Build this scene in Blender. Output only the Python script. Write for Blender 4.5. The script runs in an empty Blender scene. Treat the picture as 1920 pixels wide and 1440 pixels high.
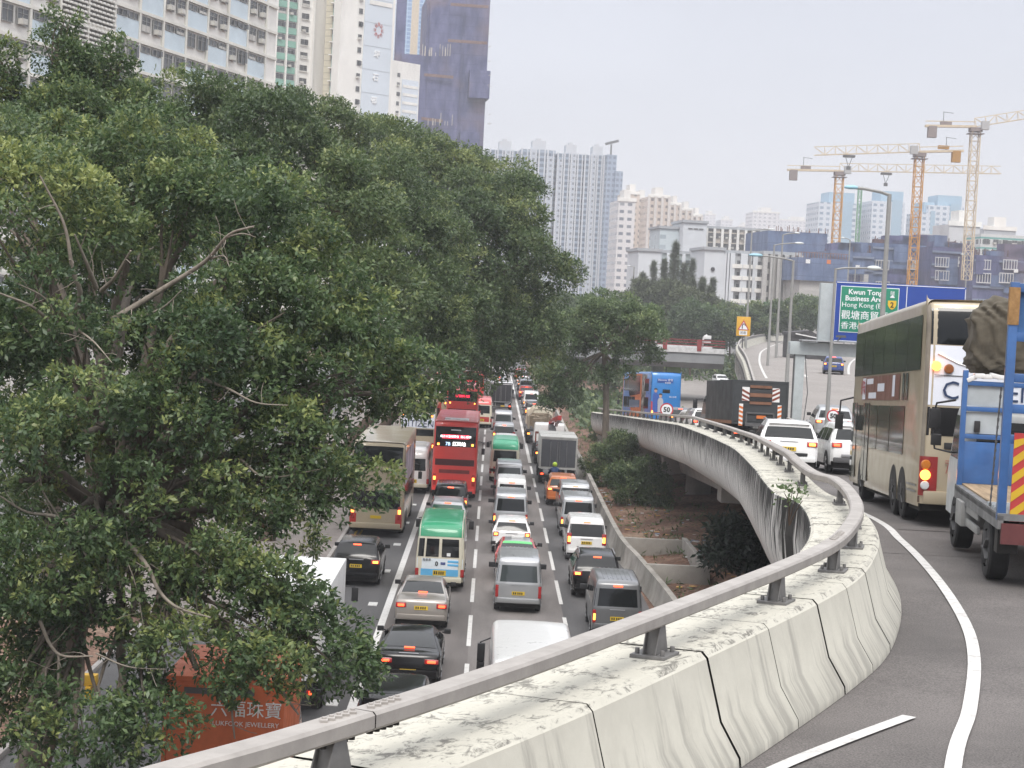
import bpy, bmesh, math, random
import numpy as np
from mathutils import Vector, Matrix
random.seed(7); RNG = np.random.default_rng(7)
R = math.radians
scene = bpy.context.scene
COL = scene.collection

# ------------------------------------------------------------------ camera
FPX = 3500.0                       # focal length in pixels of a 1920 wide picture
ROLL, PITCH, YAW = R(2.9), R(2.408), R(0.646)
K = FPX/2350
EYE = Vector((0, 0, 11.0))
cy, sy, cp, sp = math.cos(YAW), math.sin(YAW), math.cos(PITCH), math.sin(PITCH)
fwd = Vector((sy*cp, cy*cp, -sp)); r0 = Vector((cy, -sy, 0)); u0 = Vector((sy*sp, cy*sp, cp))
rgt = r0*math.cos(ROLL) + u0*math.sin(ROLL); upv = -r0*math.sin(ROLL) + u0*math.cos(ROLL)
cam_d = bpy.data.cameras.new("camera"); cam = bpy.data.objects.new("camera", cam_d); COL.objects.link(cam)
cam.matrix_world = Matrix(((rgt.x, upv.x, -fwd.x, EYE.x), (rgt.y, upv.y, -fwd.y, EYE.y), (rgt.z, upv.z, -fwd.z, EYE.z), (0, 0, 0, 1)))
cam_d.sensor_width = 36; cam_d.lens = FPX/1920*36; cam_d.clip_end = 6000; cam_d.clip_start = 0.1
scene.camera = cam

# ------------------------------------------------------------------ world, sun, exposure
SUN_EL, SUN_AZ = R(52), R(182)     # azimuth clockwise from +Y
W_ = bpy.data.worlds.new("World"); scene.world = W_; W_.use_nodes = True
wn, wl = W_.node_tree.nodes, W_.node_tree.links
wn.clear()
wo = wn.new('ShaderNodeOutputWorld'); add_ = wn.new('ShaderNodeAddShader')
b1 = wn.new('ShaderNodeBackground'); b2 = wn.new('ShaderNodeBackground'); sk = wn.new('ShaderNodeTexSky')
sk.sky_type = 'NISHITA'; sk.sun_disc = False; sk.sun_elevation = SUN_EL; sk.sun_rotation = SUN_AZ
sk.dust_density = 4; b1.inputs['Strength'].default_value = 0.015
tc = wn.new('ShaderNodeTexCoord'); sx = wn.new('ShaderNodeSeparateXYZ'); cr = wn.new('ShaderNodeValToRGB')
wl.new(tc.outputs['Generated'], sx.inputs[0])
wl.new(sx.outputs['Z'], cr.inputs[0])
e = cr.color_ramp.elements
e[0].position = 0.0; e[0].color = (.58, .58, .61, 1)
e[1].position = 1.0; e[1].color = (1.5, 1.5, 1.53, 1)
x = e.new(.10); x.color = (.45, .455, .495, 1)
x = e.new(.26); x.color = (.36, .37, .415, 1)
x = e.new(.55); x.color = (.95, .96, 1.0, 1)
nz = wn.new('ShaderNodeTexNoise'); nz.inputs['Scale'].default_value = 1.7; nz.inputs['Detail'].default_value = 4
mp = wn.new('ShaderNodeMapping'); mp.inputs['Scale'].default_value = (1, 1, 3)
wl.new(tc.outputs['Generated'], mp.inputs[0]); wl.new(mp.outputs[0], nz.inputs['Vector'])
mr = wn.new('ShaderNodeMapRange'); mr.inputs[1].default_value = .3; mr.inputs[2].default_value = .7
mr.inputs[3].default_value = .87; mr.inputs[4].default_value = 1.07
wl.new(nz.outputs[0], mr.inputs[0])
vm = wn.new('ShaderNodeVectorMath'); vm.operation = 'SCALE'
wl.new(cr.outputs[0], vm.inputs[0]); wl.new(mr.outputs[0], vm.inputs['Scale'])
wl.new(vm.outputs[0], b2.inputs['Color']); b2.inputs['Strength'].default_value = .95
wl.new(sk.outputs[0], b1.inputs['Color'])
wl.new(b1.outputs[0], add_.inputs[0]); wl.new(b2.outputs[0], add_.inputs[1]); wl.new(add_.outputs[0], wo.inputs['Surface'])
sun_d = bpy.data.lights.new("sun", 'SUN'); sun_d.energy = 1.15; sun_d.angle = R(22); sun_d.color = (1, .96, .9)
sun = bpy.data.objects.new("sun", sun_d); COL.objects.link(sun)
sd = Vector((math.sin(SUN_AZ)*math.cos(SUN_EL), math.cos(SUN_AZ)*math.cos(SUN_EL), math.sin(SUN_EL)))
sun.rotation_euler = sd.to_track_quat('Z', 'Y').to_euler()
scene.view_settings.view_transform = 'Standard'; scene.view_settings.look = 'None'
scene.view_settings.exposure = 0.78; scene.view_settings.gamma = 1
scene.render.engine = 'CYCLES'
cyc = scene.cycles
cyc.use_denoising = True; cyc.max_bounces = 6; cyc.diffuse_bounces = 3; cyc.glossy_bounces = 2
cyc.transparent_max_bounces = 6; cyc.volume_bounces = 0; cyc.caustics_reflective = False; cyc.caustics_refractive = False
try: cyc.denoiser = 'OPENIMAGEDENOISE'
except Exception: pass

# ------------------------------------------------------------------ where a pixel of the 1920 x 1440 survey lies in the world
def ray(px, py):
    return (fwd*FPX + rgt*(px-960) - upv*(py-720)).normalized()
def at(px, py, Y=None, z=None):
    d = ray(px, py)
    t = (Y-EYE.y)/d.y if Y is not None else (z-EYE.z)/d.z
    return EYE + d*t
def lerp(a, b, t): return a + (b-a)*t
def interp(x, xs, ys): return float(np.interp(x, xs, ys))
def spline(pts, n=8):
    P = [np.array(p, float) for p in pts]
    P = [2*P[0]-P[1]] + P + [2*P[-1]-P[-2]]
    out = []
    for i in range(1, len(P)-2):
        a, b, c, d = P[i-1], P[i], P[i+1], P[i+2]
        for k in range(n):
            t = k/n
            out.append(.5*((2*b) + (c-a)*t + (2*a-5*b+4*c-d)*t*t + (3*b-a-3*c+d)*t**3))
    out.append(P[-2]); return np.array(out)

# ------------------------------------------------------------------ materials
MATS = {}
def nodes_of(name):
    m = bpy.data.materials.new(name); m.use_nodes = True
    nt = m.node_tree; return m, nt.nodes, nt.links, nt.nodes['Principled BSDF']
def pm(name, col, rough=.5, metal=0., coat=0., var=.12, vs=2.5, bump=0., bs=30., emit=None, es=0., spec=.5, stretch=(1, 1, 1), detail=6):
    """a principled material whose colour is broken up by dirt-like noise"""
    if name in MATS: return MATS[name]
    m, n, l, b = nodes_of(name)
    b.inputs['Roughness'].default_value = rough; b.inputs['Metallic'].default_value = metal
    b.inputs['Coat Weight'].default_value = coat; b.inputs['Coat Roughness'].default_value = .08
    b.inputs['Specular IOR Level'].default_value = spec
    c4 = (*col, 1)
    b.inputs['Base Color'].default_value = c4
    if var or bump:
        t = n.new('ShaderNodeTexCoord'); mp = n.new('ShaderNodeMapping'); mp.inputs['Scale'].default_value = stretch
        l.new(t.outputs['Object'], mp.inputs[0])
    if var:
        z = n.new('ShaderNodeTexNoise'); z.inputs['Scale'].default_value = vs; z.inputs['Detail'].default_value = detail; z.inputs['Roughness'].default_value = .62
        l.new(mp.outputs[0], z.inputs['Vector'])
        r = n.new('ShaderNodeMapRange'); r.inputs[1].default_value = .3; r.inputs[2].default_value = .72
        r.inputs[3].default_value = 1-var*1.2; r.inputs[4].default_value = 1+var*.5
        l.new(z.outputs[0], r.inputs[0])
        v = n.new('ShaderNodeVectorMath'); v.operation = 'SCALE'; v.inputs[0].default_value = col
        l.new(r.outputs[0], v.inputs['Scale']); l.new(v.outputs[0], b.inputs['Base Color'])
        r2 = n.new('ShaderNodeMapRange'); r2.inputs[1].default_value = .3; r2.inputs[2].default_value = .7
        r2.inputs[3].default_value = min(1, rough*1.25+.03); r2.inputs[4].default_value = rough*.9
        l.new(z.outputs[0], r2.inputs[0]); l.new(r2.outputs[0], b.inputs['Roughness'])
    if bump:
        z = n.new('ShaderNodeTexNoise'); z.inputs['Scale'].default_value = bs; z.inputs['Detail'].default_value = 5
        l.new(mp.outputs[0], z.inputs['Vector'])
        k = n.new('ShaderNodeBump'); k.inputs['Strength'].default_value = bump; k.inputs['Distance'].default_value = .02
        l.new(z.outputs[0], k.inputs['Height']); l.new(k.outputs[0], b.inputs['Normal'])
    if emit:
        b.inputs['Emission Color'].default_value = (*emit, 1); b.inputs['Emission Strength'].default_value = es
    MATS[name] = m; return m
def paint(name, col, rough=.28, metal=0., var=.06): return pm(name, col, rough, metal, .6, var, 1.7)

def math_(n, l, op, a, b=None, c=None):
    k = n.new('ShaderNodeMath'); k.operation = op
    for i, v in enumerate((a, b, c)):
        if v is None: continue
        if isinstance(v, (int, float)): k.inputs[i].default_value = v
        else: l.new(v, k.inputs[i])
    return k.outputs[0]
def mixc(n, l, f, a, b):
    k = n.new('ShaderNodeMix'); k.data_type = 'RGBA'
    if isinstance(f, (int, float)): k.inputs[0].default_value = f
    else: l.new(f, k.inputs[0])
    for i, v in ((6, a), (7, b)):
        if isinstance(v, tuple): k.inputs[i].default_value = (*v[:3], 1)
        else: l.new(v, k.inputs[i])
    return k.outputs[2]
def facade_mat(name, wall, glass, pu, pv, u01, v01, band=None, bandv=(0, .2), strip=None, stripu=(0, .1), var=.1, rough=.8, bright=.35):
    """a far facade: a grid of window openings set out in metres on the wall's own u (along) and v (up)"""
    if name in MATS: return MATS[name]
    m, n, l, b = nodes_of(name)
    uv = n.new('ShaderNodeUVMap'); s = n.new('ShaderNodeSeparateXYZ'); l.new(uv.outputs[0], s.inputs[0])
    U = math_(n, l, 'DIVIDE', s.outputs[0], pu); V = math_(n, l, 'DIVIDE', s.outputs[1], pv)
    fu = math_(n, l, 'FRACT', U); fv = math_(n, l, 'FRACT', V)
    def inside(x, a, c): return math_(n, l, 'MULTIPLY', math_(n, l, 'GREATER_THAN', x, a), math_(n, l, 'LESS_THAN', x, c))
    win = math_(n, l, 'MULTIPLY', inside(fu, *u01), inside(fv, *v01))
    cu = math_(n, l, 'FLOOR', U); cv = math_(n, l, 'FLOOR', V)
    cx = n.new('ShaderNodeCombineXYZ'); l.new(cu, cx.inputs[0]); l.new(cv, cx.inputs[1])
    wn_ = n.new('ShaderNodeTexWhiteNoise'); wn_.noise_dimensions = '2D'; l.new(cx.outputs[0], wn_.inputs['Vector'])
    tcn = n.new('ShaderNodeTexNoise'); tcn.inputs['Scale'].default_value = .15; tcn.inputs['Detail'].default_value = 6
    o = n.new('ShaderNodeTexCoord'); mp = n.new('ShaderNodeMapping'); mp.inputs['Scale'].default_value = (1, 1, .25)
    l.new(o.outputs['Object'], mp.inputs[0]); l.new(mp.outputs[0], tcn.inputs['Vector'])
    wallc = mixc(n, l, tcn.outputs[0], tuple(c*(1-var) for c in wall), tuple(min(1, c*(1+var)) for c in wall))
    if strip: wallc = mixc(n, l, inside(fu, *stripu), wallc, strip)
    if band: wallc = mixc(n, l, inside(fv, *bandv), wallc, band)
    g = mixc(n, l, math_(n, l, 'POWER', wn_.outputs[0], 2.2), glass, tuple(lerp(glass[i], wall[i], bright) for i in range(3)))
    l.new(mixc(n, l, win, wallc, g), b.inputs['Base Color'])
    r = n.new('ShaderNodeMapRange'); r.inputs[3].default_value = rough; r.inputs[4].default_value = .15
    l.new(win, r.inputs[0]); l.new(r.outputs[0], b.inputs['Roughness'])
    MATS[name] = m; return m

# ------------------------------------------------------------------ mesh collecting
class MB:
    def __init__(s): s.v = []; s.f = []; s.m = []; s.uv = {}
    def add(s, vs, fs, mi=0):
        o = len(s.v); s.v += [tuple(map(float, p)) for p in vs]
        s.f += [tuple(i+o for i in f) for f in fs]; s.m += [mi]*len(fs); return s
    def quad(s, a, b, c, d, mi=0, uv=None):
        if uv: s.uv[len(s.f)] = uv
        return s.add((a, b, c, d), ((0, 1, 2, 3),), mi)
    def box(s, c, d, mi=0, rot=None, uv=False, taper=(1, 1)):
        """centre, full size, rot = Matrix or angle about z; uv lays metres on the upright faces"""
        x, y, z = d[0]/2, d[1]/2, d[2]/2; tx, ty = taper
        vs = [(-x, -y, -z), (x, -y, -z), (x, y, -z), (-x, y, -z), (-x*tx, -y*ty, z), (x*tx, -y*ty, z), (x*tx, y*ty, z), (-x*tx, y*ty, z)]
        if rot is not None:
            M = rot if isinstance(rot, Matrix) else Matrix.Rotation(rot, 3, 'Z')
            vs = [M @ Vector(p) for p in vs]
        vs = [(p[0]+c[0], p[1]+c[1], p[2]+c[2]) for p in vs]
        fs = [(0, 3, 2, 1), (4, 5, 6, 7), (0, 1, 5, 4), (1, 2, 6, 5), (2, 3, 7, 6), (3, 0, 4, 7)]
        if uv:
            k = len(s.f)
            for j, L in ((2, d[0]), (3, d[1]), (4, d[0]), (5, d[1])):
                s.uv[k+j] = ((0, 0), (L, 0), (L, d[2]), (0, d[2]))
            for j in (0, 1): s.uv[k+j] = ((0, 0),)*4
        return s.add(vs, fs, mi)
    def cyl(s, a, b, ra, rb=None, n=12, mi=0, caps=True):
        a, b = Vector(a), Vector(b); rb = ra if rb is None else rb
        ax = (b-a).normalized(); q = ax.orthogonal().normalized(); w = ax.cross(q)
        vs = []
        for p, r in ((a, ra), (b, rb)):
            for i in range(n):
                t = 2*math.pi*i/n; vs.append(p + q*(r*math.cos(t)) + w*(r*math.sin(t)))
        fs = [(i, (i+1) % n, n+(i+1) % n, n+i) for i in range(n)]
        if caps: fs += [tuple(range(n-1, -1, -1)), tuple(range(n, 2*n))]
        return s.add(vs, fs, mi)
    def bar(s, a, b, w, h=None, mi=0):
        a, b = Vector(a), Vector(b); h = h or w; d = b-a; L = d.length
        ax = d.normalized(); sx_ = ax.cross(Vector((0, 0, 1)))
        if sx_.length < 1e-4: sx_ = Vector((1, 0, 0))
        sx_.normalize(); sz = sx_.cross(ax)
        M = Matrix((sx_, ax, sz)).transposed()
        return s.box((a+b)/2, (w, L, h), mi, M)
    def tube(s, pts, rad, n=7, mi=0):
        P = [Vector(p) for p in pts]; k0 = len(P)
        rr = rad if hasattr(rad, '__len__') else [rad]*k0
        vs = []; q = None
        for i, p in enumerate(P):
            t = (P[min(i+1, k0-1)]-P[max(i-1, 0)]).normalized()
            q = t.orthogonal().normalized() if q is None else (q - t*q.dot(t)).normalized()
            w = t.cross(q)
            for j in range(n):
                a = 2*math.pi*j/n; vs.append(p + q*(rr[i]*math.cos(a)) + w*(rr[i]*math.sin(a)))
        fs = [(i*n+j, i*n+(j+1) % n, (i+1)*n+(j+1) % n, (i+1)*n+j) for i in range(k0-1) for j in range(n)]
        fs += [tuple(range(n-1, -1, -1)), tuple((k0-1)*n+j for j in range(n))]
        return s.add(vs, fs, mi)
    def prism(s, poly, axis, a, b, mi=0):
        """extrude a 2-D polygon: axis 'x' takes (y,z), 'y' takes (x,z), 'z' takes (x,y)"""
        def P(p, h): return (h, p[0], p[1]) if axis == 'x' else (p[0], h, p[1]) if axis == 'y' else (p[0], p[1], h)
        n = len(poly); vs = [P(p, a) for p in poly] + [P(p, b) for p in poly]
        fs = [tuple(range(n)), tuple(range(2*n-1, n-1, -1))] + [(i, n+i, n+(i+1) % n, (i+1) % n) for i in range(n)]
        return s.add(vs, fs, mi)
    def build(s, name, mats, parent=None, smooth=None, bevel=0., loc=None, segs=2):
        me = bpy.data.meshes.new(name); me.from_pydata(s.v, [], s.f)
        mats = mats if isinstance(mats, (list, tuple)) else [mats]
        for m in mats: me.materials.append(m)
        if len(mats) > 1: me.polygons.foreach_set('material_index', s.m)
        if s.uv:
            L = me.uv_layers.new(name='UVMap'); buf = np.zeros(len(me.loops)*2, np.float32); k = 0
            for i, f in enumerate(s.f):
                u = s.uv.get(i)
                for j in range(len(f)):
                    if u: buf[2*k], buf[2*k+1] = u[j % len(u)]
                    k += 1
            L.data.foreach_set('uv', buf)
        bm = bmesh.new(); bm.from_mesh(me)
        if not s.uv: bmesh.ops.remove_doubles(bm, verts=bm.verts, dist=1e-5)
        bmesh.ops.recalc_face_normals(bm, faces=bm.faces)
        if bevel:
            es = [e_ for e_ in bm.edges if len(e_.link_faces) == 2 and e_.calc_face_angle(0) > R(40)]
            bmesh.ops.bevel(bm, geom=es, offset=bevel, segments=segs, affect='EDGES', profile=.6, clamp_overlap=True)
        bm.to_mesh(me); bm.free()
        if smooth is not None or bevel:
            me.polygons.foreach_set('use_smooth', [True]*len(me.polygons))
            me.set_sharp_from_angle(angle=R(smooth or 35))
        o = bpy.data.objects.new(name, me); COL.objects.link(o)
        if parent is not None: o.parent = parent
        if loc is not None: o.location = loc
        return o
def tag(o, label=None, cat=None, group=None, kind=None):
    for k, v in (('label', label), ('category', cat), ('group', group), ('kind', kind)):
        if v: o[k] = v
    return o
def thing(name, label, cat, loc=(0, 0, 0), rz=0, group=None):
    o = bpy.data.objects.new(name, None); COL.objects.link(o); o.empty_display_size = .2
    o.location = loc; o.rotation_euler = (0, 0, rz); return tag(o, label, cat, group)
def struct(name, mb, m, **k): return tag(mb.build(name, m, **k), kind='structure')
def stuff(name, mb, m, parent=None, **k): return tag(mb.build(name, m, parent, **k), kind='stuff')
def dup(root, loc, rz=0, label=None, group=None, swap=None, drop=()):
    """a copy of a thing with its parts and sub-parts; swap = {part name: material}"""
    def cp(o, parent):
        c = o.copy(); COL.objects.link(c); c.parent = parent
        st = o.name.split('.')[0]
        if swap and st in swap and c.type == 'MESH':
            c.material_slots[0].link = 'OBJECT'; c.material_slots[0].material = swap[st]
        for ch in o.children:
            if ch.name.split('.')[0] not in drop: cp(ch, c)
        return c
    r = cp(root, None); r.location = loc; r.rotation_euler = (0, 0, rz) if not hasattr(rz, '__len__') else rz
    if label: r['label'] = label
    if group: r['group'] = group
    return r
def text_mesh(body, size, mat_, name, parent=None, M=Matrix(), depth=.004, align='CENTER', xs=1., bold=0.):
    cu = bpy.data.curves.new(name, 'FONT'); cu.body = body; cu.size = size; cu.align_x = align; cu.align_y = 'CENTER'
    cu.extrude = depth/2; cu.resolution_u = 2; cu.offset = bold
    o = bpy.data.objects.new('tmp_text', cu); COL.objects.link(o)
    dg = bpy.context.evaluated_depsgraph_get()
    me = bpy.data.meshes.new_from_object(o.evaluated_get(dg)); me.name = name
    bpy.data.objects.remove(o); bpy.data.curves.remove(cu)
    me.transform(M @ Matrix.Diagonal((xs, 1, 1, 1))); me.materials.clear(); me.materials.append(mat_)
    o = bpy.data.objects.new(name, me); COL.objects.link(o)
    if parent is not None: o.parent = parent
    return o
# a frame whose local x is world x, local y is world z, facing -Y (towards the eye)
def facing_back(x, y, z, tilt=0.): return Matrix.Translation((x, y, z)) @ Matrix.Rotation(R(90)+tilt, 4, 'X')
def facing_left(x, y, z): return Matrix.Translation((x, y, z)) @ Matrix.Rotation(R(-90), 4, 'Z') @ Matrix.Rotation(R(90), 4, 'X')
def sweep(path, prof, mb=None, mi=0, u0_=0., flip=False):
    """carry a profile (offset to the right, height) along a path of (x,y,z)"""
    mb = mb or MB(); P = np.array(path, float); n = len(prof)
    T = np.gradient(P[:, :2], axis=0); T /= np.linalg.norm(T, axis=1)[:, None]
    Rr = np.stack([T[:, 1], -T[:, 0]], 1)
    u = np.concatenate([[0], np.cumsum(np.linalg.norm(np.diff(P, axis=0), axis=1))]) + u0_
    pv = np.concatenate([[0], np.cumsum([math.dist(prof[i], prof[i+1]) for i in range(n-1)])])
    o = len(mb.v)
    for p, r in zip(P, Rr):
        for a, h in prof: mb.v.append((p[0]+r[0]*a, p[1]+r[1]*a, p[2]+h))
    for i in range(len(P)-1):
        for j in range(n-1):
            a, b = o+i*n+j, o+(i+1)*n+j
            mb.uv[len(mb.f)] = ((u[i], pv[j]), (u[i+1], pv[j]), (u[i+1], pv[j+1]), (u[i], pv[j+1]))
            mb.f.append((a, b, b+1, a+1)); mb.m.append(mi)
    return mb
# ================================================================== ground and roads
def ground_mat():
    m, n, l, b = nodes_of('soil'); b.inputs['Roughness'].default_value = .95
    t = n.new('ShaderNodeTexCoord')
    a = n.new('ShaderNodeTexNoise'); a.inputs['Scale'].default_value = .35; a.inputs['Detail'].default_value = 8
    c = n.new('ShaderNodeTexNoise'); c.inputs['Scale'].default_value = 6; c.inputs['Detail'].default_value = 6
    l.new(t.outputs['Object'], a.inputs[0]); l.new(t.outputs['Object'], c.inputs[0])
    r = n.new('ShaderNodeValToRGB'); l.new(a.outputs[0], r.inputs[0])
    e = r.color_ramp.elements; e[0].position = .35; e[0].color = (.11, .062, .042, 1); e[1].position = .68; e[1].color = (.27, .19, .135, 1)
    x = e.new(.52); x.color = (.19, .105, .07, 1)
    r2 = n.new('ShaderNodeMapRange'); r2.inputs[1].default_value = .35; r2.inputs[2].default_value = .7; r2.inputs[3].default_value = .55; r2.inputs[4].default_value = 1.35
    l.new(c.outputs[0], r2.inputs[0])
    v = n.new('ShaderNodeVectorMath'); v.operation = 'SCALE'; l.new(r.outputs[0], v.inputs[0]); l.new(r2.outputs[0], v.inputs['Scale'])
    l.new(v.outputs[0], b.inputs['Base Color'])
    k = n.new('ShaderNodeBump'); k.inputs['Strength'].default_value = .8; k.inputs['Distance'].default_value = .15
    l.new(c.outputs[0], k.inputs['Height']); l.new(k.outputs[0], b.inputs['Normal']); return m
def asphalt_mat(name, col, lanes=None, spots=.35):
    """lanes: x where the surface changes tone (each lane was laid at another time)"""
    m, n, l, b = nodes_of(name); b.inputs['Roughness'].default_value = .85
    t = n.new('ShaderNodeTexCoord')
    a = n.new('ShaderNodeTexNoise'); a.inputs['Scale'].default_value = .25; a.inputs['Detail'].default_value = 7; a.inputs['Roughness'].default_value = .65
    mp = n.new('ShaderNodeMapping'); mp.inputs['Scale'].default_value = (2.2, .35, 1) if lanes else (1, 1, 1)
    c = n.new('ShaderNodeTexNoise'); c.inputs['Scale'].default_value = 55; c.inputs['Detail'].default_value = 3
    l.new(t.outputs['Object'], mp.inputs[0]); l.new(mp.outputs[0], a.inputs[0]); l.new(t.outputs['Object'], c.inputs[0])
    if lanes:
        s = n.new('ShaderNodeSeparateXYZ'); l.new(t.outputs['Object'], s.inputs[0])
        cur = lanes[0][1]
        for x0, c2 in lanes[1:]:
            cur = mixc(n, l, math_(n, l, 'GREATER_THAN', s.outputs[0], x0), cur, c2)
    else:
        cur = mixc(n, l, 0., col, col)
    r = n.new('ShaderNodeMapRange'); r.inputs[1].default_value = .3; r.inputs[2].default_value = .7; r.inputs[3].default_value = 1-spots; r.inputs[4].default_value = 1+spots*.7
    l.new(a.outputs[0], r.inputs[0])
    r2 = n.new('ShaderNodeMapRange'); r2.inputs[1].default_value = .3; r2.inputs[2].default_value = .7; r2.inputs[3].default_value = .5; r2.inputs[4].default_value = 1.5
    l.new(c.outputs[0], r2.inputs[0])
    f = math_(n, l, 'MULTIPLY', r.outputs[0], r2.outputs[0])
    v = n.new('ShaderNodeVectorMath'); v.operation = 'SCALE'; l.new(cur, v.inputs[0]); l.new(f, v.inputs['Scale'])
    l.new(v.outputs[0], b.inputs['Base Color'])
    k = n.new('ShaderNodeBump'); k.inputs['Strength'].default_value = .35; k.inputs['Distance'].default_value = .01
    l.new(c.outputs[0], k.inputs['Height']); l.new(k.outputs[0], b.inputs['Normal']); return m
def marking_mat():
    m, n, l, b = nodes_of('road_paint'); b.inputs['Roughness'].default_value = .7
    t = n.new('ShaderNodeTexCoord'); a = n.new('ShaderNodeTexNoise'); a.inputs['Scale'].default_value = 5; a.inputs['Detail'].default_value = 9; a.inputs['Roughness'].default_value = .75
    l.new(t.outputs['Object'], a.inputs[0])
    r = n.new('ShaderNodeValToRGB'); l.new(a.outputs[0], r.inputs[0]); e = r.color_ramp.elements
    e[0].position = .3; e[0].color = (.3, .29, .28, 1); e[1].position = .5; e[1].color = (.56, .55, .53, 1)
    l.new(r.outputs[0], b.inputs['Base Color']); return m
SOIL = ground_mat(); MARK = marking_mat()
YMARK = pm('yellow_road_paint', (.5, .33, .04), .75, var=.35, vs=8)
LANES = ((-99, (.075, .073, .073)), (-3.3, (.125, .112, .105)), (-.3, (.165, .15, .142)), (3.0, (.088, .086, .087)))
ASPH = asphalt_mat('motorway_asphalt', (.1, .1, .1), LANES)
DECKA = asphalt_mat('flyover_asphalt', (.115, .104, .098), None, .4)
RAMPA = asphalt_mat('pale_concrete_road', (.24, .22, .205), None, .16)
PAVE = pm('pavement_slab', (.2, .175, .16), .9, var=.25, vs=1.2, bump=.2)

# ground: one sheet to the horizon with a raised bank under the flyover
g = MB(); xs = np.concatenate([[-3000, -600, -200, -60, -20], np.arange(6.6, 40, 1.2), [60, 120, 300, 800, 3000]])
ys = np.concatenate([[-200, 0, 15], np.arange(20, 200, 2.0), [226, 260, 300, 400, 900, 4000]])
def soil_z(x, y):
    if x < 6.4 or y > 225: return -.03
    h = min(1, (x-6.6)/9)*.9*min(1, max(0, (225-y)/60))
    return -.02 + h + .12*math.sin(x*1.3+y*.4)*min(1, (x-6.6)/2) + .08*math.sin(y*1.1-x*.7)*min(1, (x-6.6)/2)
for y_ in ys:
    for x_ in xs: g.v.append((x_, y_, soil_z(x_, y_) if x_ >= 6.6 and x_ < 60 else -.03))
nx = len(xs)
for j in range(len(ys)-1):
    for i in range(nx-1): g.f.append((j*nx+i, j*nx+i+1, (j+1)*nx+i+1, (j+1)*nx+i)); g.m.append(0)
struct('ground', g, SOIL, smooth=80)

def sheet(name, x0, x1, y0, y1, z, m, step=60.):
    q = MB(); k = max(1, int((y1-y0)/step))
    for i in range(k):
        a, b = lerp(y0, y1, i/k), lerp(y0, y1, (i+1)/k)
        q.quad((x0, a, z), (x1, a, z), (x1, b, z), (x0, b, z))
    return struct(name, q, m)
sheet('motorway', -6.35, 6.3, 5, 900, 0, ASPH)
mk = MB()
def stripe(mb, x, y0, y1, w, z=.004):
    mb.quad((x-w/2, y0, z), (x+w/2, y0, z), (x+w/2, y1, z), (x-w/2, y1, z))
stripe(mk, -3.3, 8, 450, .24)
for i in range(60):
    y_ = 32.9+8.9*i; stripe(mk, -.3, y_, y_+5.95, .14)
for i in range(11):
    y_ = 33.4+8.9*i; stripe(mk, 3.02, y_, y_+5.95, .14)
stripe(mk, 3.02, 131, 450, .22)
for i in range(22):
    y_ = 50.2+8.35*i; mk.box((-3.85, y_, .012), (.32, .75, .02)); mk.box((3.5, 83+y_, .012), (.2, .75, .02))
struct('road_markings', mk, MARK)
ym = MB(); stripe(ym, -5.98, 10, 300, .1); stripe(ym, -5.75, 10, 300, .1); struct('kerb_road_markings', ym, YMARK)
kb = MB(); kb.box((-6.42, 256, .06), (.16, 388, .18)); kb.box((-10.88, 33.5, .06), (.16, 57, .18)); struct('kerb', kb, pm('kerb_stone', (.32, .3, .28), .85, var=.25, vs=1.5), bevel=.02)
sheet('bus_bay', -10.8, -6.35, 5, 62, .004, asphalt_mat('bay_asphalt', (.085, .083, .083), None, .25))
sheet('pavement', -14, -6.5, 62, 450, .12, PAVE)
# a side street beyond the pavement on the left
sheet('side_road', -30, -14, 62, 450, .02, asphalt_mat('side_road_asphalt', (.11, .107, .105), None, .25))

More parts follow.
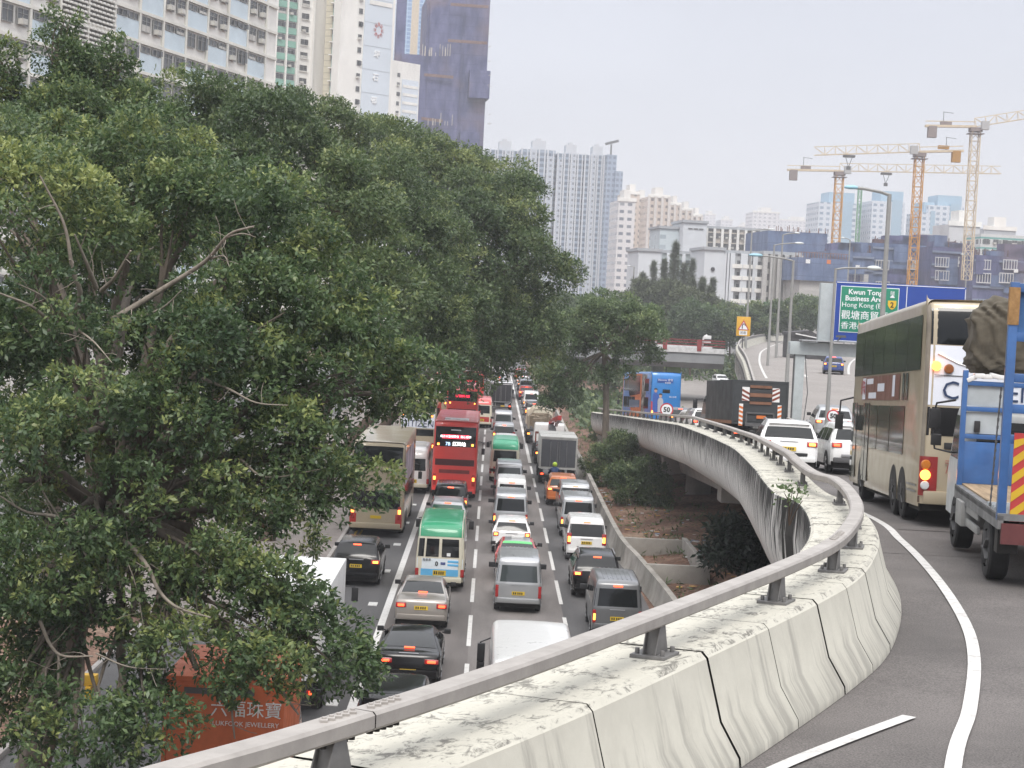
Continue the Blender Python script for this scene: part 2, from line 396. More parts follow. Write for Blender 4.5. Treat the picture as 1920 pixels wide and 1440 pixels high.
# ------------------------------------------------------------------ flyover
CONC = pm('concrete', (.36, .34, .31), .9, var=.22, vs=.9, bump=.15, bs=12)
def parapet_mat():
    """old white-painted concrete: black water streaks run down the outside, soot lies on the top"""
    m, n, l, b = nodes_of('stained_parapet'); b.inputs['Roughness'].default_value = .85
    uv = n.new('ShaderNodeUVMap'); s = n.new('ShaderNodeSeparateXYZ'); l.new(uv.outputs[0], s.inputs[0])
    mp = n.new('ShaderNodeMapping'); mp.inputs['Scale'].default_value = (4.2, .42, 1); l.new(uv.outputs[0], mp.inputs[0])
    a = n.new('ShaderNodeTexNoise'); a.inputs['Scale'].default_value = 1; a.inputs['Detail'].default_value = 9; a.inputs['Roughness'].default_value = .68
    l.new(mp.outputs[0], a.inputs[0])
    mp2 = n.new('ShaderNodeMapping'); mp2.inputs['Scale'].default_value = (5, 9, 1); l.new(uv.outputs[0], mp2.inputs[0])
    t2 = n.new('ShaderNodeTexNoise'); t2.inputs['Scale'].default_value = 1; t2.inputs['Detail'].default_value = 8; t2.inputs['Roughness'].default_value = .75; t2.inputs['Distortion'].default_value = 1.6
    l.new(mp2.outputs[0], t2.inputs[0])
    t = n.new('ShaderNodeTexCoord'); f = n.new('ShaderNodeTexNoise'); f.inputs['Scale'].default_value = 2.2; f.inputs['Detail'].default_value = 10; f.inputs['Roughness'].default_value = .7
    l.new(t.outputs['Object'], f.inputs[0])
    # V: 0 at the toe on the road side ... TOP0..TOP1 across the top ... then down the outer face
    V = s.outputs[1]
    top = math_(n, l, 'MULTIPLY', math_(n, l, 'GREATER_THAN', V, TOPV[0]), math_(n, l, 'LESS_THAN', V, TOPV[1]))
    outer = math_(n, l, 'GREATER_THAN', V, TOPV[1])
    depth = n.new('ShaderNodeMapRange'); depth.inputs[1].default_value = TOPV[1]; depth.inputs[2].default_value = TOPV[1]+1.7
    depth.inputs[3].default_value = .34; depth.inputs[4].default_value = .66; l.new(V, depth.inputs[0])
    st = math_(n, l, 'SMOOTH_MIN', 1., math_(n, l, 'MAXIMUM', 0., math_(n, l, 'MULTIPLY', math_(n, l, 'SUBTRACT', a.outputs[0], depth.outputs[0]), 9.)), .1)
    st = math_(n, l, 'MULTIPLY', st, outer)
    tp = math_(n, l, 'MAXIMUM', 0., math_(n, l, 'MULTIPLY', math_(n, l, 'SUBTRACT', math_(n, l, 'MULTIPLY_ADD', f.outputs[0], .9, math_(n, l, 'SUBTRACT', t2.outputs[0], .45)), .51), 6.))
    tp = math_(n, l, 'MULTIPLY', math_(n, l, 'MINIMUM', tp, .8), top)
    # faint dribbles and scuffs on the road side, more of them at the toe
    toe = n.new('ShaderNodeMapRange'); toe.inputs[1].default_value = 0; toe.inputs[2].default_value = TOPV[0]; toe.inputs[3].default_value = .41; toe.inputs[4].default_value = .58; l.new(V, toe.inputs[0])
    sc = math_(n, l, 'MAXIMUM', 0., math_(n, l, 'MULTIPLY', math_(n, l, 'SUBTRACT', a.outputs[0], toe.outputs[0]), 4.))
    inner = math_(n, l, 'LESS_THAN', V, TOPV[0]); sc = math_(n, l, 'MULTIPLY', math_(n, l, 'MINIMUM', sc, .5), inner)
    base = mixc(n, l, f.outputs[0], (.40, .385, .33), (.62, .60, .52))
    outc = mixc(n, l, f.outputs[0], (.60, .59, .56), (.80, .79, .75))  # outer face coloured paler than the road side, to offset its shade
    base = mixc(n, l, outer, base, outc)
    c = mixc(n, l, st, base, (.022, .022, .02)); c = mixc(n, l, tp, c, (.09, .085, .075)); c = mixc(n, l, sc, c, (.2, .19, .17))
    l.new(c, b.inputs['Base Color'])
    k = n.new('ShaderNodeBump'); k.inputs['Strength'].default_value = .25; k.inputs['Distance'].default_value = .02
    l.new(f.outputs[0], k.inputs['Height']); l.new(k.outputs[0], b.inputs['Normal']); return m
# the profile: toe, slope, upright, chamfer, top, chamfer, outer face curling under the deck
PROF = [(.62, 0), (.61, .08), (.43, .36), (.28, .88), (.23, .93), (-.60, .91), (-.66, .87), (-.68, .3), (-.63, -.1), (-.5, -.5), (-.2, -.82), (.35, -1.02), (.9, -1.15), (2.2, -1.25)]
cum = [0]
for i_ in range(len(PROF)-1): cum.append(cum[-1]+math.dist(PROF[i_], PROF[i_+1]))
TOPV = (cum[3]+.02, cum[6]-.02)
PARA = parapet_mat()
STEEL = pm('galvanised_rail', (.36, .335, .31), .55, .1, var=.18, vs=3, bump=.05)
STEELD = pm('dark_galvanised_steel', (.2, .195, .19), .55, .4, var=.2, vs=5)
DARK = pm('joint_filler', (.035, .033, .03), .9, var=.2)
RAILH = 1.30
def ramp_z(d): return interp(d, (0, 15, 30, 36, 47, 60, 80, 112, 149, 173, 190, 208), (7.28, 7.25, 7.2, 7.14, 6.62, 6.05, 5.35, 3.7, 1.85, .8, .2, .02))
def main_z(d): return interp(d, (0, 15, 30, 36, 47, 60, 80, 100, 125, 150, 180, 600), (7.28, 7.25, 7.2, 7.14, 6.62, 6.05, 5.36, 5.2, 5.8, 6.5, 6.8, 7.0))
# centre line of the near parapet, (x, y)
def on_deck(px, py, h, zf):
    z = 7.2
    for _ in range(40): p = at(px, py, z=z+h); z = lerp(z, zf(p.y), .5)
    return (p.x, p.y)
NP = [on_deck(px, py, RAILH, ramp_z) for px, py in ((330, 1437), (500, 1390), (690, 1333), (880, 1273), (1080, 1205), (1350, 1105), (1500, 1046), (1572, 1010), (1606, 972), (1612, 945), (1598, 918), (1570, 895), (1500, 862))]
D0 = Vector(NP[0])-Vector(NP[2])
PP = [tuple(Vector(NP[0])+D0*k) for k in (3, 2, 1)] + NP + [(8.0, 38.5*K), (8.8, 54*K), (9.4, 72*K), (9.5, 90*K), (9.1, 104*K)]
pp = spline([(x, y, 0) for x, y in PP], 12)
pp[:, 2] = [ramp_z(y) for y in pp[:, 1]]
par = thing('flyover_parapet', 'stained white concrete parapet with a steel top rail curving along the flyover', 'parapet', (0, 0, 0))
acc = np.concatenate([[0], np.cumsum(np.linalg.norm(np.diff(pp, axis=0), axis=1))])
def on_path(u, P=None, A=None):
    P = pp if P is None else P; A = acc if A is None else A
    return np.array([np.interp(u, A, P[:, k]) for k in range(3)])
def run(P, A, u0, u1, k=5): return np.array([on_path(u, P, A) for u in np.linspace(u0, u1, k)])
def u_at_y(y): return float(np.interp(y, pp[:, 1], acc))
wall = MB(); first = u_at_y(on_deck(640, 1350, RAILH, ramp_z)[1])
POSTS = [first+k for k in (-5.2, 0, 5.1, 8.74, 11.56, 14.04, 16.4)]
while POSTS[-1] < acc[-1]-3.7: POSTS.append(POSTS[-1]+3.4)
JN = [0.]
for a, b in zip(POSTS, POSTS[1:]): JN += [a+.42, lerp(a, b, .5)+.42]
JN.append(acc[-1])
for k_, (a, b) in enumerate(zip(JN, JN[1:])): sweep(run(pp, acc, a+(.026 if k_ % 2 else .009), b-(.009 if k_ % 2 else .026), 7), PROF, wall, 0, a)
wall.build('wall', PARA, par, smooth=28)
core = sweep(run(pp, acc, 0, acc[-1], 160), [(a-.03 if a > 0 else a+.03, h-.03 if h > .5 else h) for a, h in PROF[:9]]); core.build('joint_core', DARK, par)
# rail in lengths with a butt joint, its bolts, and the posts
def rail_len(P, A, u0, u1, w=.19, h=.115, k=24, off=-.04, mb=None):
    pr = [(off+w/2, RAILH-h+.02), (off+w/2, RAILH-.02), (off+w/2-.02, RAILH), (off-w/2+.02, RAILH), (off-w/2, RAILH-.02), (off-w/2, RAILH-h+.02), (off-w/2+.02, RAILH-h), (off+w/2-.02, RAILH-h), (off+w/2, RAILH-h+.02)]
    return sweep(run(P, A, u0, u1, k), pr, mb)
JU = u_at_y(on_deck(692, 1333, RAILH, ramp_z)[1])
cuts = [0, JU-6, JU, JU+11.5] + [JU+11.5+6*i for i in range(1, 20)]
cuts = [c for c in cuts if c < acc[-1]-1] + [acc[-1]]
for a, b in zip(cuts, cuts[1:]):
    rail_len(pp, acc, a+.006, b-.006).build('top_rail', STEEL, par, smooth=20)
for c in cuts[2:4]:
    for s_ in (-1, 1):
        for k in range(5):
            u = c+s_*(.1+.075*k); p = on_path(u); q = on_path(u+.05)-p; q /= np.linalg.norm(q); r_ = np.array([q[1], -q[0], 0])
            b0 = p-.045*r_+np.array([0, 0, RAILH])
            bolts = MB(); nuts = MB(); bolts.box(b0+np.array([0, 0, .006]), (.08, .045, .018), 0, math.atan2(q[1], q[0])+.6); bolts.cyl(b0, b0+np.array([0, 0, .026]), .015, n=8)
            nuts.cyl(b0-np.array([0, 0, .16]), b0-np.array([0, 0, .115]), .022, n=8)
            bolts.build('rail_bolt', STEEL, par, bevel=.003); nuts.build('rail_nut', DARK, par)
def post(parent, P, A, u, mat_=None, top=RAILH-.115):
    p = on_path(u, P, A); q = on_path(u+.1, P, A)-p; q /= np.linalg.norm(q); ang = math.atan2(q[1], q[0])
    m = MB()
    # plates: x along the rail, y across it
    m.box((0, 0, .935), (.38, .3, .035))
    for yy in (-.055, .055): m.prism([(-.15, .95), (.15, .95), (.06, top), (-.06, top)], 'y', yy-.006, yy+.006)
    m.prism([(-.1, .95), (.1, .95), (.045, top), (-.045, top)], 'y', -.05, .05)
    for xx in (-.12, .12): m.cyl((xx, .11, .95), (xx, .11, 1.0), .02, n=6); m.cyl((xx, -.11, .95), (xx, -.11, 1.0), .02, n=6)
    o = m.build('rail_post', STEELD, parent, bevel=.004); o.location = p+np.array([q[1], -q[0], 0])*-.04; o.rotation_euler = (0, 0, ang)
    if u > first+15: o.scale = (.8, .62, 1)
    return o
for u in POSTS:
    if .3 < u < acc[-1]-.3: post(par, pp, acc, u)

# decks: the ramp that bends left and sinks to the motorway, the main road that stays up and bears right
GP = [(12.2, 70), (13.0, 82), (14.6, 100)] + [on_deck(px, py, .95, main_z) for px, py in ((1400, 680), (1385, 650), (1400, 638), (1440, 630), (1490, 628))] + [(85, 520)]
print('GP', GP)
gp = spline([(x, y, main_z(y)) for x, y in GP], 10)
gacc = np.concatenate([[0], np.cumsum(np.linalg.norm(np.diff(gp, axis=0), axis=1))])
dk = MB()
rp = pp[acc > u_at_y(24*K)-5]
sweep(rp, [(.6, .0), (2.6, 0), (5.7, 0)], dk)
near = pp[acc <= u_at_y(24*K)+.6]
struct('ramp_road', dk, DECKA)
# wide deck round the eye, left edge follows the parapet
wd = MB(); tn_ = np.gradient(near[:, :2], axis=0); tn_ /= np.linalg.norm(tn_, axis=1)[:, None]
edge = [(p[0]+t_[1]*.58, p[1]-t_[0]*.58) for p, t_ in zip(near, tn_)]
for (x0, y0), (x1, y1) in zip(edge, edge[1:]):
    wd.quad((x0, y0, main_z(y0)-.006), (70, y0, main_z(y0)-.006), (70, y1, main_z(y1)-.006), (x1, y1, main_z(y1)-.006))
wd.quad((-30, -30, 7.26), (70, -30, 7.26), (70, edge[0][1], 7.26), (edge[0][0], edge[0][1], 7.26))
struct('flyover_road', wd, DECKA)
me_ = MB(); gl = [(np.interp(y_*K, pp[:, 1], pp[:, 0])+w_, y_*K, main_z(y_*K)+.004) for y_, w_ in ((23.5, 2.0), (27, 2.4), (31, 2.9), (36, 3.3), (42, 3.6))] + [(p[0]-.3, p[1], p[2]) for p in gp]
for a, b in zip(gl, gl[1:]):
    me_.quad(a, (a[0]+34, a[1]-10*(a[1] > 80), a[2]), (b[0]+34, b[1]-10*(b[1] > 80), b[2]), b, 0 if a[1] < 68 else 1)
struct('upper_road', me_, [DECKA, RAMPA])
for pth, nm in ((gp, 'upper'),):
    slab = sweep(pth, [(-.3, -.02), (-.3, -1.1), (3, -1.6), (22, -1.6)]); struct('upper_road_slab', slab, CONC)
# markings on the decks
fm = MB()
def line3(pts, w, mb=fm, z=.014, n=10, f=None):
    P = spline([(x, y, f(y)+z) for x, y in pts], n); sweep(P, [(-w/2, 0), (w/2, 0)], mb)
def dz(d): return min(7.3, ramp_z(d))
EL = [(2.6, 10)] + [on_deck(px, py, 0, dz) for px, py in ((1787, 1440), (1818, 1330), (1826, 1230), (1805, 1160), (1752, 1080), (1690, 1015), (1622, 965))] + [(8.8, 38.5*K), (9.6, 54*K), (10.3, 72*K), (10.4, 90*K)]
line3(EL, .145, f=dz)
line3([on_deck(px, py, 0, dz) for px, py in ((1380, 1480), (1480, 1432), (1600, 1384), (1705, 1345))], .14, f=dz)
line3([on_deck(px, py, 0, main_z) for px, py in ((1462, 742), (1432, 700), (1424, 672), (1434, 655), (1470, 641), (1495, 638))], .2, f=main_z)
def dashes(pts, w, f, on=2.2, gap=4.2):
    P = spline([(*on_deck(px, py, 0, f), 0) for px, py in pts], 30); P[:, 2] = [f(y)+.006 for y in P[:, 1]]
    A = np.concatenate([[0], np.cumsum(np.linalg.norm(np.diff(P, axis=0), axis=1))]); u = 0
    while u < A[-1]-on: sweep(run(P, A, u, u+on, 4), [(-w/2, 0), (w/2, 0)], fm); u += on+gap
dashes([(1640, 840), (1592, 790), (1556, 750), (1520, 718), (1507, 697), (1508, 678), (1520, 668), (1545, 662)], .22, main_z, 5.5, 5)
line3([on_deck(px, py, 0, main_z) for px, py in ((1640, 780), (1608, 735), (1592, 705), (1594, 682), (1610, 668))], .2, f=main_z)
struct('flyover_markings', fm, MARK)
# gore parapet with its stubby posts, between the ramp and the upper road
gpt = thing('gore_parapet', 'white parapet with triangular rail posts sweeping right beside the upper road', 'parapet')
w2 = MB(); sweep(gp[6:], [(.4, 0), (.2, .35), (.15, .95), (-.25, .95), (-.3, .9), (-.3, -1.2)], w2); w2.build('wall', PARA, gpt, smooth=30)
sweep(gp[6:], [(.06, 1.3), (.06, 1.4), (-.08, 1.4), (-.08, 1.3), (.06, 1.3)]).build('top_rail', STEEL, gpt)
u = gacc[6]+1
while u < gacc[-1]-1:
    p = on_path(u, gp, gacc); q = on_path(u+.1, gp, gacc)-p; m = MB(); m.prism([(-.45, .96), (.1, .96), (.05, 1.4), (-.05, 1.4)], 'y', -.08, .08)
    o = m.build('rail_post', STEELD, gpt); o.location = p; o.rotation_euler = (0, 0, math.atan2(q[1], q[0])); u += 3.
# outer parapet of the upper road
rp2 = spline([(x, y, main_z(y)) for x, y in ((26, 88), (29, 110), (34, 135), (39, 165), (46, 205), (56, 250))], 8)
op = MB(); sweep(rp2, [(-.3, 0), (-.2, .9), (.2, .9), (.25, -1)], op)
tag(op.build('outer_parapet', PARA), 'white concrete parapet on the far side of the upper road', 'parapet')
# piers under the ramp
for k, (yy, off) in enumerate(((31*K, 3.2), (52*K, 3.2), (73*K, 3.0))):
    p = on_path(u_at_y(yy)); m = MB(); m.cyl((0, 0, -.5), (0, 0, p[2]-1.2), .75, .75, 20); m.box((0, 0, p[2]-1.7), (4.4, 1.3, .9))
    o = m.build('flyover_pier', CONC, bevel=.04); o.location = (p[0]+off, yy, 0)
    tag(o, ['round concrete pier under the flyover nearest the bend', 'round concrete pier under the middle of the ramp', 'round concrete pier under the low end of the ramp'][k], 'pier', 'piers under the flyover')
ab = MB(); P3 = [p for p in pp if p[1] > 80*K]
for a, b in zip(P3, P3[1:]): ab.add([(a[0]-.05, a[1], -.3), (b[0]-.05, b[1], -.3), (b[0]-.05, b[1], b[2]-.9), (a[0]-.05, a[1], a[2]-.9), (a[0]+5, a[1], -.3), (b[0]+5, b[1], -.3), (b[0]+5, b[1], b[2]-.9), (a[0]+5, a[1], a[2]-.9)], [(0, 1, 2, 3), (4, 5, 6, 7), (0, 4, 7, 3), (1, 5, 6, 2)])
tag(ab.build('ramp_abutment', CONC), 'concrete side wall under the foot of the ramp', 'wall')

# box girder under the near ramp
gd = sweep(pp, [(1.6, -1.2), (1.9, -2.1), (4.6, -2.1), (5, -1.2), (5.2, -.3), (5.2, -.02)]); struct('flyover_girder', gd, CONC)

# ------------------------------------------------------------------ low wall along the right of the motorway, planter
bw = MB(); WP = [(7.2, 30, 0), (6.95, 44, 0), (6.55, 51.5, 0), (6.2, 58, 0), (6.35, 79, 0), (6.5, 100, 0), (6.7, 125, 0)]
sweep(spline([(x, y*K, z) for x, y, z in WP], 6), [(-.32, 0), (-.2, .3), (-.12, .85), (.1, .85), (.14, 0)], bw)
tag(bw.build('roadside_wall', pm('weathered_concrete', (.33, .31, .28), .9, var=.35, vs=.8, bump=.2), smooth=30), 'low grey concrete wall between the motorway and the brown earth', 'wall')
pl = MB(); pl.box((7.9, 50.2*K, .45), (2.6, .22, .9)); pl.box((9.1, 53.4*K, .45), (.22, 9.2, .9)); pl.box((7.7, 56.4*K, .4), (2.7, .22, .8))
tag(pl.build('planter_wall', CONC, bevel=.02), 'square concrete kerb box on the earth beside the low wall', 'wall')

# ------------------------------------------------------------------ road bridge over the motorway
BY = 150*K
br = thing('overbridge', 'grey road bridge with red railings crossing high over the motorway', 'bridge', (0, BY, 0))
m = MB(); m.prism([(-5.5, 4.75), (5.5, 4.75), (6.2, 5.4), (6.2, 6.55), (-6.2, 6.55), (-6.2, 5.4)], 'x', -45, 27); m.build('deck', pm('bridge_concrete', (.27, .28, .29), .85, var=.2, vs=.5), br)
m = MB(); m.box((-9, -6.25, 6.85), (72, .25, .6)); m.box((-9, 6.25, 6.85), (72, .25, .6)); m.build('parapet_beam', pm('white_wash', (.6, .6, .6), .8, var=.2), br)
red = pm('red_railing', (.26, .035, .035), .5, var=.15)
m = MB()
for x_ in range(-44, 28, 4):
    m.box((x_, -6.25, 7.45), (.5, .35, 1.35))
for h in (7.4, 7.75, 8.05): m.box((-9, -6.25, h), (72, .09, .1))
m.build('railing', red, br)
GREENC = pm('green_painted_concrete', (.2, .34, .12), .8, var=.25, vs=.6)
GREYC = pm('grey_green_concrete', (.23, .28, .25), .85, var=.2)
for x_, y_, m_ in ((19.6, -3, GREYC), (21.4, -3, GREENC), (8.2, 3, GREYC), (-8.5, 0, GREYC)):
    m = MB(); m.box((x_, y_, 2.4), (1.6 if m_ is GREENC else 1.2, 1.8, 4.9)); m.build('pier', m_, br, bevel=.05)
# sloping slip road seen through the bridge
sl = MB(); sweep(spline([(x, y*K, z) for x, y, z in ((19, 108, .05), (23, 130, .4), (27.5, 160, 1.0), (33, 200, 1.6), (42, 260, 2.2))], 6), [(-4, 0), (3.6, 0)], sl); struct('slip_road', sl, RAMPA)
sm = MB(); sweep(spline([(x, y*K, z) for x, y, z in ((21.8, 108, .06), (25.8, 130, .41), (30.4, 160, 1.01), (36, 200, 1.61), (45, 260, 2.2))], 6), [(-.12, .01), (.12, .01)], sm); struct('slip_road_markings', sm, MARK)
# ================================================================== vehicles (each faces +Y, its rear bumper at y = 0)
GLASS = pm('dark_glass', (.006, .008, .009), .06, var=0, spec=.45)
GLASSL = pm('smoky_glass', (.05, .06, .062), .08, var=0, spec=.7)
RUB = pm('tyre_rubber', (.02, .02, .021), .85, var=.2)
RIM = pm('alloy_rim', (.35, .35, .36), .4, .7, var=.15)
BLK = pm('black_plastic', (.018, .018, .02), .5, var=.15)
GRY = pm('grey_plastic', (.09, .09, .092), .6, var=.15)
CHAS = pm('chassis_grime', (.03, .028, .026), .85, var=.3)
REDL = pm('red_lamp_lens', (.32, .012, .012), .25, var=0, coat=.5)
LIT = pm('lit_red_lamp', (.8, .05, .02), .3, var=0, emit=(1, .085, .025), es=2.6)
LITO = pm('lit_amber_lamp', (.9, .3, .03), .3, var=0, emit=(1, .3, .05), es=3.2)
AMB = pm('amber_lens', (.5, .16, .02), .3, var=0)
WHL = pm('white_lens', (.6, .6, .6), .2, var=0)
PLATE = pm('yellow_plate', (.62, .42, .02), .5, var=.05)
INK = pm('black_ink', (.015, .015, .015), .6, var=0)
P = dict(white=paint('white_paint', (.74, .74, .73)), pearl=paint('pearl_white_paint', (.78, .78, .77), .22), silver=paint('silver_paint', (.42, .43, .44), .3, .55), grey=paint('grey_paint', (.17, .175, .18), .3, .5),
         black=pm('black_paint', (.006, .006, .007), .16, 0, .12, .05, 1.7, spec=.4), champagne=paint('champagne_paint', (.36, .33, .30), .3, .5), red=paint('red_paint', (.42, .025, .02), .25),
         orange=paint('orange_paint', (.45, .13, .03), .3), blue=paint('blue_paint', (.02, .045, .19), .25), slate=paint('slate_paint', (.1, .11, .125), .3, .4), ivory=paint('ivory_paint', (.62, .58, .46), .35),
         green=paint('green_paint', (.012, .26, .12), .4), busred=paint('bus_red_paint', (.62, .05, .042), .3), gold=paint('bus_gold_paint', (.42, .355, .25), .38, .15), dkblue=paint('dark_blue_paint', (.015, .03, .12), .25))

class Body:
    def __init__(s, prof, W, H, belt, tumble=.8, sill=.3, r=.07, crown=.025, taper=.05, tlen=.5, sub=4):
        P2 = spline(prof, sub); s.P = P2; s.W = W; s.H = H; s.belt = belt; s.tum = tumble; s.sill = sill; s.r = r; s.crown = crown; s.tap = taper; s.tl = tlen
        s.L = max(p[0] for p in prof); d = np.gradient(P2, axis=0); d /= np.maximum(1e-6, np.linalg.norm(d, axis=1))[:, None]
        s.N = np.stack([-d[:, 1], d[:, 0]], 1); s.n = len(P2)
    def w(s, y, z):
        k = 1.0 if z < s.belt else lerp(1, s.tum, min(1, (z-s.belt)/(s.H-s.belt)))
        if z < .45: k *= .96+.04*max(0, z-.2)/.25
        e_ = min(y, s.L-y); g_ = 1-s.tap*(1-min(1, max(0, e_)/s.tl))**2
        return s.W/2*k*g_
    def pt(s, q): 
        i = max(0, min(s.n-1.0001, q)); a = int(i); f = i-a
        return s.P[a]*(1-f)+s.P[a+1]*f, s.N[a]*(1-f)+s.N[a+1]*f
    def S(s, q, t, off=0.):
        p, n = s.pt(q); w = s.w(p[0], p[1]); sg = 1 if t >= 0 else -1; a = abs(t)
        if a <= .8: x = (w-s.r)*a/.8; o = 0.; ox = 0
        else:
            th = (1-(a-.8)/.2)*math.pi/2; x = w-s.r+s.r*math.cos(th); o = s.r-s.r*math.sin(th); ox = math.cos(th)
        o -= s.crown*(1-(x/w)**2)
        k = off*(1-ox*.3)
        return (sg*(x+off*ox), p[0]+n[0]*(k-o), p[1]+n[1]*(k-o))
    def q_at_z(s, z, rear=True):
        rng = range(s.n-1) if rear else range(s.n-2, -1, -1)
        for i in rng:
            a, b = s.P[i][1], s.P[i+1][1]
            if (a-z)*(b-z) <= 0 and a != b: return i+(z-a)/(b-a)
        return int(np.argmax(s.P[:, 1]))
    def q_at_y(s, y):
        return float(np.interp(y, s.P[:, 0], np.arange(s.n)))
    def mesh(s):
        ts = [-1, -.93, -.87, -.8, -.4, 0, .4, .8, .87, .93, 1]; m = MB()
        vs = [s.S(i, t) for i in range(s.n) for t in ts]; k = len(ts)
        m.add(vs, [(i*k+j, (i+1)*k+j, (i+1)*k+j+1, i*k+j+1) for i in range(s.n-1) for j in range(k-1)])
        for sg in (-1, 1):
            cols = []
            for i in range(s.n):
                x, y, z = s.S(i, sg); zt = z; zb = min(s.sill, zt); col = [(x, y, z)]
                for zz in (lerp(s.belt, s.H, .5), s.belt, (s.belt+s.sill)*.55, s.sill):
                    zc = min(zt, max(zz, zb)); col.append((sg*(s.w(y, zc)), y, zc))
                cols.append(col)
            vs = [p for c in cols for p in c]; h = 5
            m.add(vs, [(i*h+j, i*h+j+1, (i+1)*h+j+1, (i+1)*h+j) for i in range(s.n-1) for j in range(h-1)])
        return m
    def patch(s, q0, q1, t0, t1, off=.006, nq=6, ntt=8, mb=None, mi=0):
        mb = mb or MB(); vs = [s.S(lerp(q0, q1, i/nq), lerp(t0, t1, j/ntt), off) for i in range(nq+1) for j in range(ntt+1)]
        k = ntt+1
        return mb.add(vs, [(i*k+j, (i+1)*k+j, (i+1)*k+j+1, i*k+j+1) for i in range(nq) for j in range(ntt)], mi)
    def side(s, poly, sg, off=.006, mb=None, mi=0):
        mb = mb or MB(); vs = [(sg*(s.w(y, z)+off), y, z) for y, z in poly]
        return mb.add(vs, [tuple(range(len(vs)))], mi)
    def rear(s, x, z, w, h, d=.03, out=.0, mb=None, mi=0, bev=None):
        """a block seated on the rear face at (x, z)"""
        mb = mb or MB(); q = s.q_at_z(z); p, n = s.pt(q); ww = s.w(p[0], p[1]); t = max(-.98, min(.98, x/(ww-s.r)*.8 if abs(x) <= ww-s.r else math.copysign(.9, x)))
        c = s.S(q, t, out); ang = math.atan2(n[1], -n[0])
        return mb.box((x, c[1], c[2]), (w, d, h), mi, Matrix.Rotation(-ang, 3, 'X'))

def wheel_part(parent, x, y, rad, wid, name='wheel', detail=True):
    sg = 1 if x > 0 else -1
    m = MB(); n = 18
    pr = [(-wid/2, rad*.62), (-wid/2, rad*.93), (-wid/2+.03, rad), (wid/2-.03, rad), (wid/2, rad*.93), (wid/2, rad*.62)]
    vs = [(a, h*math.cos(2*math.pi*i/n), h*math.sin(2*math.pi*i/n)) for i in range(n) for a, h in pr]; k = len(pr)
    m.add(vs, [(i*k+j, ((i+1) % n)*k+j, ((i+1) % n)*k+j+1, i*k+j+1) for i in range(n) for j in range(k-1)])
    w = thing_part(name, parent, (x, y, rad))
    m.build('tyre', RUB, w, smooth=40)
    d = MB(); d.cyl((sg*wid*.2, 0, 0), (sg*wid*.42, 0, 0), rad*.63, rad*.6, 16)
    for i in range(5):
        a = 2*math.pi*i/5; d.bar((sg*wid*.45, 0, 0), (sg*wid*.45, rad*.55*math.cos(a), rad*.55*math.sin(a)), .07*rad/.3, .02)
    d.build('rim', RIM if detail else GRY, w)
    return w
def thing_part(name, parent, loc):
    o = bpy.data.objects.new(name, None); COL.objects.link(o); o.parent = parent; o.location = loc; o.empty_display_size = .1; return o
def plate(parent, b, z, x=0, w=.46, h=.13, name='number_plate', out=.012):
    m = MB(); b.rear(x, z, w, h, .02, out, m, 0)
    for k, dx in enumerate((-.17, -.1, -.01, .06, .13)):
        b.rear(x+dx*w/.46, z, .045*w/.46, h*.6, .006, out+.012, m, 1)
    return m.build(name, [PLATE, INK], parent)
def lamp(parent, b, x, z, w, h, lit=True, d=.05, core=(.6, .5), mats=None):
    o = b.rear(x, z, w, h, d, .005).build('taillight', REDL, parent, bevel=min(w, h)*.2)
    if lit: b.rear(x, z-h*.05, w*core[0], h*core[1], .02, .005+d/2).build('brake_lamp', mats or LITO, o, bevel=min(w, h)*.12)
    return o
def mirrors(parent, W, y, z, big=1.):
    for sg in (-1, 1):
        m = MB(); m.box((sg*(W/2+.12*big), y, z), (.2*big, .1*big, .15*big)); m.box((sg*(W/2+.02), y+.02, z-.04), (.12, .05, .04))
        m.build('wing_mirror', BLK, parent, bevel=.03)
def arches(b, parent, ys, rad):
    for sg in (-1, 1):
        for y in ys:
            m = MB(); n = 14; vs = []
            for i in range(n+1):
                a = math.pi*i/n; zz = rad+math.sin(a)*(rad+.06); yy = y-math.cos(a)*(rad+.06); vs.append((sg*(b.w(yy, max(.5, zz))+.005), yy, zz))
            vs += [(sg*(b.w(y+rad, .4)+.005), y+rad+.06, b.sill-.02), (sg*(b.w(y-rad, .4)+.005), y-rad-.06, b.sill-.02)]
            m.add(vs, [tuple(range(len(vs)))]); m.build('wheel_arch', CHAS, parent)

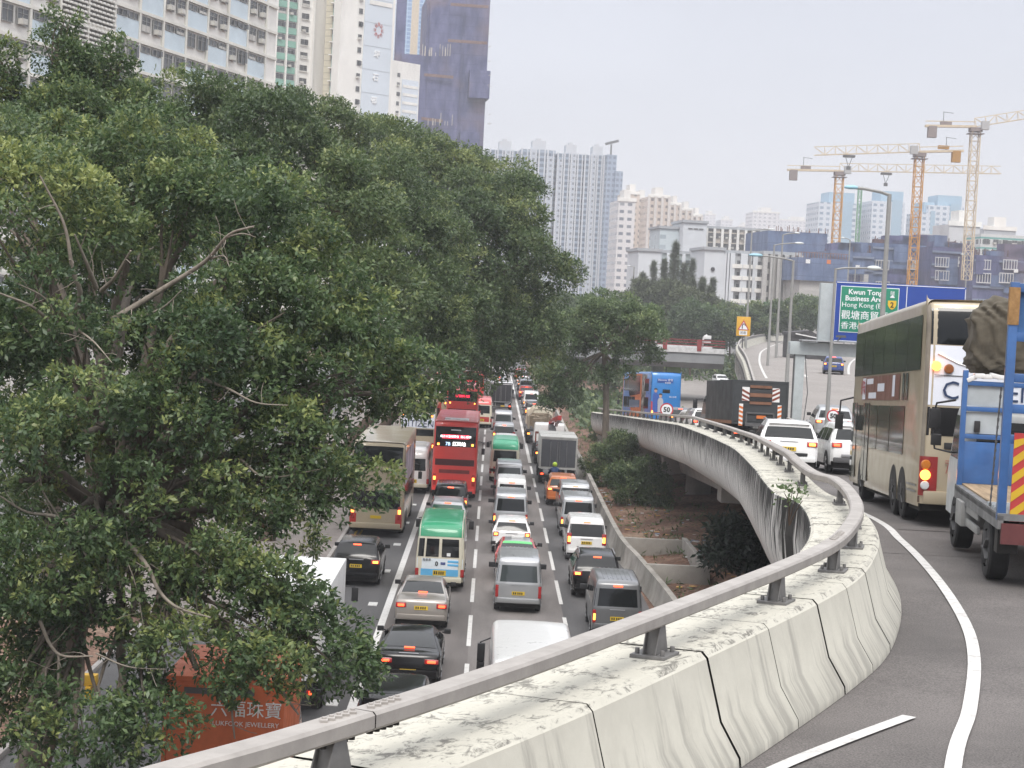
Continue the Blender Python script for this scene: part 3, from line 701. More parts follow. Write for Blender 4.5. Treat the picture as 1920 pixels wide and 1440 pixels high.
KIN = dict(
 van=dict(prof=[(0, .36), (.0, .6), (.02, 1.0), (.05, 1.15), (.17, 1.74), (.24, 1.88), (.45, 1.95), (1.2, 1.98), (2.6, 1.98), (3.35, 1.93), (3.66, 1.80), (4.34, 1.16), (4.6, .98), (4.69, .68), (4.7, .36)], W=1.7, H=1.98, belt=1.08, tum=.86, r=.08, rw=(1.12, 1.7, .9), lamps=(.76, .78, .13, .44), hi=1.78, wb=(.85, 3.5), rad=.31, side=[(.35, 3.6)], ztop=1.68, plate=.72),
 mpv=dict(prof=[(0, .38), (0, .66), (.03, 1.0), (.07, 1.12), (.26, 1.66), (.34, 1.77), (.6, 1.84), (1.4, 1.87), (2.6, 1.85), (3.1, 1.74), (3.85, 1.12), (4.4, .98), (4.66, .74), (4.7, .38)], W=1.76, H=1.87, belt=1.05, tum=.84, r=.09, rw=(1.1, 1.62, .86), lamps=(.76, 1.0, .2, .5), hi=1.7, wb=(.85, 3.6), rad=.32, side=[(.45, 3.3)], ztop=1.62, plate=.84),
 suv=dict(prof=[(0, .42), (-.0, .7), (.05, .98), (.1, 1.1), (.38, 1.48), (.5, 1.58), (.75, 1.63), (1.4, 1.67), (2.3, 1.66), (2.75, 1.55), (3.45, 1.12), (4.2, .98), (4.5, .75), (4.55, .42)], W=1.84, H=1.67, belt=1.03, tum=.76, r=.1, rw=(1.12, 1.46, .8), lamps=(.74, .95, .34, .17), hi=1.53, wb=(.85, 3.55), rad=.35, side=[(.55, 3.1)], ztop=1.48, plate=.78),
 hatch=dict(prof=[(0, .36), (0, .62), (.05, .9), (.09, 1.0), (.34, 1.36), (.46, 1.45), (.7, 1.5), (1.3, 1.53), (2.0, 1.51), (2.5, 1.38), (3.2, 1.0), (3.8, .88), (4.1, .66), (4.15, .36)], W=1.72, H=1.53, belt=.94, tum=.76, r=.1, rw=(1.02, 1.36, .8), lamps=(.7, .88, .24, .2), hi=1.42, wb=(.72, 3.25), rad=.3, side=[(.5, 2.85)], ztop=1.36, plate=.7),
 sedan=dict(prof=[(0, .36), (-.0, .62), (.04, .88), (.1, 1.0), (.3, 1.03), (.85, 1.08), (1.15, 1.2), (1.55, 1.37), (1.8, 1.43), (2.3, 1.47), (2.75, 1.43), (3.4, 1.07), (4.35, .88), (4.66, .65), (4.7, .36)], W=1.78, H=1.47, belt=.97, tum=.74, r=.1, rw=(1.12, 1.4, .8), lamps=(.68, .84, .36, .17), hi=1.12, wb=(.95, 3.7), rad=.31, side=[(1.15, 3.2)], ztop=1.34, plate=.76),
 coupe=dict(prof=[(0, .34), (-.02, .58), (.03, .82), (.1, .95), (.25, .99), (.5, 1.02), (1.0, 1.18), (1.5, 1.32), (1.9, 1.38), (2.3, 1.39), (2.75, 1.33), (3.4, 1.02), (4.3, .82), (4.62, .6), (4.65, .34)], W=1.86, H=1.39, belt=.95, tum=.7, r=.11, rw=(1.06, 1.33, .82), lamps=(.66, .78, .4, .14), hi=1.04, wb=(.9, 3.75), rad=.34, side=[(1.0, 3.2)], ztop=1.28, plate=.5),
)
def make_car(kind, name, col, label, cat, lit=True, roofcol=None, glass=GLASS, rails=False, ribs=False, bumper=None, litcol=None, group=None):
    k = KIN[kind]; b = Body(k['prof'], k['W'], k['H'], k['belt'], k['tum'], .3, k['r'])
    t = thing(name, label, cat, group=group)
    b.mesh().build('body', col, t, smooth=40)
    q0, q1 = b.q_at_z(k['rw'][0]), b.q_at_z(k['rw'][1]); f = k['rw'][2]
    b.patch(q0, q1, -f, f, .008).build('rear_window', glass, t, smooth=60)
    fr = (b.q_at_z(k['H']-.16, False), b.q_at_z(k['belt']+.1, False))
    b.patch(fr[0], fr[1], -.84, .84, .008).build('windscreen', glass, t, smooth=60)
    y0, y1 = k['side'][0]; zt, zb = k['ztop'], k['belt']+.04; n = 3 if y1-y0 > 2.3 else 2
    for sg in (-1, 1):
        for i in range(n):
            a, c = lerp(y0, y1, i/n)+.04, lerp(y0, y1, (i+1)/n)-.04
            def clip(y):      # glass stays under the roof line
                z_ = b.pt(b.q_at_y(y))[0][1]-.15; return min(zt, z_)
            poly = [(a, zb), (c, zb), (c, max(zb+.05, clip(c))), ((a+c)/2, max(zb+.06, clip((a+c)/2))), (a, max(zb+.05, clip(a)))]
            b.side(poly, sg).build('side_window', glass, t)
    lx, lz, lw, lh = k['lamps']
    for sg in (-1, 1): lamp(t, b, sg*lx, lz, lw, lh, lit, mats=litcol or LITO)
    if lit: b.rear(0, k['hi'], .3, .045, .03, .012).build('high_brake_light', LIT, t)
    plate(t, b, k['plate'])
    m = MB(); b.rear(0, .47, k['W']*.9, .17, .12, .03, m); m.build('rear_bumper', bumper or col, t, bevel=.04)
    m = MB(); m.box((0, b.L/2, .3), (k['W']*.88, b.L*.94, .22)); m.build('underbody', CHAS, t)
    m = MB(); b.rear(0, k['rw'][0]-.1, k['W']*.3, .03, .02, .01, m); m.build('tailgate_trim', RIM if kind != 'van' else col, t)
    mirrors(t, k['W']*.96, k['wb'][1]-.25 if kind != 'van' else 3.75, k['belt']+.12, 1.25 if kind == 'van' else 1)
    arches(b, t, k['wb'], k['rad'])
    for y in k['wb']:
        for sg in (-1, 1): wheel_part(t, sg*(k['W']/2-.11), y, k['rad'], .2)
    if roofcol:
        b.patch(b.q_at_y(k['side'][0][0]+.35), b.q_at_y(k['side'][0][1]-.6), -.95, .95, .006).build('roof', roofcol, t, smooth=50)
    if ribs:
        m = MB()
        for x_ in np.linspace(-.55, .55, 7):
            qa, qb = b.q_at_y(.5), b.q_at_y(k['side'][0][1]-.35)
            for i in range(5):
                a = b.S(lerp(qa, qb, i/5), x_/k['W']*1.75, .004); c = b.S(lerp(qa, qb, (i+1)/5), x_/k['W']*1.75, .004); m.bar(a, c, .035, .02)
        m.build('roof_ribs', col, t)
    if rails:
        for sg in (-1, 1):
            m = MB(); pts = [b.S(b.q_at_y(y), sg*.86, .05) for y in np.linspace(.7, k['side'][0][1]-.5, 5)]; m.tube(pts, .022, 6); m.build('roof_rail', RIM, t)
    return t

# ------------------------------------------------------------------ bigger vehicles
def big_wheels(t, W, ys, rad=.48, wid=.3):
    for y in ys:
        for sg in (-1, 1): wheel_part(t, sg*(W/2-wid/2-.02), y, rad, wid, detail=False)
def double_decker(name, label, scheme, group=None, L=11.8, ad=None):
    """scheme: body, rear upper glass extent and colours"""
    W, H = 2.5, 4.4
    b = Body([(0, .42), (-.02, 1.0), (-.02, 2.2), (0, 3.2), (.06, 4.0), (.14, 4.26), (.3, 4.36), (1.2, 4.4), (L-1.2, 4.4), (L-.35, 4.33), (L-.15, 4.1), (L-.02, 3.0), (L, 1.6), (L, .42)], W, H, 1.2, .985, .36, .12, .03, .03, .5)
    t = thing(name, label, 'bus', group=group); col = scheme['body']
    b.mesh().build('body', col, t, smooth=40)
    z0, z1 = scheme['upper']
    b.patch(b.q_at_z(z0), b.q_at_z(z1), -.84, .84, .008, 8).build('rear_upper_window', scheme.get('glass', GLASS), t, smooth=60)
    if 'lower' in scheme:
        z0, z1 = scheme['lower']; b.patch(b.q_at_z(z0), b.q_at_z(z1), -.8, .8, .008).build('rear_lower_window', scheme.get('lglass', GLASS), t, smooth=60)
    for sg in (-1, 1):
        for zz in ((1.45, 2.35), (2.85, 3.85)):
            for i in range(6):
                a = .8+i*(L-1.4)/6; c = a+(L-1.4)/6-.06
                b.side([(a, zz[0]), (c, zz[0]), (c, zz[1]), (a, zz[1])], sg).build('side_window', GLASS, t)
    b.patch(b.q_at_z(4.0, False), b.q_at_z(3.0, False), -.84, .84, .008).build('windscreen', GLASS, t, smooth=60)
    for sg in (-1, 1):
        o = b.rear(sg*1.08, 1.15, .16, .62, .05, .0).build('taillight', REDL, t, bevel=.04)
        b.rear(sg*1.08, 1.22, .13, .2, .03, .03).build('brake_lamp', LITO, o, bevel=.03)
        o = b.rear(sg*.95, scheme.get('hi', 2.9), .17, .17, .04, .012).build('upper_taillight', REDL, t, bevel=.04)
        b.rear(sg*.95, scheme.get('hi', 2.9), .12, .12, .03, .03).build('brake_lamp', LITO, o, bevel=.03)
    m = MB(); b.rear(0, .55, 2.3, .26, .1, .02, m); m.build('rear_bumper', scheme.get('bumper', col), t, bevel=.04)
    m = MB(); b.rear(0, .95, .5, .14, .02, .012, m, 0); m.build('number_plate', PLATE, t)
    m = MB(); m.box((0, L/2, .42), (2.3, L*.95, .3)); m.build('underbody', CHAS, t)
    arches(b, t, (2.2, 3.5, L-2.7), .5)
    big_wheels(t, W, (2.2, 3.5, L-2.7))
    for sg in (-1, 1):
        m = MB(); m.tube([(sg*1.2, L-.2, 2.5), (sg*1.5, L+.25, 2.4), (sg*1.52, L+.25, 2.0)], .025, 6); m.box((sg*1.52, L+.25, 1.85), (.2, .12, .38)); m.build('wing_mirror', BLK, t, bevel=.03)
    return t, b

def minibus(name, label, roofcol, lower, group=None):
    W, H, L = 1.86, 2.6, 6.2
    b = Body([(0, .38), (-.02, .8), (0, 1.25), (.06, 1.95), (.14, 2.25), (.3, 2.45), (.7, 2.57), (1.6, 2.62), (4.6, 2.62), (5.3, 2.52), (5.7, 2.2), (6.05, 1.3), (6.18, .95), (6.2, .38)], W, H, 1.25, .9, .36, .14, .03, .05, .4)
    t = thing(name, label, 'minibus', group=group)
    b.mesh().build('body', P['ivory'], t, smooth=40)
    b.patch(b.q_at_z(2.08), b.q_at_y(5.55), -1, 1, .012, 16, 14).build('roof', roofcol, t, smooth=50)
    return t, b, W, L
def finish_minibus(t, b, W, L, lower, split=True):
    q0, q1 = b.q_at_z(1.32), b.q_at_z(2.0)
    if split:
        for t0, t1 in ((-.9, -.68), (-.6, -.06), (.06, .78)): b.patch(q0, q1, t0, t1, .01, 4, 3).build('rear_window', GLASS, t, smooth=60)
    else: b.patch(q0, q1, -.78, .78, .01).build('rear_window', GLASS, t, smooth=60)
    for sg in (-1, 1):
        for i in range(4):
            a = .35+i*1.26; b.side([(a, 1.3), (a+1.18, 1.3), (a+1.18, 1.98), (a, 1.98)], sg, .008).build('side_window', GLASS, t)
        b.side([(.05, .45), (L-.15, .45), (L-.15, .75), (.05, .75)], sg, .008).build('side_stripe', lower, t)
        lamp(t, b, sg*.8, .72, .26, .3, False)
        m = MB(); m.box((sg*(W/2+.16), 5.75, 1.9), (.2, .14, .34)); m.tube([(sg*(W/2-.1), 5.85, 2.15), (sg*(W/2+.16), 5.8, 2.1)], .02, 5); m.build('wing_mirror', BLK, t, bevel=.04)
    plate(t, b, .72, 0, .5, .2)
    m = MB(); b.rear(0, .47, W*.92, .2, .1, .03, m); m.build('rear_bumper', P['ivory'], t, bevel=.04)
    m = MB(); m.box((0, L/2, .36), (W*.86, L*.92, .28)); m.build('underbody', CHAS, t)
    arches(b, t, (1.5, 5.0), .38)
    for y in (1.5, 5.0):
        for sg in (-1, 1): wheel_part(t, sg*(W/2-.12), y, .37, .22)
    b.patch(b.q_at_z(2.2, False), b.q_at_z(1.35, False), -.85, .85, .01).build('windscreen', GLASS, t, smooth=60)

def box_truck(name, label, box, cabcol, L=7.4, W=2.3, H=3.0, bed=.95, rear=None, group=None, band=None):
    t = thing(name, label, 'truck', group=group)
    cb = Body([(L-1.9, .55), (L-1.9, 1.3), (L-1.88, 2.0), (L-1.8, 2.25), (L-1.5, 2.32), (L-.8, 2.3), (L-.45, 2.15), (L-.1, 1.35), (L, 1.1), (L, .5)], W*.9, 2.32, 1.3, .92, .5, .1, .02, .0, .4)
    c = cb.mesh().build('cab', cabcol, t, smooth=40)
    for sg in (-1, 1): cb.side([(L-1.4, 1.4), (L-.35, 1.4), (L-.5, 2.08), (L-1.4, 2.08)], sg).build('cab_window', GLASS, c)
    cb.patch(cb.q_at_z(2.12, False), cb.q_at_z(1.4, False), -.85, .85, .008).build('windscreen', GLASS, c)
    m = MB(); m.box((0, (L-2)/2, (bed+H)/2), (W, L-2, H-bed)); m.build('cargo_box', box, t, bevel=.03)
    m = MB()
    for sg in (-1, 1): m.box((sg*(W/2-.03), -.012, (bed+H)/2), (.07, .03, H-bed)); m.box((0, -.012, (H-.05) if sg > 0 else bed+.04), (W-.14, .03, .09))
    m.box((0, (L-2)/2, H+.012), (W*.98, .06, .024))
    m.build('box_frame', band or box, t)
    m = MB(); m.box((0, -.006, (bed+H)/2-.02), (W-.18, .02, H-bed-.3)); m.build('rear_door', rear or box, t)
    m = MB()
    for x_ in (-.5, -.06, .06, .5): m.cyl((x_, -.035, bed+.15), (x_, -.035, H-.3), .016, n=6)
    m.build('lock_bar', RIM, t)
    m = MB(); m.box((0, L/2-.3, .75), (.9, L-.8, .22)); m.box((0, .05, .55), (W*.92, .1, .14)); m.build('chassis', CHAS, t)
    for sg in (-1, 1):
        m = MB(); m.box((sg*W*.42, 0, .68), (.3, .06, .13)); o = m.build('taillight', REDL, t, bevel=.015)
        m = MB(); m.box((sg*W*.42, -.035, .68), (.16, .02, .09)); m.build('brake_lamp', LIT, o)
        m = MB(); m.box((sg*(W/2+.18), L-.25, 1.85), (.2, .1, .42)); m.tube([(sg*W*.42, L-.3, 2.1), (sg*(W/2+.18), L-.22, 2.08)], .02, 5); m.build('wing_mirror', BLK, t, bevel=.03)
    m = MB(); m.box((.25, -.0, .68), (.4, .04, .12)); m.build('number_plate', PLATE, t)
    big_wheels(t, W, (1.5, L-1.2), .42, .26)
    return t
# ------------------------------------------------------------------ the jam on the motorway; lane centres -4.75, -1.8, 1.35, 4.55
LX = dict(A=-4.75, B=-1.8, C=1.35, D=4.55)
G_ = 'vehicles queuing on the motorway'
def put(t, lane, y, dx=0, z=.004, rz=0): t.location = (LX[lane]+dx if isinstance(lane, str) else lane, y*K, z); t.rotation_euler = (0, 0, rz); return t
# originals of each kind, one of each, moved to their own place
put(make_car('coupe', 'parked_coupe', P['black'], 'glossy black coupe with slim lit tail lights behind the brown silver sedan', 'car', litcol=LIT, group=G_), 'B', 35.3, -.15)
put(make_car('sedan', 'sedan_car', P['champagne'], 'brownish silver sedan with lit red lamps right behind the green and white minibus', 'car', litcol=LIT, group=G_), 'B', 41.6, -.15)
van0 = put(make_car('van', 'delivery_van', P['silver'], 'unlit silver van with ribbed roof and grey rear glass, right behind the red taxi', 'van', lit=False, glass=GLASSL, ribs=True, group=G_), 'C', 44.6, 0)
hat0 = put(make_car('hatch', 'hatchback', P['pearl'], 'white hatchback with lit lamps just ahead of the red taxi', 'car', group=G_), 'C', 55.2, -.1)
vanw = put(make_car('van', 'panel_van', P['silver'], 'silver white van with tall lit tail lights ahead of the white hatchback', 'van', ribs=True, group=G_), 'C', 60.0, -.1)
mpv0 = put(make_car('mpv', 'people_carrier', P['pearl'], 'white people carrier with tall lit lamps and dark rear window behind the black roof-railed car', 'car', group=G_), 'D', 54.3, -.05)
suv0 = put(make_car('suv', 'crossover_car', P['orange'], 'metallic orange crossover right behind the motorcyclist', 'car', group=G_), 'D', 69.3, -.25)
blk = put(make_car('mpv', 'people_carrier', P['black'], 'black people carrier with red-amber lit lamps right behind the first red bus', 'car', ribs=True, group=G_), 'B', 62.6, .05)
# taxi: red with a silver roof, green sun strip
tx = make_car('sedan', 'taxi', P['red'], 'red taxi with silver roof and green strip across its rear window', 'taxi', roofcol=P['silver'], group=G_); put(tx, 'C', 49.7, .05)
kx = KIN['sedan']; tb = Body(kx['prof'], kx['W'], kx['H'], kx['belt'], kx['tum'], .3, kx['r'])
tb.patch(tb.q_at_z(1.33), tb.q_at_z(1.4), -.78, .78, .014).build('sun_strip', pm('green_film', (.1, .5, .15), .3, var=0), tx)
m = MB(); m.box((0, 2.1, 1.53), (.5, .16, .12)); m.build('roof_sign', P['white'], tx, bevel=.03)
def car(src, lane, y, label, col=None, dx=0, swap=None, drop=(), rz=0, z=.004):
    s = dict(swap or {})
    if col: s.update(body=P[col], rear_bumper=P[col], roof_ribs=P[col])
    x = LX[lane]+dx if isinstance(lane, str) else lane
    return dup(src, (x, y*K, z), rz, label, G_, s, drop)
srm = put(make_car('suv', 'crossover_car', P['silver'], 'silver crossover with chrome roof rails just ahead of the green and white minibus', 'car', rails=True, glass=pm('green_reflection_glass', (.02, .1, .06), .1, var=0), group=G_), 'B', 58.6, .05)  # green reflection of the minibus put into the glass colour
car(mpv0, 'B', 42.6/K, 'dark people carrier with a ribbed roof, nearest in its lane behind the black coupe', 'black', -.12)
dsuv = car(suv0, 'A', 47.6, 'dark navy crossover with bright tail lights beside the double yellow kerb lines', 'black', -.05)
car(vanw, 'C', 64.9, 'white van with brake lamps hidden, ahead of the silver white van', 'white')
car(van0, 'C', 71.6, 'grey van with plain roof right behind the green-roofed minibus', 'silver', -.05)
car(vanw, 'C', 86.2, 'silver van with square rear window just ahead of the green-roofed minibus', 'white', -.1)
car(mpv0, 'C', 96.5, 'pale silver people carrier second ahead of the green-roofed minibus', 'silver', -.15)
car(van0, 'C', 106, 'small silver van with a cone on its roof behind the black box truck', 'silver', -.15)
car(vanw, 'D', 41.6, 'silver grey ribbed-roof van nearest to the flyover rail in the lane by the low wall', 'grey', .05, dict(roof_ribs=P['silver'], body=P['silver']))
bsv = car(srm, 'D', 47.4, 'black crossover with roof rails between the grey van and the white people carrier', 'black', -.15, dict(rear_window=GLASS))
car(vanw, 'D', 59.9, 'silver van with a wide dark rear window ahead of the white people carrier', 'silver', -.05)
car(mpv0, 'D', 65.2, 'silver people carrier half hidden between the silver van and the orange crossover', 'silver', .15)
for y, k, c, dx, lb in ((112, suv0, 'grey', -.4, 'grey crossover just beyond the crane lorry'), (119.5, mpv0, 'black', -.3, 'dark people carrier beyond the scaffolding lorry'), (126, hat0, 'silver', -.25, 'silver hatchback with bright lamps beyond the dark people carrier'), (132.5, vanw, 'white', -.2, 'white van with a black rear window in the far queue'), (139, hat0, 'grey', -.2, 'small grey car ahead of the far white van'), (146, suv0, 'red', -.35, 'far red car under the bridge in the lane by the wall'), (153, van0, 'silver', -.2, 'far silver van under the bridge in the lane by the wall'), (161, suv0, 'black', -.2, 'far black car past the bridge in the lane by the wall'), (169, hat0, 'white', -.2, 'far white hatchback past the bridge'), (177, mpv0, 'grey', -.2, 'far grey people carrier past the bridge'), (186, suv0, 'red', -.2, 'farthest red car in the lane by the wall')):
    car(k, 'D', y, lb, c, dx)
for y, k, c, lb in ((140, tx, 'red', 'red taxi just ahead of the black box truck'), (147, tx, 'red', 'second red taxi ahead of the black box truck'), (155, mpv0, 'white', 'white people carrier ahead of the far red taxis'), (163, suv0, 'grey', 'far grey crossover ahead of the white people carrier'), (172, vanw, 'white', 'far white van beyond the bridge in the lane right of the buses')):
    car(k, 'C', y, lb, c, -.2)

# ---- buses
RS = dict(body=P['busred'], upper=(3.0, 4.1), lower=(1.95, 2.3), lglass=pm('maroon_glass', (.06, .012, .014), .15, var=0), hi=3.12)
rb, rbb = double_decker('double_decker_bus', 'red double decker with a white notice on its roof, nearest of the red buses', RS, G_); put(rb, 'B', 69.5, 0)
REDS = pm('red_led_sign', (.8, .02, .05), .5, var=0, emit=(1, .03, .08), es=.7); WLED = pm('white_led', (.9, .9, .9), .5, var=0, emit=(1, 1, 1), es=1.6)
def on_rear(o, b, z, out): q = b.q_at_z(z); c = b.S(q, 0, out); n = b.pt(q)[1]; return facing_back(0, c[1], c[2], -math.atan2(n[1], -n[0]))
m = MB(); rbb.rear(0, 3.55, 1.5, .22, .02, .02, m); m.build('advert_board', REDS, rb)
text_mesh('南方大型招聘會  開心搭車', .15, WLED, 'advert_lettering', rb, on_rear(rb, rbb, 3.55, .04))
M_ = on_rear(rb, rbb, 3.14, .03)
text_mesh('7B', .26, pm('blue_led', (.4, .6, 1), .5, var=0, emit=(.5, .7, 1), es=1.6), 'route_number', rb, M_ @ Matrix.Translation((-.42, 0, 0)))
text_mesh('紅磡站', .25, WLED, 'route_lettering', rb, M_ @ Matrix.Translation((.2, 0, 0)), bold=.004)
m = MB(); rbb.rear(0, 3.92, .55, .05, .02, .02, m); m.build('vent_slot', P['white'], rb)
m = MB(); m.box((0, 1.6, 4.44), (1.35, 1.9, .03)); m.build('roof_notice', P['white'], rb)
text_mesh('巴士', .5, GRY, 'roof_lettering', rb, Matrix.Translation((-.3, 1.3, 4.46)))
m = MB(); rbb.rear(0, 1.62, 1.7, .2, .02, .012, m); m.build('engine_grille', pm('dark_red_grille', (.16, .015, .013), .6, var=.2), rb)
rb2, r2b = double_decker('double_decker_bus', 'second red double decker with leaves over its roof and black upper window', dict(body=P['busred'], upper=(3.35, 4.15), lower=(2.0, 2.75), hi=3.2), G_); put(rb2, 'B', 97.5, -.35)
m = MB(); r2b.rear(0, 3.75, 1.1, .2, .02, .02, m); m.build('advert_board', REDS, rb2)
dup(rb2, (LX['A']+.1, 119*K, .004), 0, 'far red double decker in the kerb lane under the leaves', G_, drop=('advert_board',))
dup(rb, (LX['B']-.1, 121*K, .004), 0, 'far red double decker ahead of the red-roofed minibus', G_, drop=('advert_lettering', 'route_lettering', 'route_number', 'roof_lettering'))
KS = dict(body=P['gold'], upper=(3.35, 4.2), lower=(1.35, 2.15), hi=2.62)
kb1, kbb = double_decker('double_decker_bus', 'cream gold double decker in the kerb lane with black engine window behind leaves', KS, G_); put(kb1, 'A', 57.6, -.25)
for sg in (-1, 1): kbb.rear(sg*1.05, .8, .3, .6, .02, .006).build('red_corner', P['red'], kb1, bevel=.04)
ADW = pm('white_advert', (.72, .75, .82), .4, var=.05)
m = MB(); kbb.side([(.6, 2.4), (9, 2.4), (9, 3.9), (.6, 3.9)], 1, .012, m); m.build('side_advert', pm('pale_photo_advert', (.45, .4, .46), .4, var=.8, vs=.7), kb1)
kb2, k2b = double_decker('double_decker_bus', 'cream double decker with a white rear watch advert, ahead of the white minibus', dict(body=P['gold'], upper=(3.5, 4.2), lower=(1.9, 2.35), hi=3.25), G_); put(kb2, 'A', 84.5, -.05)
m = MB(); k2b.patch(k2b.q_at_z(2.42), k2b.q_at_z(3.42), -.86, .86, .012, mb=m); m.build('advert_panel', ADW, kb2)
text_mesh('CITIZEN', .62, pm('navy_ink', (.02, .04, .1), .5, var=0), 'advert_lettering', kb2, on_rear(kb2, k2b, 2.7, .03), xs=.95)
# kerb lane: white minibus, dark car, more roofs in the leaves
wmb, b_, W_2, L_2 = minibus('coach_minibus', 'white minibus squeezed between two cream double deckers', P['white'], P['white'], G_)
for c_ in wmb.children:
    if c_.name.startswith('body'): c_.data.materials[0] = P['white']
finish_minibus(wmb, b_, W_2, L_2, P['white'], False); put(wmb, 'A', 71.3, .55)
car(suv0, 'A', 78.5, 'dark grey crossover with lit lamps between the white minibus and the advert bus', 'grey', .4)
kb3, _b = double_decker('double_decker_bus', 'far cream double decker with pale ribbed roof under the leaves', dict(body=P['gold'], upper=(3.4, 4.2), lower=(1.5, 2.2), hi=2.7), G_); put(kb3, 'A', 103, .15)
# merging bus at the far right
kb4 = dup(kb2, (9.3, 176*K, .004), -.03, 'far cream bus with white advert rear, half hidden by the roadside tree', G_)
# ---- minibuses
gmb, gb, W_3, L_3 = minibus('public_minibus', 'green-roofed cream minibus with blue and white adverts on its split rear doors', P['green'], P['blue'], G_)
SKY_ = pm('sky_blue_advert', (.12, .42, .7), .4, var=.1); ADP = pm('pale_advert', (.68, .74, .78), .4, var=.05)
gb.patch(gb.q_at_z(.62), gb.q_at_z(1.26), -.93, .93, .012).build('advert_panel', ADP, gmb, smooth=60)
gb.patch(gb.q_at_z(.6), gb.q_at_z(.86), -.93, .93, .02).build('advert_band', SKY_, gmb, smooth=60)
for x_, z_ in ((.5, 1.16), (.5, 1.03)): gb.rear(x_, z_, .42, .085, .02, .012).build('advert_label', SKY_, gmb, bevel=.02)
gb.rear(.12, 1.08, .18, .1, .02, .012).build('advert_label', P['blue'], gmb)
text_mesh('電單車', .11, INK, 'advert_lettering', gmb, facing_back(-.5, gb.S(gb.q_at_z(1.18), 0, .03)[1], 1.2))
text_mesh('0', .24, INK, 'advert_lettering', gmb, facing_back(-.12, gb.S(gb.q_at_z(1.08), 0, .03)[1], 1.06), bold=.006)
gb.rear(.32, 1.42, .14, .12, .02, .012).build('window_notice', P['white'], gmb)
finish_minibus(gmb, gb, W_3, L_3, P['blue']); put(gmb, 'B', 47.4, .2)
gm2, g2, W_4, L_4 = minibus('public_minibus', 'bright green-roofed minibus with red lower sides between vans', paint('bright_green_paint', (.02, .4, .2), .35), P['red'], G_)
g2.patch(g2.q_at_z(.5), g2.q_at_z(1.0), -.95, .95, .012).build('red_panel', P['red'], gm2, smooth=60)
finish_minibus(gm2, g2, W_4, L_4, P['red'], False); put(gm2, 'C', 77.3, -.25)
dup(gm2, (LX['B']+1.1, 111*K, .004), 0, 'red-roofed minibus right of the second red double decker', G_, dict(roof=P['busred']))
# ---- trucks
WBX = pm('white_box_panel', (.72, .72, .71), .5, var=.1, vs=1.2); BKX = pm('black_box_panel', (.02, .021, .024), .45, var=.2); GBX = pm('grey_shutter', (.07, .075, .085), .5, var=.15)
ORX = pm('orange_box_panel', (.58, .14, .05), .45, var=.2)
put(box_truck('box_truck', 'white-topped truck with a black rear door ahead of the silver vans', P['white'], P['white'], 8, 2.35, 3.05, 1.0, BKX, G_, BKX), 'C', 128, -.3)
lt = put(box_truck('box_truck', 'grey box truck with a dark open rear right ahead of the motorcyclist', pm('pale_grey_box', (.45, .45, .43), .6, var=.2), P['white'], 7.6, 2.3, 3.0, 1.0, GBX, G_), 'D', 77.5, -.15)
put(box_truck('box_truck', 'white box truck under the branches in the kerb lane', WBX, P['white'], 9.4, 2.4, 3.2, 1.0, None, G_), 'A', 48.2/K, -.5)
ot = put(box_truck('box_truck', 'orange jewellery shop truck with white lettering on its rear, partly behind leaves', ORX, P['orange'], 5.4, 2.4, 3.3, .7, ORX, G_), 'A', 37/K, -.25)
m = MB(); m.prism([(-1.15, 1.2), (.3, 1.7), (.9, 1.72), (.9, 1.5), (-.2, 1.45), (-1.15, .9)], 'y', -.03, -.018); m.build('swoosh', P['white'], ot)
text_mesh('六福珠寶', .36, P['white'], 'advert_lettering', ot, facing_back(.45, -.03, 2.66))
text_mesh('LUKFOOK JEWELLERY', .135, P['white'], 'advert_lettering', ot, facing_back(.45, -.03, 2.38))
for c_ in list(ot.children):
    if c_.name.startswith('lock_bar'): bpy.data.objects.remove(c_)
m = MB(); m.box((-.1, -.03, 3.02), (1.4, .03, .12)); m.build('vent_slot', GRY, ot)
# white high van nearest below the rail
hv = Body([(0, .4), (0, 1.2), (.06, 2.2), (.16, 2.6), (.35, 2.76), (1.0, 2.82), (5.4, 2.82), (6.1, 2.74), (6.35, 2.45), (6.7, 1.5), (6.8, 1.1), (6.8, .4)], 2.15, 2.82, 1.3, .93, .4, .16, .03, .05, .4)
t = thing('high_roof_van', 'big plain white high-roof van nearest below the flyover rail', 'van', group=G_)
hv.mesh().build('body', P['white'], t, smooth=40); hv.patch(hv.q_at_z(1.4), hv.q_at_z(2.1), -.8, .8, .008).build('rear_window', GLASS, t)
for sg in (-1, 1):
    hv.side([(5.1, 1.4), (6.35, 1.4), (6.15, 2.2), (5.1, 2.2)], sg).build('side_window', GLASS, t)
    hv.side([(.5, 1.5), (4.9, 1.5), (4.9, 2.2), (.5, 2.2)], sg).build('side_window', GLASS, t)
    m = MB(); m.box((sg*1.26, 6.0, 1.95), (.2, .16, .45)); m.box((sg*1.26, 6.0, 1.6), (.2, .16, .2)); m.tube([(sg*1.0, 6.2, 2.3), (sg*1.28, 6.05, 2.2), (sg*1.28, 6.05, 1.5), (sg*1.0, 6.2, 1.45)], .025, 6); m.build('wing_mirror', BLK, t, bevel=.03)
    lamp(t, hv, sg*.95, 1.0, .14, .4)
hv.patch(hv.q_at_z(2.35, False), hv.q_at_z(1.5, False), -.84, .84, .008).build('windscreen', GLASS, t)
m = MB(); m.box((0, 3.4, .4), (1.9, 6.4, .3)); m.build('underbody', CHAS, t); big_wheels(t, 2.1, (1.4, 5.6), .36, .24)
put(t, 'C', 42.3/K, .0)
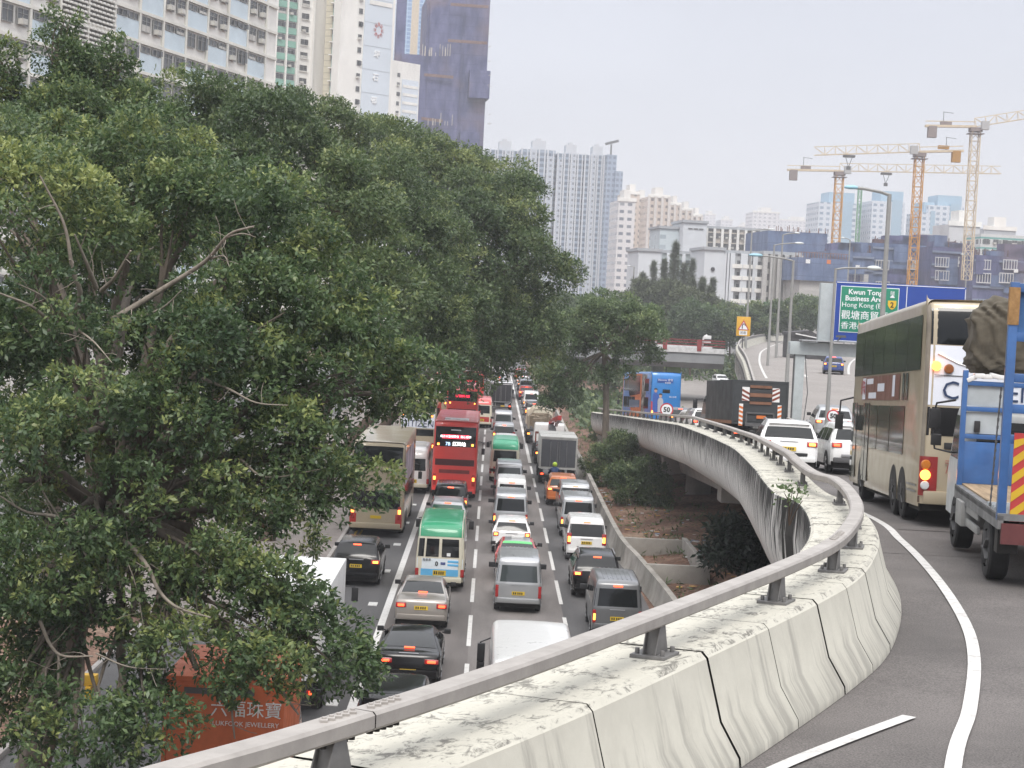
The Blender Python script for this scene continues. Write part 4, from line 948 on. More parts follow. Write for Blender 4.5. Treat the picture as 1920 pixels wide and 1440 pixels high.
# crane lorry and scaffolding lorry in the lane by the wall
def flat_lorry(name, label, y, dx, cabcol):
    t = thing(name, label, 'lorry', group=G_); L, W = 9, 2.4
    cb = Body([(L-2, .6), (L-2, 1.3), (L-1.98, 2.2), (L-1.9, 2.45), (L-1.5, 2.5), (L-.8, 2.48), (L-.45, 2.3), (L-.1, 1.4), (L, 1.1), (L, .5)], 2.3, 2.5, 1.35, .94, .5, .1, .02, .0, .4)
    c = cb.mesh().build('cab', cabcol, t, smooth=40)
    for sg in (-1, 1): cb.side([(L-1.5, 1.5), (L-.4, 1.5), (L-.5, 2.2), (L-1.5, 2.2)], sg).build('cab_window', GLASS, c)
    m = MB(); m.box((0, (L-2.2)/2, 1.12), (W, L-2.2, .16)); m.build('load_bed', GRY, t)
    m = MB(); m.box((0, L/2-.3, .85), (.9, L-.6, .3)); m.box((0, .05, .6), (2.2, .1, .2)); m.build('chassis', CHAS, t)
    for sg in (-1, 1):
        m = MB(); m.box((sg*1.0, -.02, .85), (.26, .06, .16)); o = m.build('taillight', REDL, t)
        m = MB(); m.box((sg*1.0, -.055, .85), (.18, .02, .12)); m.build('brake_lamp', LITO, o)
    big_wheels(t, W, (1.4, 2.6, L-1.3), .48, .28); put(t, 'D', y, dx); return t
fl = flat_lorry('crane_lorry', 'flat lorry with a red loading crane and a sheaf of steel pipes', 87, -.1, P['white'])
m = MB(); m.bar((.1, 6.4, 1.2), (.1, 6.4, 2.7), .4); m.bar((.1, 6.3, 2.7), (.55, 2.6, 3.2), .28, .34); m.bar((.55, 2.7, 3.2), (.4, 5.2, 2.5), .2, .22); m.build('loading_crane', P['red'], fl, bevel=.02)
m = MB(); m.bar((-1.15, .25, 1.2), (-1.15, .25, 2.3), .1); m.bar((1.15, .25, 1.2), (1.15, .25, 2.3), .1); m.bar((-1.2, .25, 2.25), (1.2, .25, 2.25), .14); m.bar((-1.1, .25, 1.3), (0, .25, 2.2), .07); m.bar((1.1, .25, 1.3), (0, .25, 2.2), .07); m.build('load_frame', pm('rusty_red_steel', (.2, .05, .035), .7, var=.3), fl)
m = MB()
for k in range(14):
    x_, z_ = -.1+.13*(k % 5), 2.35+.12*(k//5); m.cyl((x_, -.2, z_-.8), (x_*.8, 6, z_-.1), .055, n=6)
m.build('pipe_bundle', pm('dull_steel_pipe', (.13, .13, .135), .5, .4, var=.3), fl)
sl_ = flat_lorry('scaffold_lorry', 'lorry loaded with beige hoops and machinery ahead of the crane lorry', 100, -.35, P['ivory'])
m = MB()
for k in range(7):
    y_ = .5+k*.85
    m.tube([(-1.0, y_, 1.2), (-1.05, y_, 2.2), (-.6, y_+.1, 2.75), (.2, y_, 2.8), (.8, y_-.1, 2.3), (.95, y_, 1.2)], .07, 6)
m.build('load_hoops', pm('beige_metal', (.5, .43, .33), .7, var=.25), sl_)
m = MB()
for k in range(8): m.box((random.uniform(-.6, .6), .6+k*.7, 1.6+random.random()*.35), (.7+random.random()*.4, .55, .8), 0, random.random()*.4)
m.build('machinery', pm('tan_machinery', (.34, .27, .19), .8, var=.4, vs=3), sl_)
# white and grey lorry roof with ribs at the right edge of the far lane
# ---- motorcyclist
mc = thing('motorcycle', 'small dark motorcycle waiting behind the grey box truck', 'motorcycle', (4.05, 74.0*K, .004))
for y_ in (.32, 1.55):
    w = thing_part('wheel', mc, (0, y_, .31)); m = MB(); m.cyl((-.07, 0, 0), (.07, 0, 0), .31, n=20); m.build('tyre', RUB, w, bevel=.03); m = MB(); m.cyl((-.075, 0, 0), (.075, 0, 0), .19, n=14); m.build('rim', RIM, w)
m = MB(); m.prism([(.25, .62), (.8, .72), (1.2, .9), (1.35, .75), (1.15, .4), (.6, .38)], 'x', -.15, .15); m.build('frame', P['grey'], mc, bevel=.04)
m = MB(); m.box((0, .6, .8), (.26, .75, .12)); m.build('seat', BLK, mc, bevel=.04)
m = MB(); m.tube([(-.36, 1.15, 1.08), (0, 1.3, 1.02), (.36, 1.15, 1.08)], .02, 6); m.build('handlebar', BLK, mc)
m = MB(); m.box((0, .16, .72), (.2, .06, .1)); m.build('taillight', LIT, mc)
m = MB(); m.box((0, .08, 1.02), (.42, .36, .32)); m.build('top_box', BLK, mc, bevel=.05)
def skinned(name, joints, edges, mat_, root=0, sub=1):
    me = bpy.data.meshes.new(name); me.from_pydata([j[:3] for j in joints], edges, []); o = bpy.data.objects.new(name, me); COL.objects.link(o)
    o.modifiers.new('skin', 'SKIN'); ss = o.modifiers.new('sub', 'SUBSURF'); ss.levels = sub; ss.render_levels = sub
    sv = me.skin_vertices[0].data
    for i, j in enumerate(joints): sv[i].radius = (j[3], j[3]); sv[i].use_root = (i == root)
    dg = bpy.context.evaluated_depsgraph_get(); dg.update(); m2 = bpy.data.meshes.new_from_object(o.evaluated_get(dg)); m2.materials.clear(); m2.materials.append(mat_)
    m2.polygons.foreach_set('use_smooth', [True]*len(m2.polygons)); bpy.data.objects.remove(o)
    o2 = bpy.data.objects.new(name, m2); COL.objects.link(o2); return o2
J = [(0, .55, .88, .17), (0, .6, 1.12, .17), (0, .68, 1.36, .19), (0, .72, 1.5, .08), (0, .75, 1.62, .09),
     (-.2, .68, 1.4, .08), (-.33, .85, 1.2, .06), (-.33, 1.1, 1.1, .045), (.2, .68, 1.4, .08), (.33, .85, 1.2, .06), (.33, 1.1, 1.1, .045),
     (-.15, .6, .86, .1), (-.24, 1.0, .82, .085), (-.25, .85, .42, .06), (-.25, .98, .36, .045), (.15, .6, .86, .1), (.24, 1.0, .82, .085), (.25, .85, .42, .06), (.25, .98, .36, .045)]
Eg = [(0, 1), (1, 2), (2, 3), (3, 4), (2, 5), (5, 6), (6, 7), (2, 8), (8, 9), (9, 10), (0, 11), (11, 12), (12, 13), (13, 14), (0, 15), (15, 16), (16, 17), (17, 18)]
rd = skinned('person', J, Eg, pm('blue_jacket_cloth', (.03, .06, .16), .8, var=.2, vs=6)); rd.location = (4.05, 74.0*K, .004)
tag(rd, 'motorcyclist in a blue jacket and yellow-green helmet behind the box truck', 'person')
m = MB(); n_ = 10
for i in range(1, n_):
    for j in range(14):
        th, ph = math.pi*i/n_, 2*math.pi*j/14; m.v.append((.145*math.sin(th)*math.cos(ph), .75+.17*math.sin(th)*math.sin(ph), 1.66+.155*math.cos(th)))
for i in range(n_-2):
    for j in range(14): m.f.append((i*14+j, i*14+(j+1) % 14, (i+1)*14+(j+1) % 14, (i+1)*14+j)); m.m.append(0)
m.f.append(tuple(range(14))); m.m.append(0); m.f.append(tuple(range((n_-2)*14, (n_-1)*14))); m.m.append(0)
h = m.build('helmet', pm('fluorescent_helmet', (.5, .7, .05), .35, var=0), rd, smooth=80)
m = MB(); m.box((0, .9, 1.66), (.2, .04, .1)); m.build('visor', GLASS, h)
for sg in (-1, 1):
    m = MB()
    for k in range(4): m.tube([(sg*(.31+.02*k), 1.1, 1.11), (sg*(.31+.02*k), 1.17, 1.1), (sg*(.31+.02*k), 1.18, 1.06)], .011, 5)
    m.tube([(sg*.29, 1.08, 1.1), (sg*.28, 1.14, 1.07)], .012, 5); m.build('glove', BLK, rd)
# ------------------------------------------------------------------ vehicles on the flyover
def set_on(t, x, y, zf, rz=0, pitch=None):
    sl_ = math.atan((zf(y+4)-zf(y))/4); t.location = (x, y, zf(y)+.012); t.rotation_euler = (sl_ if pitch is None else pitch, 0, rz); return t
GF = 'vehicles queuing on the flyover'
# cream gold double decker, big in the picture
t, b = double_decker('double_decker_bus', 'big cream gold double decker in the right lane, white watch advert on its rear', dict(body=P['gold'], upper=(3.5, 4.22), lower=(1.75, 2.3), glass=GLASS, hi=2.92), GF, 11.9)
for c in list(t.children):
    if c.name.split('.')[0] in ('taillight', 'number_plate', 'upper_taillight', 'side_window', 'rear_upper_window', 'rear_lower_window'):
        for g2 in list(c.children): bpy.data.objects.remove(g2)
        bpy.data.objects.remove(c)
b.patch(b.q_at_z(3.52), b.q_at_z(4.22), -.86, .92, .008, 8).build('rear_upper_window', GLASS, t, smooth=60)
m = MB(); b.rear(.35, 3.85, 1.35, .5, .01, .012, m); m.build('rear_upper_pane', GLASSL, t, bevel=.05)
m = MB(); b.patch(b.q_at_z(2.34), b.q_at_z(3.5), -.86, .92, .01, mb=m); m.build('advert_panel', ADW, t)
m = MB(); pts = [b.S(b.q_at_z(z), x/1.25*.8, .02) for x, z in ((-1.15, 3.34), (-.7, 3.16), (-.1, 3.02), (.6, 2.98), (1.2, 3.0))]; m.tube(pts, .02, 5); m.build('advert_swoosh', P['white'], t)
m = MB(); b.rear(0, 2.92, 2.1, .012, .012, .012, m); m.build('panel_seam', GRY, t)
text_mesh('CITIZEN', .5, pm('navy_ink', (.02, .04, .1), .5, var=0), 'advert_lettering', t, facing_back(.03, b.S(b.q_at_z(2.62), 0, .025)[1], 2.62), xs=1.0)
m = MB(); b.patch(b.q_at_z(1.75), b.q_at_z(2.3), -.86, .92, .01, mb=m); m.build('rear_lower_window', pm('black_engine_glass', (.012, .012, .013), .2, var=0), t)
m = MB()
for sg in (-1,): b.patch(b.q_at_z(.98), b.q_at_z(4.3), sg*1.0, sg*.87, .014, 12, 4, m)
m.build('corner_post', pm('dull_corner_post', (.27, .235, .19), .5, var=.3, vs=2), t, smooth=60)
for sg in (-1, 1):
    m = MB(); b.patch(b.q_at_z(.58), b.q_at_z(1.34), sg*.995, sg*.66, .02, 8, 6, m); o = m.build('taillight', pm('dull_red_lamp_panel', (.26, .02, .02), .3, var=.1, coat=.4), t, smooth=60)
    for z, mm_, r in ((1.18, AMB, .1), (.98, LITO, .105), (.78, WHL, .09)):
        c = b.S(b.q_at_z(z), sg*.83, .03); m = MB(); m.cyl((c[0], c[1], z), (c[0], c[1]-.05, z), r, r*.85, 16); m.build('lamp_lens', mm_, o, bevel=.01)
for z, x, mm_ in ((3.1, -1.02, LITO), (3.05, -.78, pm('brown_amber_lens', (.25, .09, .03), .3, var=0)), (3.1, 1.02, LITO)):
    c = b.S(b.q_at_z(z), x/1.25*.85, .02); m = MB(); m.cyl((x, c[1], z), (x, c[1]-.06, z), .1, .085, 16); o = m.build('upper_taillight', mm_, t, bevel=.015)
m = MB(); b.rear(-.15, 1.56, 1.3, .13, .02, .014, m); m.build('vent_slot', BLK, t, bevel=.05)
KR = pm('dark_red_lettering', (.3, .02, .03), .5, var=0)
yk = b.S(b.q_at_z(.9), 0, .03)[1]
text_mesh('KMB', .34, KR, 'operator_lettering', t, facing_back(-.02, yk, 1.15), bold=.012)
text_mesh('九巴服務  日日進步', .105, INK, 'operator_lettering', t, facing_back(-.05, yk, .92))
m = MB()      # emblem: fan of bars in a square
for k in range(5): m.bar((-.74+.05*k, yk, 1.03), (-.7+.052*k, yk, 1.21), .014, .01)
for k in range(2): m.bar((-.76, yk, 1.23+.045*k), (-.46, yk, 1.23+.045*k), .02, .01)
m.build('operator_emblem', KR, t)
m = MB(); b.patch(b.q_at_z(.44), b.q_at_z(.56), -1, 1, .02, 3, 10, m); m.build('skirt', pm('brown_skirt', (.12, .075, .055), .5, var=.25), t, smooth=60)
# its near side: long dark upper glass, lower glass with doors, a brown advert between
SIDEG = pm('green_grey_glass', (.045, .055, .045), .06, var=0, spec=.8)
def sp(y0, y1, z0, z1, name, mm_, off=.01, sg=-1): return b.side([(y0, z0), (y1, z0), (y1, z1), (y0, z1)], sg, off).build(name, mm_, t)
for sg in (-1, 1):
    for i in range(6): sp(.5+i*1.86, .5+(i+1)*1.86-.03, 3.02, 4.1, 'side_window', SIDEG, .012, sg)
for y0, y1 in ((2.3, 4.4), (4.5, 6.5), (6.6, 7.9)): sp(y0, y1, 1.3, 2.3, 'side_window', SIDEG, .012)
for y0, y1 in ((.6, 3.4), (3.5, 6.4), (6.5, 9), (9.1, 11.4)): sp(y0, y1, 1.3, 2.3, 'side_window', SIDEG, .012, 1)
for y0 in (8.1, 8.75, 10.55, 11.15): sp(y0, y0+.56, .5, 2.35, 'door', SIDEG, .014); sp(y0-.05, y0, .5, 2.38, 'door_frame', BLK, .018)
sp(9.35, 10.45, 1.3, 2.3, 'side_window', SIDEG, .012)
sp(3.2, 9.7, 2.42, 2.98, 'side_advert', pm('brown_advert', (.17, .065, .045), .4, var=.15), .014)
for y0, y1, z0, z1 in ((9.0, 9.6, 2.44, 2.95), (7.6, 8.8, 2.8, 2.93), (5.6, 6.8, 2.62, 2.8), (7.0, 8.4, 2.46, 2.6), (3.9, 4.3, 2.5, 2.96)): sp(y0, y1, z0, z1, 'advert_label', ADW, .02)
for y0 in (2.0, 2.5): sp(y0, y0+.3, 2.42, 2.98, 'advert_label', GLASSL, .02)
text_mesh('好味', .4, KR, 'advert_lettering', t, facing_left(-1.285, 9.3, 2.7))
m = MB(); b.side([(.3, .62), (1.5, .62), (1.5, .66), (.3, .66)], -1, .014, m); b.side([(.3, .74), (1.5, .74), (1.5, .78), (.3, .78)], -1, .014, m); m.build('side_trim', RIM, t)
KMBX = [at(1722, 900, Y=35.9), at(1600, 800, Y=47.2)]
rz_ = -math.atan2(KMBX[1].x-KMBX[0].x, 47.2-35.9)
set_on(t, KMBX[0].x+1.25*math.cos(rz_), 35.9+1.25*math.sin(rz_), main_z, rz_, math.atan((main_z(47)-main_z(36))/11))
NEARBUS = t

# two white crossovers
KIN['suv'].update(W=1.9)
s1 = make_car('suv', 'crossover_car', P['pearl'], 'white crossover with amber-lit tail lights left of the other white one', 'car', rails=True, group=GF); set_on(s1, at(1477, 880, Y=59.5).x, 59.5, ramp_z, -.09)
s2 = make_car('suv', 'crossover_car', P['pearl'], 'white crossover with dark trim whose right side is hidden by the big double decker', 'car', bumper=GRY, litcol=LIT, group=GF); set_on(s2, at(1610, 880, Y=60.5).x, 60.5, main_z, -.02)
kk = KIN['suv']; bb = Body(kk['prof'], kk['W'], kk['H'], kk['belt'], kk['tum'], .3, kk['r'])
for s_ in (s1, s2):
    m = MB(); bb.rear(0, .62, 1.2, .1, .06, .05, m); m.build('bumper_insert', BLK if s_ is s1 else RIM, s_, bevel=.02)
    m = MB(); bb.rear(0, 1.52, 1.3, .05, .16, .02, m); m.build('roof_spoiler', P['pearl'], s_, bevel=.02)
def fcar(src, px, Y, zf, label, col=None, rz=0, group=GF, py=780):
    s = dict(body=P[col], rear_bumper=P[col]) if col else None
    c = dup(src, (0, 0, 0), 0, label, group, s); set_on(c, at(px, py, Y=Y).x, Y, zf, rz); return c
fcar(s2, 1330, 100, ramp_z, 'small white car almost hidden behind the dark box truck', 'pearl', .0)
fcar(suv0, 1322, 116, ramp_z, 'black crossover with red brake light left of the dark box truck', 'black', .05)
fcar(hat0, 1306, 127, ramp_z, 'white hatchback squeezed between two dark cars on the ramp', 'pearl', .07)
fcar(suv0, 1278, 138, ramp_z, 'dark crossover just right of the blue advert double decker', 'slate', .1)
fcar(suv0, 1566, 88, main_z, 'silver crossover on the upper road behind the second speed sign', 'silver', -.1)
fcar(hat0, 1563, 156, main_z, 'blue car alone on the upper road under the gantry', 'blue', -.16, None, 690)
wc = fcar(hat0, 1346, 260, lambda y: 1.35+(y-260)*.01, 'white car coming towards the bridge on the slip road', 'pearl', math.pi+.1, None, 700)
for c in list(wc.children):
    if c.name.startswith(('taillight', 'high_brake')):
        for g2 in list(c.children): bpy.data.objects.remove(g2)
        bpy.data.objects.remove(c)
# dark box truck with striped tail lift
DBX = pm('charcoal_box_panel', (.03, .034, .037), .5, var=.2, vs=1.5)
bt = box_truck('box_truck', 'dark box truck with orange and white striped boards on its rear', DBX, P['slate'], 8.2, 2.42, 2.95, 1.05, DBX, GF)
for c in list(bt.children):
    if c.name.startswith('lock_bar'): bpy.data.objects.remove(c)
ORG = pm('orange_reflector', (.6, .16, .03), .4, var=.1); 
def striped(name, x, z, w, h, n, slant, cols, parent, y=-.05):
    m = MB(); m.box((x, y, z), (w, .02, h), 0)
    ins = Matrix.Identity(3)
    for k in range(n):
        z0 = z-h/2+h*(k+.1)/n; z1 = min(z+h/2, z0+h/n*.5); d = slant*w
        a = [(x-w/2, z0), (x+w/2, z0+d), (x+w/2, z1+d), (x-w/2, z1)]
        a = [(p, max(z-h/2, min(z+h/2, q))) for p, q in a]
        m.prism(a, 'y', y-.018, y-.012, 1)
    return m.build(name, cols, parent)
for sg in (-1, 1):
    striped('hazard_board', sg*.84, 1.45, .17, .95, 5, .35*sg, [P['white'], ORG], bt); striped('hazard_board', sg*.66, 2.35, .32, .6, 3, .5*sg, [P['white'], pm('red_brown_stripe', (.2, .04, .02), .5)], bt)
m = MB(); m.box((0, -.04, 2.3), (1.0, .05, .5)); m.build('lift_panel', BLK, bt, bevel=.03)
m = MB(); m.box((0, -.08, 2.32), (.95, .04, .16)); m.box((0, -.05, 2.68), (.95, .04, .12)); m.box((0, -.05, 1.98), (.95, .04, .12)); m.build('lift_trim', pm('brown_trim', (.2, .09, .05), .6, var=.3), bt)
m = MB(); m.box((0, -.05, 1.55), (1.2, .08, .07)); m.box((-.6, -.05, 1.25), (.06, .08, .6)); m.box((.6, -.05, 1.25), (.06, .08, .6)); m.box((0, -.08, 1.05), (1.3, .1, .14)); m.build('lift_frame', GRY, bt)
m = MB(); m.box((.05, -.06, 1.38), (.4, .03, .14)); m.build('orange_plate', ORG, bt)
m = MB(); m.box((-1.23, 3.1, 1.12), (.04, 6.1, .14)); m.build('side_rail', pm('brown_side_rail', (.22, .1, .05), .6), bt)
set_on(bt, at(1424, 800, Y=80).x, 80, ramp_z, .07)
# blue double decker, orange and grey down its side
bs, b2 = double_decker('double_decker_bus', 'bright blue advert double decker with orange side at the foot of the ramp', dict(body=paint('sky_blue_bus_paint', (.02, .2, .55), .3), upper=(3.45, 3.62), lower=(1.0, 1.02), hi=1.3), GF)
for c in list(bs.children):
    if c.name.startswith(('upper_taillight', 'rear_lower', 'rear_upper')):
        for g2 in list(c.children): bpy.data.objects.remove(g2)
        bpy.data.objects.remove(c)
def s2p(y0, y1, z0, z1, mm_, name): return b2.side([(y0, z0), (y1, z0), (y1, z1), (y0, z1)], -1, .016).build(name, mm_, bs)
s2p(.05, 3.6, .5, 4.2, pm('photo_collage_advert', (.3, .29, .28), .5, var=1.2, vs=2.2), 'side_advert'); s2p(3.6, 11.7, .5, 4.25, pm('orange_advert', (.55, .14, .03), .4, var=.25), 'side_advert')
b2.side([(4.2, 2.6), (8.6, 2.4), (9.2, 3.2), (8.8, 4.1), (4.3, 4.1)], -1, .022).build('side_window', GLASS, bs); b2.side([(4.2, 1.5), (8.6, 1.5), (8.6, 2.1), (4.2, 2.1)], -1, .022).build('side_window', pm('blue_grey_glass', (.15, .2, .28), .1, var=0), bs)
b2.rear(0, 2.9, .6, .28, .02, .012).build('rear_window', GLASS, bs, bevel=.02)
m = MB(); b2.rear(-.1, 3.72, 1.3, .32, .02, .014, m); m.build('advert_cloud', pm('deep_blue_advert', (.01, .08, .35), .4, var=.1), bs, bevel=.12)
WT = pm('white_print', (.8, .8, .85), .5, var=0)
text_mesh('Discover 發現', .2, WT, 'advert_lettering', bs, facing_back(-.1, -.08, 3.78)); text_mesh('新旅程', .16, WT, 'advert_lettering', bs, facing_back(.1, -.08, 3.56)); text_mesh('開心出發', .15, WT, 'advert_lettering', bs, facing_back(.55, -.08, 2.45))
m = MB()       # printed figures: flat shapes of two people on the advert
for x_, z_, k in ((-.85, 2.45, 0), (-.45, 2.05, 1)):
    m.prism([(x_-.2, 1.2), (x_+.22, 1.2), (x_+.24, z_+.1), (x_+.12, z_+.3), (x_-.12, z_+.3), (x_-.24, z_+.1)], 'y', -.062, -.05, k)
    m.prism([(x_+.12*math.cos(a), z_+.46+.15*math.sin(a)) for a in np.linspace(0, 6.0, 12)], 'y', -.066, -.054, 2)
    m.prism([(x_+.15*math.cos(a), z_+.54+.13*math.sin(a)) for a in np.linspace(0, math.pi, 8)], 'y', -.07, -.058, 3)
m.prism([(-1.2, 1.0), (.2, 1.0), (-.3, 1.5), (-1.2, 2.1)], 'y', -.058, -.048, 4)
m.build('advert_figures', [pm('print_blue', (.03, .1, .4), .5), pm('print_grey', (.45, .45, .5), .5), pm('print_skin', (.55, .33, .25), .5), INK, pm('print_red', (.5, .05, .06), .5)], bs)
set_on(bs, at(1246, 780, Y=148).x+.05, 148, ramp_z, .12)

# ------------------------------------------------------------------ the blue cage truck at the right edge
tb_ = thing('cage_truck', 'open blue truck with a steel cage frame and striped board, cut by the right edge', 'truck', group=GF)
BLU = paint('truck_blue_paint', (.035, .12, .33), .4, 0, .25); BLUW = pm('worn_truck_blue', (.05, .15, .36), .55, var=.35, vs=3); LG = pm('light_grey_panel', (.42, .46, .48), .5, var=.15)
W, L = 2.3, 6.6
cb = Body([(5.0, .7), (5.0, 1.4), (5.02, 2.2), (5.1, 2.38), (5.3, 2.45), (5.9, 2.44), (6.25, 2.3), (6.5, 1.5), (6.6, 1.2), (6.6, .6)], 2.15, 2.45, 1.35, .93, .5, .1, .02, .0, .4)
cab = cb.mesh().build('cab', pm('cab_grey_white', (.5, .52, .52), .4, var=.15), tb_, smooth=40)
cb.patch(cb.q_at_z(1.7), cb.q_at_z(2.2), -.7, .7, .01).build('cab_rear_window', GLASS, cab)
for sg in (-1, 1): cb.side([(5.35, 1.5), (6.3, 1.5), (6.15, 2.25), (5.35, 2.25)], sg).build('cab_window', GLASS, cab)
cb.patch(cb.q_at_z(2.25, False), cb.q_at_z(1.5, False), -.85, .85, .01).build('windscreen', GLASS, cab)
m = MB(); m.box((0, 2.45, 1.06), (W, 4.9, .1)); m.box((-W/2+.04, 2.45, .98), (.08, 4.9, .2)); m.box((W/2-.04, 2.45, .98), (.08, 4.9, .2)); m.build('load_bed', pm('bed_side_steel', (.2, .2, .2), .6, .2, var=.3), tb_)
m = MB(); m.box((0, 2.6, 1.125), (W-.2, 4.4, .025)); m.build('bed_planks', pm('worn_planks', (.36, .26, .16), .85, var=.35, vs=2, stretch=(6, .5, 1)), tb_)
m = MB()
for i in range(6): m.box((-W/2+.25, .15+i*.22, 1.13), (.45, .1, .06))
m.build('ramp_rungs', LG, tb_)
m = MB()      # headboard cage at the front of the bed
fy = 4.75
for x_ in (-W/2+.05, -.38, .38, W/2-.05): m.box((x_, fy, 2.05), (.09, .09, 2.05))
for z_ in (1.95, 2.42, 2.86): m.box((0, fy, z_), (W-.1, .07, .08))
m.box((0, fy, 1.5), (W-.12, .05, .72)); m.build('headboard', BLU, tb_, bevel=.01)
m = MB()
for z0, z1 in ((2.0, 2.37), (2.47, 2.82)):
    for x_ in (-.75, .75): m = MB(); m.box((x_, fy+.03, (z0+z1)/2), (.64, .02, z1-z0)); m.build('headboard_panel', LG, tb_)
m = MB(); m.box((-.86, fy-.03, 2.12), (.1, .06, .2)); m.build('latch', BLK, tb_, bevel=.015)
m = MB()      # tall cage frame at the tail
ry = .15
for x_ in (-W/2+.06, W/2-.06): m.box((x_, ry, 2.75), (.13, .13, 3.5))
for z_ in (4.42, 3.7, 3.1, 2.65, 2.2): m.box((0, ry, z_), (W-.2, .1, .13))
m.build('cage_frame', BLU, tb_, bevel=.012)
m = MB(); m.box((0, ry+.03, 4.06), (W-.25, .02, .6)); m.build('cage_sheet', BLUW, tb_)
m = MB(); m.box((-W/2+.06, ry-.02, 4.15), (.15, .12, .55)); m.build('rusty_cap', pm('rusty_cap_steel', (.35, .2, .08), .8, var=.4, vs=6), tb_)
striped('hazard_board', -W/2+.38, 1.65, .42, 1.3, 5, .8, [pm('hazard_red', (.45, .04, .04), .45), pm('hazard_yellow', (.6, .38, .02), .45)], tb_, y=ry-.1)
m = MB(); pts = [(-W/2+.1, 1.1, 2.9), (-W/2+.06, 1.05, 2.0), (-W/2+.02, .95, 1.15)]; m.tube(pts, .012, 5)
for k in range(16):
    p = Vector(pts[0]).lerp(Vector(pts[2]), k/15); m.box(p, (.03, .02, .05), 0, k*.8)
m.build('chain', GRY, tb_)
m = MB(); m.box((0, 3.2, .78), (.9, 6, .26)); m.box((-.95, .4, .75), (.3, .3, .5)); m.build('chassis', CHAS, tb_)
m = MB()
for z_ in (.6, .82): m.box((-W/2+.05, 3.1, z_), (.05, 1.8, .12))
m.box((-W/2+.15, 3.9, .72), (.4, .7, .4)); m.build('side_guard', pm('guard_grey', (.3, .3, .29), .6, var=.2), tb_, bevel=.01)
m = MB(); m.box((0, -.02, .82), (2.2, .08, .3)); m.build('tail_board', pm('dark_red_board', (.12, .03, .03), .6, var=.3), tb_)
for y in (1.15, 4.95):
    for sg in (-1, 1): wheel_part(tb_, sg*(W/2-.17), y, .47, .3, detail=False)
m = MB(); m.tube([(-1.05, 6.2, 2.5), (-1.35, 6.45, 2.42), (-1.42, 6.45, 2.1), (-1.35, 6.4, 1.6), (-1.05, 6.3, 1.55)], .022, 6); m.box((-1.38, 6.42, 2.14), (.2, .1, .36)); m.box((-1.33, 6.42, 1.76), (.18, .1, .2)); m.build('wing_mirror', BLK, tb_, bevel=.04)
m = MB()
for k in range(16): m.box((-1.0+k*.13, fy+.05+random.uniform(-.06, .06), 2.95+random.uniform(-.02, .07)), (.17, .22, .08), 0, Matrix.Rotation(random.uniform(-.5, .5), 3, 'Y'))
m.build('torn_white_sheet', P['white'], tb_, bevel=.02)
# crumpled tarpaulin heaped over the cab
bmx = bmesh.new(); bmesh.ops.create_icosphere(bmx, subdivisions=5, radius=1)
for v in bmx.verts:
    p = v.co; n_ = .1*math.sin(5*p.x+3*p.z)+.09*math.sin(7*p.y-4*p.z+2*p.x)+.05*math.sin(15*p.x+11*p.z)+.09*(1-2*abs(math.sin(9*p.x+5*p.z+3*math.sin(3*p.z))))+.05*(1-2*abs(math.sin(17*p.z-8*p.x)))
    sq = lambda a: math.copysign(abs(a)**.45, a)
    v.co = Vector((sq(p.x)*.95*(1+n_*.4), sq(p.y)*.6*(1+n_*.5), sq(p.z)*.68*(1+n_*.35)))
me = bpy.data.meshes.new('tarpaulin'); bmx.to_mesh(me); bmx.free(); me.polygons.foreach_set('use_smooth', [True]*len(me.polygons)); me.materials.append(pm('brown_tarpaulin', (.105, .09, .065), .8, var=.4, vs=2.5, bump=.4, bs=6))
o = bpy.data.objects.new('tarpaulin', me); COL.objects.link(o); tag(o, 'crumpled brown tarpaulin heaped high on the blue cage truck', 'tarpaulin')
TY = 27.3; pa, pb_ = at(1868, 1000, Y=27.8), at(1820, 1000, Y=31.4)
rz_ = -math.atan2(pb_.x-pa.x, 31.4-27.8)*.75
x0 = at(1882, 800, Y=TY-.2).x
set_on(tb_, x0+1.15, TY-.3, lambda y: 7.2, rz_, 0)
o.location = tb_.matrix_basis @ Vector((-.02, 5.5, 3.65)); o.rotation_euler = (0, 0, rz_)
# ================================================================== trees and plants
def leaf_mat(name, dark, mid, young, rough=.42, trans=.22):
    m, n, l, b = nodes_of(name); b.inputs['Roughness'].default_value = rough; b.inputs['Specular IOR Level'].default_value = .45
    a = n.new('ShaderNodeAttribute'); a.attribute_name = 'tint'
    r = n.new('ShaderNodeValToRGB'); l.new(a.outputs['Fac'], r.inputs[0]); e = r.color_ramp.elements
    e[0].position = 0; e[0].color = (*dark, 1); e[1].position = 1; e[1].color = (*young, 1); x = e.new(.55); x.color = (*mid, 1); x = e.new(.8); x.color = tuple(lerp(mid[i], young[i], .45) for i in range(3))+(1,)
    l.new(r.outputs[0], b.inputs['Base Color'])
    t = n.new('ShaderNodeBsdfTranslucent'); l.new(r.outputs[0], t.inputs[0]); mx = n.new('ShaderNodeMixShader'); mx.inputs[0].default_value = trans
    o = n['Material Output']; l.new(b.outputs[0], mx.inputs[1]); l.new(t.outputs[0], mx.inputs[2]); l.new(mx.outputs[0], o.inputs['Surface']); return m
LEAF = leaf_mat('banyan_leaf', (.042, .080, .038), (.108, .168, .066), (.34, .38, .13), .36, .38)
LEAF2 = leaf_mat('far_banyan_leaf', (.045, .080, .037), (.108, .160, .063), (.28, .32, .12), .38, .38)
LEAF3 = leaf_mat('light_tree_leaf', (.065, .105, .05), (.13, .19, .085), (.27, .33, .14), trans=.38)
LEAFD = leaf_mat('dark_shrub_leaf', (.008, .018, .01), (.014, .032, .016), (.05, .07, .04))
NEED = leaf_mat('casuarina_needle', (.04, .056, .03), (.095, .115, .06), (.16, .18, .09), .7)
